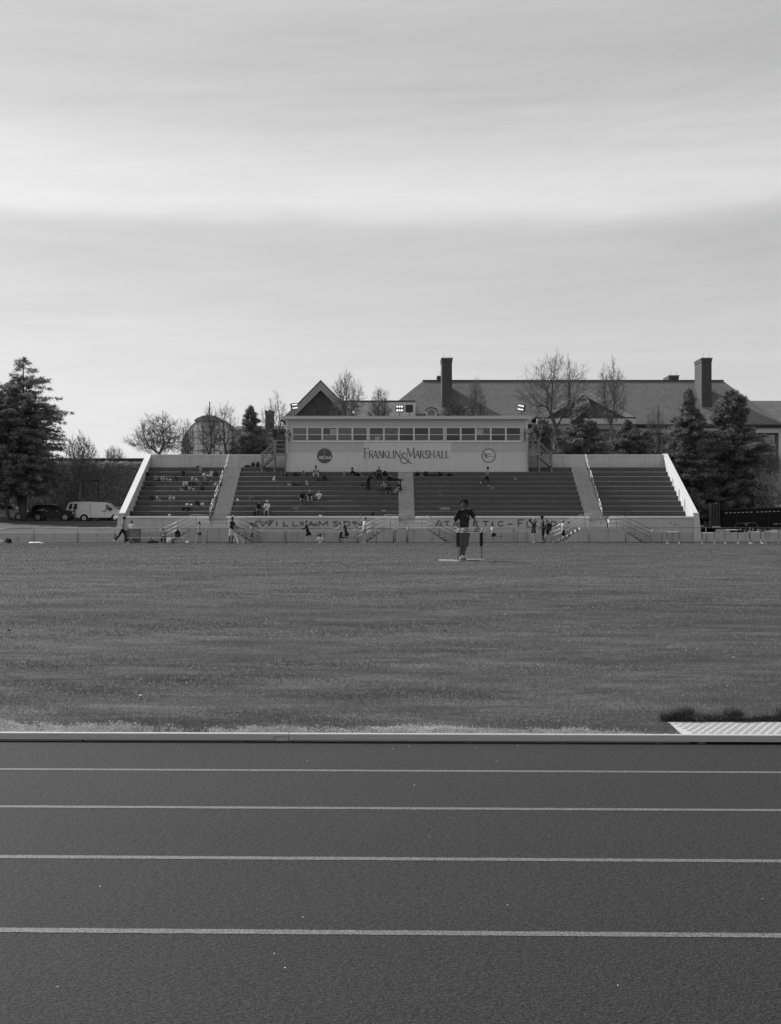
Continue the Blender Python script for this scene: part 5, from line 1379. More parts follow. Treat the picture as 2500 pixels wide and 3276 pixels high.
vehicle('parked_suv', -48, 1664, 132, 'silver sport utility vehicle cut off by the left edge behind the spruce trunks', 'car', paint('car_silver', .26), SUVP, .95, (1.0, 3.85), .37, SW, extra=suv_extra)
def car_extra(t, f, wf):
    MB().box(f*4.3, f*4.66, -.9, -.5, .62, .80).build('headlight', MCHR, t, world=False)
    MB().box(f*4.25, f*4.74, -.96, .9, .34, .52).build('front_bumper', MCHR, t, world=False)
    MB().box(f*4.62, f*4.72, -.6, .6, .56, .82).build('grille', MTYRE, t, world=False)
vehicle('parked_pickup', 515, 1668, 130.5, 'pale pickup nose with chrome bumper poking out from behind the left end pillar', 'car', paint('pickup_white', .55), SUVP, .95, (1.0, 3.85), .38, SW, flip=-1, extra=car_extra)
SED = [(.0, .40), (.0, .70), (.10, .95), (.75, 1.02), (1.35, 1.38), (2.35, 1.42), (3.15, 1.02), (4.2, .88), (4.55, .70), (4.6, .40), (4.4, .25), (.3, .25)]
SEW = [[(.95, 1.02), (1.9, 1.02), (1.9, 1.33), (1.42, 1.31)], [(1.96, 1.02), (2.95, 1.02), (2.4, 1.33), (1.96, 1.34)]]
vehicle('parked_car', 2398, 1697, 122, 'light car with a bright chrome nose half hidden behind the ribbed trailer end', 'car', paint('car_pale', .45), SED, .9, (.9, 3.7), .33, SEW, flip=-1, extra=car_extra)
vehicle('parked_car', 2358, 1697, 125.5, 'dark car between the grandstand pillar and the light car', 'car', mat('car_dark', .03, rough=.3, spec=.3), SED, .9, (.9, 3.7), .33, SEW, flip=-1, extra=None)
vehicle('parked_car', 340, 1662, 137, 'distant pale car roof seen between the van and the left end pillar', 'car', paint('car_pale', .45), SED, .9, (.9, 3.7), .33, SEW, extra=None)

# black enclosed trailer with ribbed tailgate ---------------------------
YT = 117.0
MBLK = mat('trailer_black', .008, rough=.55, spec=.12, var=.1); MREF = mat('reflective_tape', .40, rough=.5)
tl = thing('enclosed_trailer', (px(2420, YT), YT, pz(1702, YT)), 'long black enclosed trailer with a dashed reflective strip and twin wheels', 'trailer')
tx0, tx1 = px(2312, YT), px(2660, YT)
zt0, zt1 = pz(1687, YT), pz(1630, YT)
MB().prism_y([(tx0, zt0), (tx1, zt0), (tx1, pz(1620, YT)), (tx0 + .05, zt1), (tx0, zt1 - .05)], YT, YT + 2.1).build('box_body', MBLK, tl)
MB().prism_y([(tx0 - .02, zt1 + .001), (tx1, pz(1620, YT) + .001), (tx1, pz(1620, YT) + .05), (tx0 - .02, zt1 + .05)], YT - .03, YT + 2.12).build('top_trim', mat('trim_dark', .06), tl)
MB().box(tx0, tx1, YT - .02, YT + 2, zt0 - .16, zt0 - .001).build('chassis_rail', mat('trim_dark', .06), tl)
for i in range(14):
    x = 2321 + i * 13.2 + (8 if i > 6 else 0)
    r = 1641 - i * .42
    MB().box(px(x, YT), px(x + 7.5, YT), YT - .014, YT - .002, pz(r + 1, YT), pz(r - 1.2, YT)).build('reflector_strip', MREF, tl)
for x in (2359, 2411, 2460): MB().box(px(x, YT) - .01, px(x, YT) + .01, YT - .006, YT - .0005, zt0 + .02, zt1 - .02).build('panel_seam', mat('trim_dark', .06), tl)
fa = [(2350, 1688), (2359, 1674), (2419, 1673), (2427, 1688)]
for (a, b) in zip(fa, fa[1:]): MB().tube((px(a[0], YT), YT - .12, pz(a[1], YT)), (px(b[0], YT), YT - .12, pz(b[1], YT)), .035, n=6).build('fender', mat('fender_grey', .12), tl)
MB().prism_y([(px(2379, YT), pz(1674, YT)), (px(2388, YT), pz(1685, YT)), (px(2397, YT), pz(1674, YT))], YT - .13, YT - .10).build('fender_web', mat('fender_grey', .12), tl)
for x in (2369, 2409):
    c = MB().tube((px(x, YT), YT - .1, pz(1694, YT)), (px(x, YT), YT + .14, pz(1694, YT)), .36, n=22).build('wheel', MTYRE, tl)
    MB().disc_y(px(x, YT) - tl.location.x, pz(1694, YT) - tl.location.z, .09, -.13, -.101, 12).build('hub', MHUB, c, world=False)
# lettering on the side, partly cut by the frame
for i, ch in enumerate('BIG WISE'):
    if ch == ' ': continue
    m = MB(); a = 2477 + i * 4.4; glyph(m, ch, px(a, YT), px(a + 3.9, YT), pz(1678, YT), pz(1674, YT), YT - .002, .035, .03, 0, 0, .008); m.build('letter', MREF, tl)
MB().box(px(2478, YT), px(2620, YT), YT - .05, YT + 1, pz(1619, YT), pz(1617, YT)).build('roof_rack', MHUB, tl)
# ribbed ramp door standing open at the end
rp = thing('ramp_door', (px(2290, YT), YT - .4, pz(1690, YT)), 'upright black ribbed ramp door at the left end of the trailer', 'ramp')
Yr = YT - .4
MB().prism_y([(px(2279, Yr), pz(1687, Yr)), (px(2305, Yr), pz(1687, Yr)), (px(2304, Yr), pz(1613, Yr)), (px(2277, Yr), pz(1613, Yr))], Yr, Yr + .08).build('panel', MBLK, rp)
for i, x in enumerate((2277, 2282, 2287, 2292, 2297, 2303)):
    MB().tube((px(x + 1.2, Yr), Yr - .03, pz(1687, Yr)), (px(x, Yr), Yr - .03, pz(1613, Yr)), .022, n=6).build('rib', mat('rib_grey', .14, rough=.5), rp)
MB().box(px(2275, Yr), px(2305, Yr), Yr - .04, Yr + .04, pz(1612.6, Yr), pz(1607, Yr)).build('header', mat('header_dark', .05), rp)
MB().box(px(2288, Yr), px(2293, Yr), Yr - .06, Yr - .041, pz(1612, Yr), pz(1610, Yr)).build('marker_lamp', MW, rp)
MB().box(px(2271, Yr), px(2274, Yr), Yr, Yr + .1, pz(1687, Yr), pz(1610, Yr)).build('side_post', mat('rib_grey', .14), rp)
MB().box(px(2279, Yr), px(2306, Yr), Yr - .06, Yr - .001, pz(1688, Yr), pz(1683.5, Yr)).build('foot_strip', MHUB, rp)

# ---------------------------------------------------------------- hurdles
MHW = mat('hurdle_white', .80, rough=.5, var=.08); MHB = mat('hurdle_black', .02, rough=.5); MHG = mat('hurdle_grey', .28, rough=.5, var=.05)
def hurdle(loc, rz, label, h=.914, foot=.68, width=1.20, lo=.42, text=None, group=None, board=.07, cat='hurdle'):
    """bar along local x, feet pointing to local +y"""
    t = thing('hurdle', loc, label, cat, group, rz=rz)
    w2 = width / 2 - .08
    for s in (-1, 1):
        MB().box(s*w2 - .015, s*w2 + .015, -.020, .020, .02, lo).build('lower_post', MHG, t, world=False)
        MB().box(s*w2 - .020, s*w2 + .020, -.022, .022, lo + .001, h - .012).build('upper_post', MHB, t, world=False)
        MB().box(s*w2 - .022, s*w2 + .022, -.03, foot, 0.0, .042).build('base_leg', MHW, t, world=False)
    MB().box(-w2 + .03, w2 - .03, foot * .02, foot * .02 + .03, .012, .036).build('base_bar', MHG, t, world=False)
    bd = MB().box(-width/2, width/2, -.055, -.027, h - board, h).build('board', MHW, t, world=False)
    for s in (-1, 1): MB().box(s*w2 - .032, s*w2 + .032, -.059, -.0555, h - board, h + .001).build('board_clamp', MHB if text is None else MHG, t, world=False)
    if text:
        n = len(text); x = -width * .30; cw = width * .66 / n
        for ch in text:
            if ch != ' ':
                m = MB(); glyph(m, ch, x, x + cw * .82, h - board * .86, h - board * .16, -.056, .0105, .0085, 0, 0, .004); m.build('letter', MHB, bd, world=False)
            x += cw
    else:
        for u in (-.3, .05, .35): MB().box(u - .05, u + .05, -.0575, -.0555, h - board * .8, h - board * .2).build('board_stripe', MHB, t, world=False)
    return t
YM = 34.9
Lp = P(1466, 1795.5, 34.45); Rp = P(1546, 1790.0, 35.35)
ang = math.radians(50)
mid = Vector(((px(1466, 34.45) + px(1545, 35.4)) / 2, 34.95, 0)); mid.z = g(34.95) - .005
hurdle(mid, ang, 'front hurdle of the nested pair that the young man holds', h=.93, width=1.26, text='FRANKLIN & MARSHALL')
off = Vector((-math.sin(ang), math.cos(ang), 0)) * .07
hurdle(mid + Vector((-.02, -.02, 0)) + off * .3, ang, 'second hurdle nested behind the front one with its board hanging lower', h=.865, width=1.26, text='FRANKLIN & MARSHALL', foot=.60, lo=.40)
YHU = 98.6
hd0 = None
for i, (xa, xb, rt, rb_, Y, gr_) in enumerate([(2134, 2174, 1700, 1735, YHU, 0), (2247, 2287, 1703, 1735, YHU, 0), (2320, 2362, 1693.5, 1735, YHU, 0), (2396, 2437, 1700, 1735, YHU, 0), (2451, 2492, 1698, 1736, YHU - .4, 0)]):
    lab = ['lone low hurdle standing in front of the grandstand right of the landing stairs', 'first hurdle right of the grandstand end pillar with its board level with the wall top', 'tallest hurdle in front of the trailer wheels with its board above the wall',
           'hurdle overlapping a fence post right of the tallest hurdle', 'rightmost hurdle at the picture edge in front of the low wall'][i]
    zb_ = g(Y); h_ = pz(rt, Y) - zb_
    hurdle((px((xa + xb) / 2, Y), Y, zb_), [R(176), R(170), R(172), R(190), R(165)][i] + (0), lab, h=h_, width=px(xb, Y) - px(xa, Y) + .1, foot=.55, group='hurdles lined up by the far track', lo=.36)

# ---------------------------------------------------------------- bags and clothing on the terraces
def shade_mat(v): return mat('fabric_%02d' % int(v * 100), v, rough=.9, var=.25, scale=6)
def lumpy(mb, rg, W, H, D, n=10, top=1.0):
    """irregular rounded sack"""
    nu, nv = 12, 8; V = [];
    ph = rg.uniform(0, 6)
    for j in range(nv + 1):
        t = PI * j / nv
        for i in range(nu):
            p = 2 * PI * i / nu
            k = 1 + .10 * math.sin(3*p + ph) * math.sin(t) + .08 * math.sin(2*p + 4*t + ph) + rg.uniform(-.03, .03)
            x = W/2 * math.copysign(abs(math.sin(t)*math.cos(p)) ** .8, math.cos(p)) * k
            y = D/2 * math.copysign(abs(math.sin(t)*math.sin(p)) ** .8, math.sin(p)) * k
            z = H/2 + H/2 * math.copysign(abs(math.cos(t)) ** .8, math.cos(t)) * (k if j < nv/2 else 1)
            V.append((x, y, max(0.002, z)))
    tp = rg.uniform(.12, .4); sk = rg.uniform(-.25, .25)
    V = [(x * (1 - tp * z / H) + sk * W * (z / H) ** 2 * .6 + rg.uniform(-.04, .04) * W, y * (1 - tp * z / H), z * (1 + .12 * math.sin(x / W * 9 + ph)) + rg.uniform(-.03, .03) * H) for x, y, z in V]
    V = [(x, y, max(.002, z)) for x, y, z in V]
    F = [(j*nu + i, (j+1)*nu + i, (j+1)*nu + (i+1) % nu, j*nu + (i+1) % nu) for j in range(nv) for i in range(nu)]
    mb.add(V, F)
def bag(kind, loc, w_, h_, shade, seed, label, cat, group):
    rg = random.Random(seed); W, H = w_, h_; D = min(.34, .5 * W + .1)
    names = {'backpack': 'backpack', 'duffel': 'duffel_bag', 'cloth': 'clothing_pile', 'box': 'equipment_box', 'bottle': 'water_bottle', 'sack': 'sack_bag', 'plate': 'paper_plate', 'cap': 'helmet', 'stripe': 'backpack'}
    t = thing(names[kind], loc, label, cat, group, rz=rg.uniform(-.25, .25) + .0001)
    m = shade_mat(shade); dk = shade_mat(max(.02, shade * .35)); lt_ = shade_mat(min(.7, shade * 2 + .15))
    if kind in ('backpack', 'stripe'):
        a = MB(); lumpy(a, rg, W * .92, H, D); a.build('main_pouch', m, t, smooth=True, world=False)
        a = MB(); lumpy(a, rg, W * .62, H * .5, D * .5); a.v = [(x, y - D * .42, z + .01) for x, y, z in a.v]; a.build('front_pocket', m if shade > .1 else shade_mat(shade + .02), t, smooth=True, world=False)
        for s in (-1, 1):
            pts = [Vector((s * W * .22, -D * .30, H * .93)), Vector((s * W * .38, -D * .50, H * .62)), Vector((s * W * .34, -D * .50, H * .22))]
            MB().path(pts, .018 if kind == 'backpack' else .035, 5).build('strap', dk if kind == 'backpack' else lt_, t, world=False)
        MB().path([Vector((-.04, 0, H * .97)), Vector((-.03, 0, H * 1.06)), Vector((.03, 0, H * 1.06)), Vector((.04, 0, H * .97))], .012, 5).build('handle', dk, t, world=False)
    elif kind == 'duffel':
        a = MB(); a.tube((-W/2, 0, H * .45), (W/2, 0, H * .45), H * .46, H * .44, 14); a.build('body', m, t, smooth=False, world=False)
        MB().path([Vector((-W * .2, -H * .2, H * .85)), Vector((-.05, -H * .2, H * 1.02)), Vector((W * .2, -H * .2, H * .85))], .014, 5).build('handle', dk, t, world=False)
    elif kind in ('cloth', 'sack'):
        for i in range(3 if kind == 'cloth' else 1):
            a = MB(); f = 1 if kind == 'sack' else rg.uniform(.4, .65); hh = H * (1 if i == 0 else rg.uniform(.4, .8)); lumpy(a, rg, W * f, hh, D)
            ox = 0 if kind == 'sack' else (i - 1) * W * .27
            a.v = [(x + ox, y, z) for x, y, z in a.v]
            a.build('folded_cloth' if kind == 'cloth' else 'sack', shade_mat([shade, max(.02, shade * .45), min(.6, shade * 1.3)][i]), t, smooth=True, world=False)
    elif kind == 'box':
        MB().box(-W/2, W/2, -D/2, D/2, 0, H * .93).build('case', m, t, world=False)
        MB().box(-W*.16, W*.16, -D/2 - .02, -D/2 - .001, H * .4, H * .55).build('handle', shade_mat(.2), t, world=False)
        MB().box(-W/2 - .01, W/2 + .01, -D/2 - .01, D/2 + .01, H * .932, H).build('lid', dk, t, world=False)
    elif kind == 'bottle':
        MB().tube((0, 0, 0), (0, 0, H * .75), W/2, n=10).build('bottle', m, t, smooth=True, world=False); MB().tube((0, 0, H * .751), (0, 0, H), W * .28, n=8).build('cap', dk, t, world=False)
    elif kind == 'plate':
        a = MB(); a.ell((0, 0, H * .4), (W/2, W/3, H/2), 14, 6); a.build('plate', m, t, smooth=True, world=False)
    elif kind == 'cap':
        a = MB(); a.ell((0, 0, H * .4), (W * .42, W * .34, H * .6), 12, 8); a.build('shell', m, t, smooth=True, world=False)
        MB().box(-W/2, W/2, -W*.3, W * .3, .0, H * .12).build('rim', dk, t, world=False)
    return t
def c6(x): return 450 + x / 5.6
def c5(x): return 720 + x / 5.25
def c28(x): return 1200 + x / 2.8
def c56(x): return 1060 + x / 5.6
ITEMS = [  # kind, x0, x1, top px height, tread, shade, description
 ('cloth', c6(995), c6(1105), 4, 10, .03, 'flat black jacket'), ('backpack', c6(1040), c6(1125), 15, 9, .20, 'pale grey backpack'), ('duffel', c6(1140), c6(1235), 6, 9, .03, 'flat black bag'),
 ('sack', c6(92), c6(155), 14, 8, .02, 'black sack'), ('backpack', c6(712), c6(800), 17, 8, .012, 'big black backpack'), ('cloth', c6(1112), c6(1240), 9, 8, .30, 'crumpled pale clothing'),
 ('backpack', c6(1237), c6(1310), 16, 8, .42, 'white backpack'), ('backpack', c6(1312), c6(1385), 15, 8, .02, 'slumped black backpack'),
 ('stripe', c6(236), c6(300), 17, 7, .10, 'tall dark backpack with pale straps'), ('duffel', c6(305), c6(362), 8, 7, .03, 'small dark duffel'), ('stripe', c6(366), c6(440), 15, 7, .16, 'striped grey backpack'),
 ('cloth', c6(442), c6(565), 9, 7, .22, 'pile of pale and dark clothes'), ('backpack', c6(586), c6(668), 14, 7, .03, 'dark backpack'), ('cloth', c6(906), c6(1020), 12, 7, .25, 'heap of pale and black clothes'),
 ('backpack', c6(1116), c6(1215), 15, 7, .14, 'grey and white backpack'), ('bottle', c6(1254), c6(1272), 5, 7, .30, 'small pale bottle'),
 ('duffel', c6(110), c6(240), 7, 6, .04, 'low dark duffel'), ('stripe', c6(752), c6(855), 12, 6, .22, 'leaning striped backpack'), ('box', c6(866), c6(960), 10, 6, .02, 'black box bag'),
 ('backpack', c6(1032), c6(1115), 16, 6, .09, 'grey backpack'), ('box', c6(1126), c6(1195), 10, 6, .035, 'small dark case'), ('sack', c6(1302), c6(1378), 9, 6, .30, 'white sack'), ('duffel', c6(1382), c6(1455), 7, 6, .03, 'black duffel'),
 ('cloth', c6(706), c6(780), 7, 5, .20, 'light crumpled cloth'), ('backpack', c6(782), c6(835), 14, 5, .02, 'hanging black coat'), ('cloth', c6(842), c6(980), 12, 5, .22, 'mixed pile of pale and dark clothes'), ('sack', c6(1062), c6(1145), 14, 5, .015, 'dark coat'),
 ('backpack', c6(152), c6(235), 16, 3, .02, 'dark pointed backpack'), ('cloth', c6(282), c6(360), 13, 3, .28, 'pale bundle'), ('cloth', c6(505), c6(620), 14, 3, .24, 'patterned pale bundle'),
 ('backpack', c6(962), c6(1062), 15, 2, .015, 'large black backpack'), ('sack', c6(1072), c6(1150), 8, 2, .40, 'white bag'), ('backpack', c6(1197), c6(1285), 15, 2, .05, 'dark grey backpack'), ('cloth', c6(802), c6(940), 7, 2, .42, 'white towel'),
 ('box', c6(752), c6(885), 10, 1, .012, 'black equipment box'), ('cloth', c6(2), c6(110), 5, 0, .05, 'dark shoes and bag'), ('cap', c6(487), c6(550), 6, 0, .50, 'white helmet'), ('backpack', 408, 424, 18, 0, .012, 'black backpack'),
 ('duffel', c5(328), c5(430), 6, 10, .015, 'low pile of black bags'), ('backpack', c5(437), c5(500), 15, 10, .012, 'black backpack'), ('stripe', c5(502), c5(600), 16, 10, .02, 'black backpack with bold white stripes'),
 ('stripe', c5(947), c5(1010), 15, 8, .03, 'dark backpack with light straps'), ('sack', c5(1014), c5(1065), 8, 8, .03, 'round dark bag'), ('sack', c5(1138), c5(1245), 12, 8, .02, 'slumped black bag'), ('stripe', c5(1292), c5(1355), 17, 8, .06, 'upright dark backpack with pale straps'),
 ('backpack', c5(792), c5(870), 15, 7, .30, 'white backpack'), ('sack', c5(1042), c5(1120), 7, 6, .24, 'pale low bag'), ('cloth', c5(1124), c5(1240), 12, 6, .02, 'black jacket'), ('backpack', c5(1340), c5(1420), 15, 6, .26, 'pale backpack'),
 ('bottle', c5(1428), c5(1447), 12, 6, .16, 'pale bottle'), ('cloth', 1014, 1028, 9, 7, .02, 'black shoes'), ('backpack', 1031, 1047, 15, 7, .012, 'black backpack'),
 ('sack', c5(195), c5(240), 5, 3, .55, 'small white bag'), ('stripe', c5(412), c5(495), 13, 3, .03, 'dark backpack with pale straps'), ('duffel', c5(320), c5(425), 6, 0, .07, 'flat grey bag'), ('backpack', c5(452), c5(535), 15, 0, .012, 'black backpack'), ('plate', c5(1580), c5(1640), 3, 0, .65, 'white paper plate'),
 ('sack', c28(360), c28(400), 14, 8, .012, 'rounded black bag'), ('cloth', c28(402), c28(442), 8, 8, .17, 'grey clothing'), ('sack', c28(430), c28(480), 15, 8, .012, 'large rounded black bag'), ('duffel', c28(484), c28(556), 5, 8, .015, 'flat black bag'),
 ('sack', c28(560), c28(605), 13, 8, .012, 'black bag'), ('sack', c28(645), c28(695), 9, 8, .012, 'low black bag'),
 ('backpack', c56(192), c56(275), 15, 8, .18, 'pale printed backpack'), ('backpack', c56(742), c56(800), 15, 8, .05, 'dark grey backpack'), ('sack', c56(920), c56(1025), 16, 8, .012, 'big round black bag'), ('plate', c56(1040), c56(1090), 3, 8, .22, 'small pale item'),
 ('sack', c56(726), c56(766), 7, 7, .34, 'white plastic bag'), ('bottle', c56(822), c56(840), 9, 6, .20, 'clear bottle'), ('cloth', c56(540), c56(610), 7, 6, .012, 'black coat'), ('sack', c56(826), c56(850), 5, 5, .02, 'small dark pouch'),
 ('plate', 1222, 1234, 2, 1, .45, 'crumpled white wrapper'),
]
SECN = ['left section', 'second section', 'third section', 'right section']
ORD = ['first', 'second', 'third', 'fourth', 'fifth', 'sixth', 'seventh', 'eighth', 'ninth', 'tenth', 'eleventh', 'twelfth']
ROWN = {0: 'lowest row', 1: 'second row up', 2: 'third row up', 3: 'fourth row up', 4: 'fifth row up', 5: 'sixth row up', 6: 'fifth row down', 7: 'fourth row down', 8: 'third row down', 9: 'second row down', 10: 'top row'}
def sec_of(X):
    for i, (a, b) in enumerate(SEC):
        if X < b + .6: return i
    return 3
rows_ = {}
for it in ITEMS:
    Y = YW + DY * it[4] + .42; X = px((it[1] + it[2]) / 2, Y); rows_.setdefault((sec_of(X), it[4]), []).append((X, it))
for (s_, k), L_ in rows_.items():
    L_.sort(key=lambda q: q[0])
    for i, (X, (kind, x0, x1, h_, kk, sh, desc)) in enumerate(L_):
        Y = YW + DY * k + (.45 if kind != 'plate' else .2); sc_ = Y / FPX
        pos = ('%s from left' % ORD[i]) if len(L_) > 1 else 'alone'
        lab = '%s, %s on %s, %s' % (desc, pos, ROWN[k], SECN[s_])
        catn = {'backpack': 'backpack', 'stripe': 'backpack', 'duffel': 'bag', 'cloth': 'clothing', 'box': 'case', 'bottle': 'bottle', 'sack': 'bag', 'plate': 'litter', 'cap': 'helmet'}[kind]
        bag(kind, (X, Y, zk(k) + .012), (x1 - x0) * sc_, (h_ + .5) * sc_ + .02, sh, hash((round(x0), k)) % 999, lab, catn, 'bags and clothes left on the terraces')

# ---------------------------------------------------------------- things by the fence on the left
Yb = 98.9
zg = g(Yb)
bn = thing('bench', (px(495, Yb), Yb, zg), 'long low bench in front of the left end of the grandstand', 'bench')
MB().box(px(400, Yb), px(590, Yb), Yb, Yb + .3, pz(1721.5, Yb), pz(1719.5, Yb)).build('seat', MHUB, bn)
for x in (418, 483, 573): MB().prism_y([(px(x - 2, Yb), zg), (px(x + 2, Yb), zg), (px(x + 3, Yb), pz(1721.6, Yb)), (px(x + 0, Yb), pz(1721.6, Yb))], Yb + .05, Yb + .25).build('leg', MHG, bn)
bp = bag('backpack', (px(567, Yb), Yb + .15, pz(1719.4, Yb)), 20 * Yb / FPX, 24 * Yb / FPX, .012, 77, 'black backpack standing upright on the right end of the bench', 'backpack', 'bags by the far track')
ct_ = thing('equipment_bin', (px(430, 99.3), 99.3, g(99.3)), 'grey wheeled equipment bin standing behind the left end of the bench', 'bin')
Yq = 99.3
MB().box(px(413, Yq), px(446, Yq), Yq, Yq + .7, g(Yq) + .08, pz(1694, Yq)).build('bin_body', mat('bin_grey', .13, rough=.5), ct_)
MB().box(px(400, Yq), px(412.5, Yq), Yq + .05, Yq + .65, g(Yq) + .1, pz(1696, Yq)).build('bin_end', mat('bin_dark', .06, rough=.5), ct_)
MB().box(px(412, Yq), px(447, Yq), Yq - .03, Yq + .73, pz(1694, Yq) + .001, pz(1692, Yq)).build('lid', mat('bin_grey', .13), ct_)
MB().box(px(422, Yq), px(436, Yq), Yq - .012, Yq - .002, pz(1711, Yq), pz(1708.5, Yq)).build('faded_label', mat('faded', .25), ct_)
for x in (418, 441): MB().tube((px(x, Yq), Yq + .05, g(Yq) + .07), (px(x, Yq), Yq + .12, g(Yq) + .07), .07, n=12).build('castor', MTYRE, ct_)
for i, (x, w_, h_, sh, kind, lab) in enumerate([
    (421, 20, 8, .08, 'cloth', 'heap of pale and dark kit in front of the equipment bin'), (490, 34, 7, .03, 'duffel', 'long dark duffel under the middle of the bench'), (488, 14, 11, .12, 'cloth', 'mottled clothes on top of the long duffel under the bench'),
    (541, 18, 14, .5, 'sack', 'white sack on the ground right of the seated athlete'), (600, 12, 5, .6, 'sack', 'small white bag on the ground right of the bench'), (556, 10, 4, .03, 'cloth', 'dark shoes under the bench beside the white sack'),
    (402, 8, 13, .03, 'backpack', 'dark bag on the ground behind the walking boy'), (778, 6, 3, .5, 'sack', 'tiny white item on the track edge left of the boy by the stairs')]):
    Y = 98.2 if i != 2 else 98.5
    bag(kind, (px(x, Y), Y, g(Y) + (.0 if i != 2 else .1)), w_ * Y / FPX, (h_ + 3) * Y / FPX, sh, 200 + i, lab, 'bag' if kind != 'cloth' else 'clothing', 'bags by the far track')
bag('backpack', (px(28, 84), 84, g(84) - .05), 25 * 84 / FPX, 18 * 84 / FPX, .015, 301, 'rounded shiny black bag on the grass crest near the left edge', 'bag', None)
bag('sack', (px(2, 84), 84, g(84) - .05), 18 * 84 / FPX, 15 * 84 / FPX, .55, 302, 'white bag cut by the left edge on the grass crest', 'bag', None)
bag('sack', (px(116, 84), 84, g(84) - .04), 58 * 84 / FPX, 6 * 84 / FPX, .65, 303, 'flat white sheet lying on the grass crest at the left', 'sheet', None)
ln = thing('white_stick', (px(755, 96), 96, g(96)), 'slanting white hurdle leg leaning beside the man in white shorts', 'pole')
MB().tube((px(763, 96), 96, g(96)), (px(752, 96), 96.1, pz(1706, 96)), .035).build('pole', MHW, ln)
# leaves and clods lying in the grass
def debris(x, r, w_, m, seed, lab, cat='leaf'):
    Y = 20.0
    for _ in range(30):
        Y = FPX * (EYE - g(Y)) / (r - HOR)
    rg = random.Random(seed); W = w_ * Y / FPX
    t = thing('dry_leaf' if cat == 'leaf' else 'grass_clod', (px(x, Y), Y, g(Y)), lab, cat)
    pts = [(W/2*math.cos(2*PI*i/7)*rg.uniform(.6, 1.1), W*.4*math.sin(2*PI*i/7)*rg.uniform(.6, 1.1)) for i in range(7)]
    V = [(a, b, .02 + .25 * W * rg.random()) for a, b in pts] + [(0, 0, .015)]
    V += [(a, b, c - .004) for a, b, c in V]
    F = [(i, (i+1) % 7, 7) for i in range(7)] + [(8 + (i+1) % 7, 8 + i, 15) for i in range(7)]
    MB().add(V, F).build('blade', m, t, world=False)
MLF = mat('dry_leaf', .30, var=.3, scale=20)
debris(446, 2233, 22, MLF, 1, 'curled pale dry leaf in the grass low on the left')
debris(2346, 2110, 12, MLF, 2, 'small pale dry leaf in the grass at the right')
debris(1152, 2243, 8, MLF, 3, 'tiny pale leaf in the grass below the centre')
debris(1425, 2024, 13, MSOIL, 4, 'dark torn clod in the mid field right of centre', 'clod')
debris(30, 2022, 16, MSOIL, 5, 'dark worn clod in the grass near the left edge', 'clod')
debris(2062, 1754, 8, MSOIL, 6, 'small dark clod on the far grass right of the right stairs', 'clod')
# ---------------------------------------------------------------- people
def remesh(mb, vox, name, m, parent, smooth_it=3):
    me = mb.mesh('tmp'); o = bpy.data.objects.new('tmp', me); COL.objects.link(o)
    md = o.modifiers.new('r', 'REMESH'); md.mode = 'VOXEL'; md.voxel_size = vox; md.use_smooth_shade = True
    if smooth_it:
        s = o.modifiers.new('s', 'SMOOTH'); s.iterations = smooth_it; s.factor = .5
    bpy.context.view_layer.update()
    ev = o.evaluated_get(bpy.context.evaluated_depsgraph_get())
    nm = bpy.data.meshes.new_from_object(ev); nm.name = name
    bpy.data.objects.remove(o); bpy.data.meshes.remove(me)
    nm.materials.clear(); nm.materials.append(m); nm.shade_smooth()
    r = bpy.data.objects.new(name, nm); COL.objects.link(r); r.parent = parent
    return r
def cap(mb, a, b, ra, rb, n=10):
    mb.tube(a, b, ra, rb, n); mb.ell(a, ra, n, 6); mb.ell(b, rb, n, 6)
def lerp(a, b, t): return a + (b - a) * t
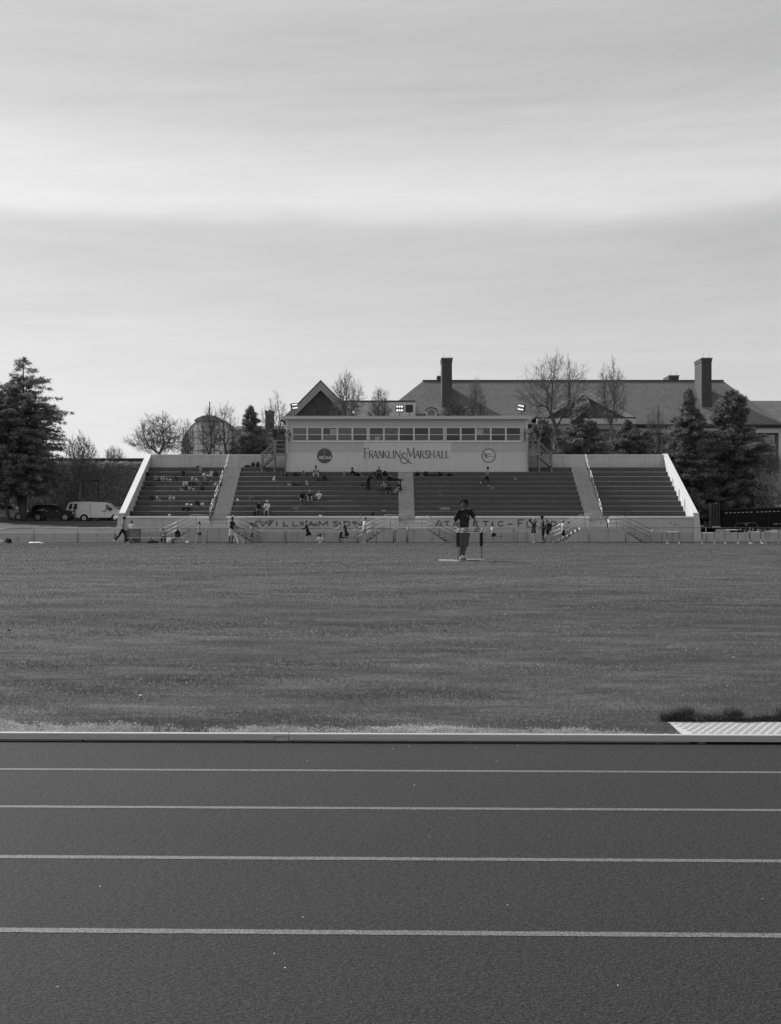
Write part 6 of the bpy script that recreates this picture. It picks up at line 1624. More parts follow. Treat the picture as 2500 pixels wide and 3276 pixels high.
def pose_joints(lean=5, legs=((0, 0, 4), (0, 0, 4)), arms=((5, 10, 12), (5, 10, 12)), head=(0, 0), twist=0, side=0):
    """legs/arms: (person's left, person's right) each (forward angle, bend, spread); faces -y; unit body 1.75 m"""
    J = {}
    hip = Vector((0, 0, .93)); J['hip'] = hip
    sp = Vector((math.sin(R(side)), -math.sin(R(lean)), math.cos(R(lean)))).normalized()
    J['sp'] = sp; J['chest'] = hip + sp * .36; J['neck'] = hip + sp * .53; J['waist'] = hip + sp * .16
    hs = Vector((math.sin(R(side * .4)), -math.sin(R(lean * .6 + head[1])), math.cos(R(lean * .6 + head[1])))).normalized()
    J['hs'] = hs; J['head'] = J['neck'] + hs * .185
    lf = Vector((math.cos(R(twist)), math.sin(R(twist)), 0)); J['lf'] = lf
    ht = R(head[0]); J['face'] = (Vector((-math.sin(ht), -math.cos(ht), 0)) - hs * Vector((-math.sin(ht), -math.cos(ht), 0)).dot(hs)).normalized()
    for s, nm, lg, ar in ((1, 'L', legs[0], arms[0]), (-1, 'R', legs[1], arms[1])):
        h = hip + Vector((s * .09, 0, -.02)); a, k, ab = lg
        d = Vector((s * math.sin(R(ab)), -math.sin(R(a)) * math.cos(R(ab)), -math.cos(R(a)) * math.cos(R(ab))))
        kn = h + d * .44; a2 = a - k
        d2 = Vector((s * math.sin(R(ab)) * .3, -math.sin(R(a2)), -math.cos(R(a2)))).normalized()
        an = kn + d2 * .42
        fd = Vector((s * .15, -math.cos(R(a2 * .8)), math.sin(R(a2 * .8)) * .9)).normalized() if abs(a2) > 25 else Vector((s * .15, -1, 0)).normalized()
        J['h' + nm], J['k' + nm], J['a' + nm], J['f' + nm] = h, kn, an, fd
        sh = hip + sp * .475 + lf * (s * .175); a, e, ab = ar
        d = Vector((s * math.sin(R(ab)), -math.sin(R(a)) * math.cos(R(ab)), -math.cos(R(a)) * math.cos(R(ab))))
        el = sh + d * .28; a2 = a + e
        d2 = Vector((s * math.sin(R(ab)) * .4 - s * .12, -math.sin(R(a2)), -math.cos(R(a2)))).normalized()
        wr = el + d2 * .25
        J['s' + nm], J['e' + nm], J['w' + nm], J['hd' + nm] = sh, el, wr, d2
    return J
def frame(z, x):
    z = z.normalized(); x = (x - z * x.dot(z)).normalized(); y = z.cross(x)
    return Matrix((x, y, z)).transposed()
SKIN = {'light': mat('skin_light', .30, rough=.6, var=.05), 'tan': mat('skin_tan', .17, rough=.6, var=.05), 'olive': mat('skin_olive', .10, rough=.55, var=.05), 'dark': mat('skin_dark', .055, rough=.5, var=.05)}
def cl(v): return mat('cloth_%03d' % int(v * 1000), v, rough=.9, var=.12, scale=9, bump=.15, bscale=30)
def person(loc, rz, J, label, height=1.75, skin='tan', shirt=.05, pants=.05, pant='shorts', sleeve='short', hair=.02, hstyle='short', shoe=.05, sock=None, vox=.021,
           seated=None, group=None, detail=False, parts=(), slim=1.0, hood=False):
    s = height / 1.75
    t = thing('person', loc, label, 'person', group, rz=rz or .0001)
    lo = min(J['aL'].z, J['aR'].z) - .075
    dz = -lo if seated is None else (seated / s - (J['hip'].z - .10))
    if seated is not None and dz == 0: dz = 0
    def T(v): return Vector((v.x, v.y, v.z + dz)) * s
    j = {k: (T(v) if k not in ('sp', 'hs', 'lf', 'face', 'fL', 'fR', 'hdL', 'hdR') else v) for k, v in J.items()}
    k = s * slim; sp, hs, lf, face = j['sp'], j['hs'], j['lf'], j['face']
    F = frame(sp, lf); HF = frame(hs, hs.cross(face) * -1) ; left_h = face.cross(hs) * -1
    HF = frame(hs, left_h)
    b = MB()
    b.ell(j['hip'], (.150*k, .105*k, .125*k), 14, 10, F); b.ell(j['waist'], (.128*k, .092*k, .16*k), 14, 10, F); b.ell(j['chest'] - sp*.02*s, (.158*k, .108*k, .19*k), 14, 10, F)
    cap(b, lerp(j['chest'], j['sL'], .9) + sp*.0*s, lerp(j['chest'], j['sR'], .9), .062*k, .062*k)
    cap(b, j['sL'] - sp * .01 * s, j['sR'] - sp * .01 * s, .052*k, .052*k)
    cap(b, j['neck'] - sp*.06*s, j['neck'] + hs*.08*s, .062*k, .052*k)
    for q in 'LR': cap(b, j['neck'] - sp*.02*s, lerp(j['neck'] - sp*.06*s, j['s'+q], .62), .050*k, .048*k)
    hc = j['head']
    b.ell(hc + hs*.015*s, (.074*s, .092*s, .105*s), 16, 12, HF)
    b.ell(hc + face*.024*s - hs*.045*s, (.054*s, .062*s, .066*s), 14, 10, HF)
    b.ell(hc + face*.070*s - hs*.088*s, (.026*s, .022*s, .020*s), 8, 6, HF)
    nz = hc + face*.092*s - hs*.018*s
    cap(b, nz + hs*.030*s - face*.008*s, nz - hs*.012*s + face*.006*s, .010*s, .015*s, 6)
    for q in (1, -1): b.ell(hc + left_h*(q*.076*s) - hs*.01*s - face*.004*s, (.011*s, .020*s, .032*s), 8, 6, HF)
    if detail:
        b.ell(hc + face*.082*s - hs*.052*s, (.024*s, .014*s, .009*s), 8, 6, HF); b.ell(hc + face*.080*s - hs*.063*s, (.020*s, .013*s, .009*s), 8, 6, HF)
        for q in (1, -1): b.ell(hc + face*.074*s + left_h*(q*.034*s) + hs*.035*s, (.026*s, .016*s, .010*s), 8, 6, HF); b.ell(hc + face*.062*s + left_h*(q*.042*s) - hs*.022*s, (.022*s, .02*s, .02*s), 8, 6, HF)
    hands = MB()
    for nm, q in (('L', 1), ('R', -1)):
        sh, el, wr, hd = j['s'+nm], j['e'+nm], j['w'+nm], j['hd'+nm]
        m_ = lerp(sh, el, .4); cap(b, sh, m_, .050*k, .047*k); cap(b, m_, el, .047*k, .036*k)
        m_ = lerp(el, wr, .3); cap(b, el, m_, .037*k, .040*k); cap(b, m_, wr, .039*k, .025*k)
        n_ = j.get('palm' + nm, None)
        side_ = (lf * -q) if n_ is None else n_
        thumb = face.copy(); thumb = (thumb - hd * thumb.dot(hd))
        thumb = thumb.normalized() if thumb.length > .2 else lf.copy()
        if detail and ('across' + nm) in J: thumb = (J['across' + nm] - hd * J['across' + nm].dot(hd)).normalized()
        nrm = hd.cross(thumb).normalized()
        pc = wr + hd*.045*s
        HFm = frame(hd, thumb)
        b.ell(pc, (.040*s, .016*s, .052*s), 10, 8, HFm)
        tgt = b if not detail else hands
        for i, (o_, ln) in enumerate(((.030, .072), (.010, .082), (-.010, .077), (-.029, .060))):
            p0 = pc + thumb*o_*s + hd*.035*s
            bend = -nrm if (nrm.dot(lf) * q > 0) else nrm
            if detail: bend = J.get('curl' + nm, bend)
            d1 = (hd*.93 + bend*.3 + thumb*o_*2).normalized(); p1 = p0 + d1*ln*.5*s; d2 = (hd*.75 + bend*.65).normalized(); p2 = p1 + d2*ln*.5*s
            r_ = .0085*s
            cap(b, p0, p1, r_*1.05, r_, 6); cap(b, p1, p2, r_, r_*.85, 6)
        p0 = pc + thumb*.030*s - hd*.02*s; p1 = p0 + (thumb*.8 + hd*.6).normalized()*.036*s; p2 = p1 + (thumb*.35 + hd*.9).normalized()*.030*s
        cap(b, p0, p1, .0115*s, .0095*s, 6); cap(b, p1, p2, .0095*s, .008*s, 6)
        h, kn, an, fd = j['h'+nm], j['k'+nm], j['a'+nm], j['f'+nm]
        cap(b, h, lerp(h, kn, .45), .088*k, .074*k); cap(b, lerp(h, kn, .45), kn, .074*k, .053*k)
        back = -fd if abs(fd.z) < .5 else Vector((0, 1, 0))
        cf = lerp(kn, an, .32) + back*.012*s
        cap(b, kn, cf, .052*k, .056*k); cap(b, cf, an, .055*k, .034*k)
        cap(b, an - Vector((0,0,.0)), an + fd*.10*s - Vector((0, 0, .03*s)), .036*s, .03*s)
    remesh(b, vox * s, 'body', SKIN[skin], t, 2 if not detail else 1)
    # shirt
    c = MB(); o_ = .014*s
    c.ell(j['chest'] - sp*.02*s, (.158*k + o_, .108*k + o_, .20*k + o_), 14, 10, F); c.ell(j['waist'] + sp*.02*s, (.134*k + o_*1.4, .098*k + o_*1.4, .17*k), 14, 10, F)
    hem = j['hip'] - sp * (.02 * s); c.tube(j['waist'], hem, .1*k, .1*k, 14)
    c.ell(j['hip'] + sp*.03*s, (.155*k + o_*1.5, .112*k + o_*1.5, .11*k), 14, 10, F)
    cap(c, j['sL'] - sp*.012*s, j['sR'] - sp*.012*s, .052*k + o_, .052*k + o_)
    for q in 'LR': cap(c, j['neck'] - sp*.055*s, lerp(j['neck'] - sp*.06*s, j['s'+q], .62), .050*k + o_, .050*k + o_)
    c.tube(j['neck'] - sp*.08*s, j['neck'] - sp*.005*s, .10*k, .072*k, 12)
    for nm in 'LR':
        sh, el, wr = j['s'+nm], j['e'+nm], j['w'+nm]
        if sleeve == 'long': cap(c, sh, el, .056*k + o_, .046*k + o_); cap(c, el, lerp(el, wr, .93), .045*k + o_, .032*k + o_)
        elif sleeve == 'short': cap(c, sh, lerp(sh, el, .5), .056*k + o_, .054*k + o_); c.tube(lerp(sh, el, .45), lerp(sh, el, .80), .056*k + o_, .062*k + o_, 12)
    if hood: c.ell(j['neck'] - face*.07*s, (.10*s, .07*s, .08*s), 12, 8, HF)
    remesh(c, vox * s, 'shirt' if sleeve != 'long' else ('hoodie' if hood else 'sweater'), cl(shirt), t)
    # legs wear
    if pant:
        c = MB(); o_ = .016*s
        c.ell(j['hip'], (.153*k + o_*.5, .108*k + o_*.6, .13*k), 14, 10, F)
        for nm in 'LR':
            h, kn, an = j['h'+nm], j['k'+nm], j['a'+nm]
            if pant == 'trousers': cap(c, h, kn, .092*k + o_, .060*k + o_); c.tube(kn, lerp(kn, an, .93), .060*k + o_, .042*k + o_, 12); c.ell(kn, .060*k + o_, 10, 6)
            elif pant == 'leggings': cap(c, h, kn, .090*k + .006, .056*k + .006); cap(c, kn, lerp(kn, an, .35), .056*k + .005, .060*k + .004); cap(c, lerp(kn, an, .35), lerp(kn, an, .92), .058*k + .004, .038*k + .004)
            else:
                f_ = {'shorts': .80, 'long_shorts': 1.0, 'short_shorts': .48}[pant]; w_ = {'shorts': .094, 'long_shorts': .088, 'short_shorts': .088}[pant]
                c.ell(h, .092*k + o_, 12, 8); c.tube(h, lerp(h, kn, f_), .090*k + o_, w_*k + o_*.8 - (.012 if pant == 'long_shorts' else 0), 14)
        remesh(c, vox * s, {'trousers': 'trousers', 'leggings': 'leggings'}.get(pant, 'shorts'), cl(pants), t)
    # shoes
    for nm in 'LR':
        an, fd = j['a'+nm], j['f'+nm]; c = MB(); up = Vector((0, 0, 1)); up = (up - fd*up.dot(fd)).normalized()
        FF = frame(up, fd.cross(up))
        c.ell(an + fd*.055*s - up*.040*s, (.044*s, .130*s, .036*s), 12, 8, FF); c.ell(an - fd*.01*s - up*.02*s, (.042*s, .055*s, .045*s), 10, 8, FF)
        c.v = [tuple(p) for p in c.v]
        if abs(fd.z) < .1: c.v = [(x, y, max(z, .002)) for x, y, z in c.v]
        sh_ = c.build('shoe', cl(shoe), t, smooth=True, world=False)
        if sock is not None:
            MB().tube(lerp(an, j['k'+nm], .02), lerp(an, j['k'+nm], .16 if sock < 1 else .3), .041*s, .044*s, 12).build('sock', cl(sock if sock < 1 else sock - 1), t, smooth=True, world=False)
    # hair
    if hstyle:
        c = MB(); rg = random.Random(int(height * 1000) + len(label)); hm = cl(hair)
        c.ell(hc + hs*.038*s - face*.022*s, (.084*s, .094*s, .094*s), 14, 10, HF)
        c.ell(hc - hs*.015*s - face*.045*s, (.076*s, .062*s, .085*s), 12, 8, HF)
        if hstyle in ('curly', 'afro'):
            n = 46 if not detail else 150; rr = .026 if not detail else .017
            for i in range(n):
                u = rnd_v = Vector((rg.gauss(0, 1), rg.gauss(0, 1), abs(rg.gauss(.3, .8)))).normalized()
                v = left_h*u.x*(.086 if not detail else .104) + (-face)*u.y*.100 + hs*(u.z*(.105 if not detail else .118) + .015)
                if u.y < -.55 and u.z < .50: continue
                c.ell(hc + v*s*((1.05 if not detail else 1.14) if hstyle == 'curly' else 1.22) + hs*.012*s, rr*s*rg.uniform(.8, 1.3), 8, 6)
        if hstyle == 'buns':
            for q in (1, -1): c.ell(hc + left_h*(q*.075*s) + hs*.115*s, .056*s, 10, 8)
        if hstyle in ('ponytail',):
            cap(c, hc - face*.10*s + hs*.02*s, hc - face*.13*s - hs*.12*s, .035*s, .03*s); cap(c, hc - face*.13*s - hs*.12*s, hc - face*.11*s - hs*.25*s, .03*s, .012*s)
        if hstyle in ('long',):
            cap(c, hc - face*.06*s, j['neck'] - face*.08*s - sp*.12*s, .075*s, .05*s)
            for q in (1, -1): cap(c, hc + left_h*(q*.065*s) - face*.02*s, j['neck'] + left_h*(q*.075*s) - sp*.10*s, .035*s, .022*s)
        if detail:
            remesh(c, .0075, 'hair', hm, t, 1)
        else: remesh(c, .019 * s, 'hair', hm, t, 1)
    if 'headband' in parts:
        c = MB(); n = 18
        P_ = [hc + hs*.045*s + left_h*(math.cos(2*PI*i/n)*.094*s) + face*(math.sin(2*PI*i/n)*.108*s) for i in range(n + 1)]
        for a_, b_ in zip(P_, P_[1:]): c.tube(a_, b_, .014*s, n=5)
        c.build('headband', cl(.6), t, world=False)
    if 'cap' in parts:
        c = MB(); c.ell(hc + hs*.055*s, (.090*s, .104*s, .075*s), 14, 8, HF); c.build('cap', cl(.55), t, smooth=True, world=False)
    if 'number' in parts:
        c = MB(); p = j['chest'] - sp*.05*s + face*.125*s; up = sp; rt = lf
        def pq(u, v, e=0): return p + rt*u*s + up*v*s + face*e
        for u in (-.045, .045):
            for (a0, b0, a1, b1) in ((-.03, .05, .03, .03), (-.03, -.03, .03, -.05), (-.03, .05, -.012, -.05), (.012, .05, .03, -.05)):
                c.add([pq(u + a0, b1), pq(u + a1, b1), pq(u + a1, b0), pq(u + a0, b0)], [(0, 1, 2, 3)])
        c.build('shirt_print', cl(.45), t, world=False)
    if detail:
        for q in (1, -1):
            e = hc + face*.079*s + left_h*(q*.033*s) + hs*.012*s
            c = MB(); c.ell(e, (.016*s, .010*s, .009*s), 10, 6, HF); c.build('eye', cl(.30), t, smooth=True, world=False)
            c = MB(); c.ell(e + face*.008*s, (.007*s, .005*s, .007*s), 8, 6, HF); c.build('iris', cl(.01), t, smooth=True, world=False)
            c = MB(); c.path([e + hs*.026*s - left_h*.022*s + face*.004*s, e + hs*.033*s + face*.010*s, e + hs*.026*s + left_h*.022*s + face*.002*s], .0055*s, 6); c.build('eyebrow', cl(.012), t, world=False)
        c = MB(); c.ell(hc + face*.0935*s - hs*.0575*s, (.019*s, .007*s, .0035*s), 10, 6, HF); c.build('lips', cl(.05), t, smooth=True, world=False)
    t['_j'] = 0
    del t['_j']
    return t, j

# the young man with the hurdle ---------------------------------------
def young_man():
    Y = 35.15; loc = Vector((px(1482, Y), Y, g(Y) - .005)); s = 114 / 1.0
    J = pose_joints(lean=4, legs=((2, 4, 2), (-2, 3, 3)), head=(38, 6), side=-3)
    # joints placed from the photograph: offsets in image px relative to the feet centre, 113.8 px per metre
    k = FPX / Y
    def V(x, y, d): return Vector(((x - 1482) / k, d, (1793 - y) / k))
    J['hip'] = V(1486, 1697, .0); J['waist'] = V(1486, 1677, 0); J['chest'] = V(1487, 1654, 0); J['neck'] = V(1487, 1629, .0)
    J['sp'] = (J['neck'] - J['hip']).normalized(); J['hs'] = Vector((-.06, -.12, 1)).normalized(); J['head'] = V(1485.5, 1613.5, -.02)
    tw = R(-14); J['lf'] = Vector((math.cos(tw), math.sin(tw), 0))
    ht = R(-42); J['face'] = Vector((math.sin(ht), -math.cos(ht), -.10)).normalized(); J['face'] = (J['face'] - J['hs']*J['face'].dot(J['hs'])).normalized()
    J['sR'] = V(1468.5, 1637, -.02); J['sL'] = V(1506, 1634, .03)
    J['eR'] = V(1455.5, 1671, .10); J['wR'] = V(1475, 1693, -.08); J['hdR'] = (Vector((.55, -.45, -.55))).normalized()
    J['eL'] = V(1519, 1659, .10); J['wL'] = V(1525, 1679.5, .03); J['hdL'] = Vector((.42, -.30, -.75)).normalized()
    J['acrossL'] = Vector((-.9, -.3, -.3)); J['curlL'] = Vector((.55, .2, -.25)).normalized()
    J['hL'] = V(1494, 1700, .01); J['hR'] = V(1478, 1700, .0)
    J['kL'] = V(1489, 1748, -.03); J['kR'] = V(1476, 1749, -.02)
    J['aL'] = V(1483, 1784.5, .05); J['aR'] = V(1473, 1785.5, .0)
    J['fL'] = Vector((.45, -1, 0)).normalized(); J['fR'] = Vector((.15, -1, 0)).normalized()
    t, j = person(loc, 0, J, 'curly haired young man in dark tee and grey shorts resting his hands on a hurdle', height=1.75, skin='olive', shirt=.014, pants=.07, pant='long_shorts', hair=.008, hstyle='curly',
                  shoe=.07, sock=.62, vox=.0125, detail=True, slim=.92)
    c = MB(); p = j['chest'] + Vector((.075, -.132, .03)); c.box(p.x - .012, p.x + .012, p.y - .004, p.y + .01, p.z - .008, p.z + .008); c.build('chest_logo', cl(.45), t, world=False)
    c = MB(); p = j['sL']; c.path([p + Vector((-.045, -.03, .075)), p + Vector((-.048, -.075, .035))], .006, 5); c.build('collar_tag', cl(.5), t, world=False)
    c = MB()
    for q, nm in ((1, 'L'), (-1, 'R')):
        a = lerp(j['h' + nm], j['k' + nm], .2) + Vector((q * .07, -.06, 0)); b_ = lerp(j['h' + nm], j['k' + nm], .95) + Vector((q * .055, -.06, 0)); c.tube(a, b_, .006, n=4)
    c.build('shorts_stripe', cl(.03), t, world=False)
young_man()

# people along the far track --------------------------------------------
def track_person(x, Y, top, feet, face_deg, J, label, **kw):
    zg = g(Y); h = (feet - top) / FPX * Y
    hz = kw.pop('posefac', 1.0)
    return person(Vector((px(x, Y), Y, zg)), R(face_deg), J, label, height=kw.pop('height', 1.7), **kw)
GRP = 'athletes on the far track'
RUNL = pose_joints
track_person(393, 80, 1650, 1738, 90, pose_joints(lean=6, legs=((22, 8, 2), (-30, 10, 2)), arms=((-8, 15, 6), (25, 30, 6)), head=(0, 12)), 'boy in pale hoodie and black trousers walking past the bench at far left', height=1.72, shirt=.26, sleeve='long', hood=True, pants=.012, pant='trousers', hair=.01, hstyle='curly', shoe=.55, skin='tan', group=GRP)
track_person(420, 100.7, 1657, 1735, 180, pose_joints(lean=18, legs=((5, 10, 8), (0, 6, 8)), arms=((10, 30, 25), (5, 35, 30)), head=(0, 5)), 'person in white tee seen from behind above the equipment bin', height=1.80, shirt=.50, pants=.10, hair=.02, hstyle='short', skin='light', group=GRP)
person(Vector((px(525, 99.05), 99.05, g(99))), R(200), pose_joints(lean=30, legs=((86, 80, 6), (80, 70, 8)), arms=((45, 30, 10), (50, 20, 20)), head=(10, 30)), 'person in grey top and black trousers sitting bent over on the bench', height=1.65, shirt=.20, sleeve='long', pants=.012, pant='trousers', hair=.03, shoe=.1, seated=.42, group=GRP)
track_person(638, 92, 1668, 1738, -90, pose_joints(lean=3, legs=((20, 6, 2), (-22, 10, 2)), arms=((-10, 10, 10), (14, 12, 8)), head=(0, 4)), 'girl with ponytail in pale tee and tiny black shorts walking on the track', height=1.66, shirt=.34, pants=.012, pant='short_shorts', hair=.05, hstyle='ponytail', skin='light', shoe=.3, slim=.9, group=GRP)
track_person(741, 87, 1657, 1738, 75, pose_joints(lean=5, legs=((8, 22, 4), (-6, 4, 4)), arms=((28, 35, 10), (20, 45, 8)), head=(0, 8)), 'man in black tee and white knee length shorts below the left aisle', height=1.84, shirt=.012, pants=.50, pant='long_shorts', hair=.01, skin='dark', shoe=.05, slim=1.1, group=GRP)
track_person(806, 96, 1675, 1738, -80, pose_joints(lean=4, legs=((12, 14, 4), (-8, 8, 4)), arms=((20, 20, 10), (-8, 20, 8)), head=(0, 10)), 'boy in pale tee and grey shorts in front of the left landing stairs', height=1.58, shirt=.32, pants=.08, pant='shorts', hair=.01, hstyle='curly', skin='tan', group=GRP)
track_person(985, 90, 1666, 1738, -85, pose_joints(lean=14, legs=((10, 8, 2), (-40, 62, 2)), arms=((-25, 70, 8), (20, 60, 8)), head=(0, -4)), 'runner in dark long sleeved top and black shorts below the letters of the wall', height=1.68, shirt=.02, sleeve='long', pants=.012, pant='shorts', hair=.04, skin='light', shoe=.03, group=GRP)
track_person(1092, 91, 1674, 1738, -85, pose_joints(lean=16, legs=((18, 26, 2), (-4, 92, 2)), arms=((35, 60, 8), (5, 85, 8)), head=(0, 0)), 'girl runner in pale long sleeved top and black leggings in front of another runner', height=1.62, shirt=.36, sleeve='long', pants=.012, pant='leggings', hair=.08, hstyle='ponytail', skin='light', shoe=.03, slim=.9, group=GRP)
track_person(1107, 93.5, 1667, 1738, -80, pose_joints(lean=14, legs=((6, 12, 2), (-40, 40, 4)), arms=((10, 90, 8), (-10, 85, 12)), head=(0, 4)), 'runner in dark tee partly hidden behind the girl in the pale top', height=1.70, shirt=.025, pants=.02, pant='shorts', hair=.04, skin='light', shoe=.05, group=GRP)
Jt = pose_joints(lean=-2, legs=((-2, 6, 3), (12, 22, 10)), arms=((4, 8, 6), (150, 12, 22)), head=(0, -6)); 
tp, jp = track_person(1166, 86, 1649, 1738, -75, Jt, 'tall curly haired girl in white tee raising one arm with a dark disc', height=1.78, shirt=.52, pants=.18, pant='short_shorts', hair=.10, hstyle='curly', skin='light', shoe=.3, slim=.95, group=GRP)
hx_ = thing('dark_disc', (px(1193, 86.2), 86.2, pz(1644, 86.2)), 'round dark disc held up in the raised hand of the tall girl', 'disc')
MB().ell((px(1192, 86.2), 86.2, pz(1644, 86.2)), (.115, .06, .125), 14, 10).build('disc', shade_mat(.012), hx_, smooth=True)
track_person(1578, 97, 1675, 1738, -90, pose_joints(lean=8, legs=((8, 6, 2), (-50, 42, 2)), arms=((-15, 80, 8), (20, 75, 8)), head=(0, 0)), 'small boy in white tee and black shorts running right of the hurdle pair', height=1.52, shirt=.50, pants=.012, pant='shorts', hair=.02, hstyle='curly', skin='tan', group=GRP)
track_person(1708, 87, 1657, 1739, -60, pose_joints(lean=0, legs=((2, 4, 3), (-4, 4, 3)), arms=((5, 10, 5), (140, 110, 30)), head=(0, -8)), 'woman in black hoodie with one hand raised to her head below the wall letters', height=1.76, shirt=.012, sleeve='long', hood=True, pants=.012, pant='short_shorts', hair=.16, hstyle='short', skin='light', shoe=.3, parts=('headband',), group=GRP)
track_person(1738, 85, 1651, 1739, -80, pose_joints(lean=4, legs=((6, 6, 3), (-6, 6, 3)), arms=((20, 30, 10), (5, 20, 8)), head=(0, 6)), 'tall dark haired man in open black jacket over pale tee holding his hand forward', height=1.86, shirt=.05, sleeve='short', pants=.01, pant='long_shorts', hair=.006, hstyle='curly', skin='dark', shoe=.02, group=GRP)
track_person(1752, 87.5, 1655, 1739, -80, pose_joints(lean=6, legs=((24, 6, 2), (-36, 6, 2)), arms=((0, 20, 8), (5, 30, 8)), head=(0, 6)), 'striding person in black top with a backpack half hidden behind the tall man', height=1.72, shirt=.012, sleeve='long', pants=.012, pant='short_shorts', hair=.01, skin='light', shoe=.3, group=GRP)
bag('backpack', (px(1757, 87.3), 87.2, pz(1700, 87)), .42, .62, .012, 401, 'black backpack on the back of the striding person', 'backpack', None)
track_person(1803, 84, 1669, 1741, -75, pose_joints(lean=4, legs=((16, 6, 3), (-24, 8, 3)), arms=((10, 10, 8), (-12, 10, 8)), head=(0, 6)), 'girl in pale tee and black shorts walking in front of the right landing stairs', height=1.60, shirt=.42, pants=.012, pant='shorts', hair=.10, hstyle='ponytail', skin='light', parts=('headband',), shoe=.3, slim=.95, group=GRP)
# someone sitting low beyond the crest, only head and shoulders show
person(Vector((px(1027, 88), 88, g(88) - .12)), R(170), pose_joints(lean=-20, legs=((80, 20, 5), (85, 20, 6)), arms=((20, 10, 20), (20, 10, 20)), head=(0, -25)), 'head and shoulders of a curly haired person sitting behind the grass crest', height=1.6, shirt=.55, pants=.05, hair=.03, hstyle='afro', skin='light', seated=.02)

# people on the terraces --------------------------------------------------
GT = 'spectators on the terraces'
def seat_person(x, k, face_deg, J, label, seated=None, dy=.55, dz=0.0, **kw):
    Y = YW + DY * k + dy
    return person(Vector((px(x, Y), Y, zk(k) + .012 + dz)), R(face_deg), J, label, seated=seated, group=GT, **kw)
SIT = lambda **q: pose_joints(**{**dict(lean=8, legs=((82, 88, 8), (82, 88, 8)), arms=((30, 50, 12), (30, 50, 12)), head=(0, 4)), **q})
FLOOR = lambda **q: pose_joints(**{**dict(lean=6, legs=((118, 100, 8), (118, 100, 8)), arms=((40, 40, 14), (40, 40, 14)), head=(0, 6)), **q})
# feet of a person seated on tread k rest on tread k-1: hips at the edge (dy small)
seat_person(828, 1, 8, SIT(arms=((35, 70, 8), (30, 60, 12))), 'boy in black tee sitting left of the woman in white on the lowest rows', seated=.02, dy=.12, height=1.62, shirt=.010, pants=.10, pant='trousers', hair=.02, skin='tan', shoe=.4)
seat_person(856, 1, -8, SIT(legs=((78, 84, 12), (80, 86, 10)), head=(-20, -2)), 'long haired woman in white sweatshirt and cap sitting on the lowest rows', seated=.02, dy=.12, height=1.68, shirt=.50, sleeve='long', pants=.30, pant='trousers', hair=.02, hstyle='long', skin='light', shoe=.6, parts=('cap',))
seat_person(967, 3, 10, SIT(arms=((20, 50, 12), (20, 45, 12))), 'long haired girl in black hoodie sitting left in the group of three', seated=.02, dy=.12, height=1.68, shirt=.012, sleeve='long', pants=.12, pant='trousers', hair=.015, hstyle='long', skin='tan', shoe=.3)
seat_person(992, 3, 5, FLOOR(), 'person in dark top with knees drawn up in the middle of the group of three', seated=.06, dy=.45, height=1.66, shirt=.02, sleeve='long', pants=.24, pant='trousers', hair=.10, hstyle='long', skin='light', shoe=.3)
seat_person(1022, 3, -10, FLOOR(legs=((100, 130, 45), (100, 130, 45))), 'girl in white tee sitting cross legged on the right in the group of three', seated=.06, dy=.45, height=1.60, shirt=.50, pants=.08, pant='leggings', hair=.03, hstyle='ponytail', skin='light', shoe=.4)
seat_person(1011, 8, 5, FLOOR(legs=((112, 95, 16), (112, 95, 16)), arms=((50, 60, 10), (50, 70, 10))), 'person with two hair buns and pale trousers sitting under the round emblem', seated=.06, dy=.45, height=1.66, shirt=.30, sleeve='short', pants=.36, pant='trousers', hair=.008, hstyle='buns', skin='dark', shoe=.5)
seat_person(1140, 8, 85, pose_joints(lean=-48, legs=((96, 30, 6), (118, 90, 8)), arms=((-20, 20, 12), (-10, 60, 12)), head=(0, 40), twist=30), 'person in black printed top reclining sideways on the third row down', seated=.06, dy=.4, height=1.70, shirt=.010, pants=.012, pant='shorts', hair=.010, hstyle='curly', skin='tan', shoe=.05, parts=('number',))
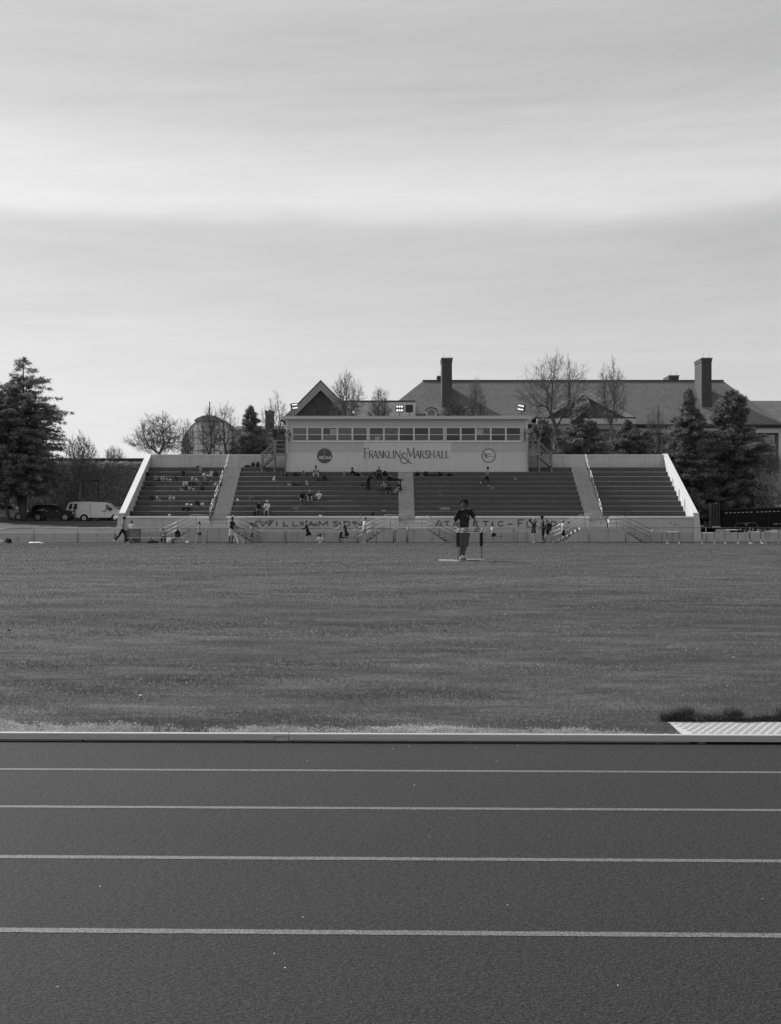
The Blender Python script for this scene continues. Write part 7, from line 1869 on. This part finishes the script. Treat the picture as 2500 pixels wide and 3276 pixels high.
seat_person(1213, 8, 0, SIT(), 'boy in dark numbered jersey sitting upright on the third row down', seated=.02, dy=.12, height=1.60, shirt=.03, pants=.010, pant='trousers', hair=.02, skin='tan', shoe=.05, parts=('number',))
seat_person(1178, 5, 60, pose_joints(lean=38, legs=((4, 8, 6), (-4, 4, 6)), arms=((22, 12, 6), (14, 10, 6)), head=(0, 30)), 'person in black standing bent forward beside scattered bags on the terraces', height=1.66, shirt=.010, sleeve='long', hood=True, pants=.012, pant='trousers', hair=.010, skin='tan', shoe=.02)
seat_person(1257, 7, 75, pose_joints(lean=-58, legs=((92, 10, 5), (96, 14, 5)), arms=((-20, 40, 12), (10, 60, 12)), head=(0, 20), twist=20), 'person in black lying on one side near the top of the middle aisle', seated=.06, dy=.4, height=1.6, shirt=.010, sleeve='long', pants=.010, pant='trousers', hair=.010, hstyle='long', skin='tan', shoe=.02)
seat_person(1250, 4, -30, pose_joints(lean=34, legs=((108, 115, 10), (100, 110, 14)), arms=((40, 60, 10), (50, 50, 20)), head=(10, 20)), 'person in black hoodie and shorts crouching forward beside the middle aisle', seated=.20, dy=.5, height=1.74, shirt=.010, sleeve='long', hood=True, pants=.14, pant='long_shorts', hair=.008, hstyle='short', skin='tan', shoe=.02)
seat_person(1231, 5, -20, FLOOR(lean=20, legs=((95, 100, 30), (95, 110, 20))), 'person in pale top sitting hunched behind the crouching one', seated=.06, dy=.4, height=1.62, shirt=.22, pants=.06, pant='trousers', hair=.02, skin='light', shoe=.2)
seat_person(1281, 5, -60, SIT(lean=6, legs=((88, 60, 5), (84, 40, 6)), arms=((30, 30, 8), (25, 30, 8))), 'long haired girl in black sitting at the edge of the middle aisle', seated=.02, dy=.15, height=1.62, shirt=.010, pants=.012, pant='short_shorts', hair=.010, hstyle='long', skin='light', shoe=.08)
seat_person(1560, 6, 78, pose_joints(lean=4, legs=((6, 6, 3), (-34, 30, 3)), arms=((-30, 50, 10), (-10, 50, 10)), head=(0, 6)), 'boy with white headband and pale tee walking alone across the right terraces', dz=0.0, dy=.35, height=1.64, shirt=.32, pants=.02, pant='long_shorts', hair=.008, hstyle='afro', skin='dark', shoe=.5, parts=('headband',))
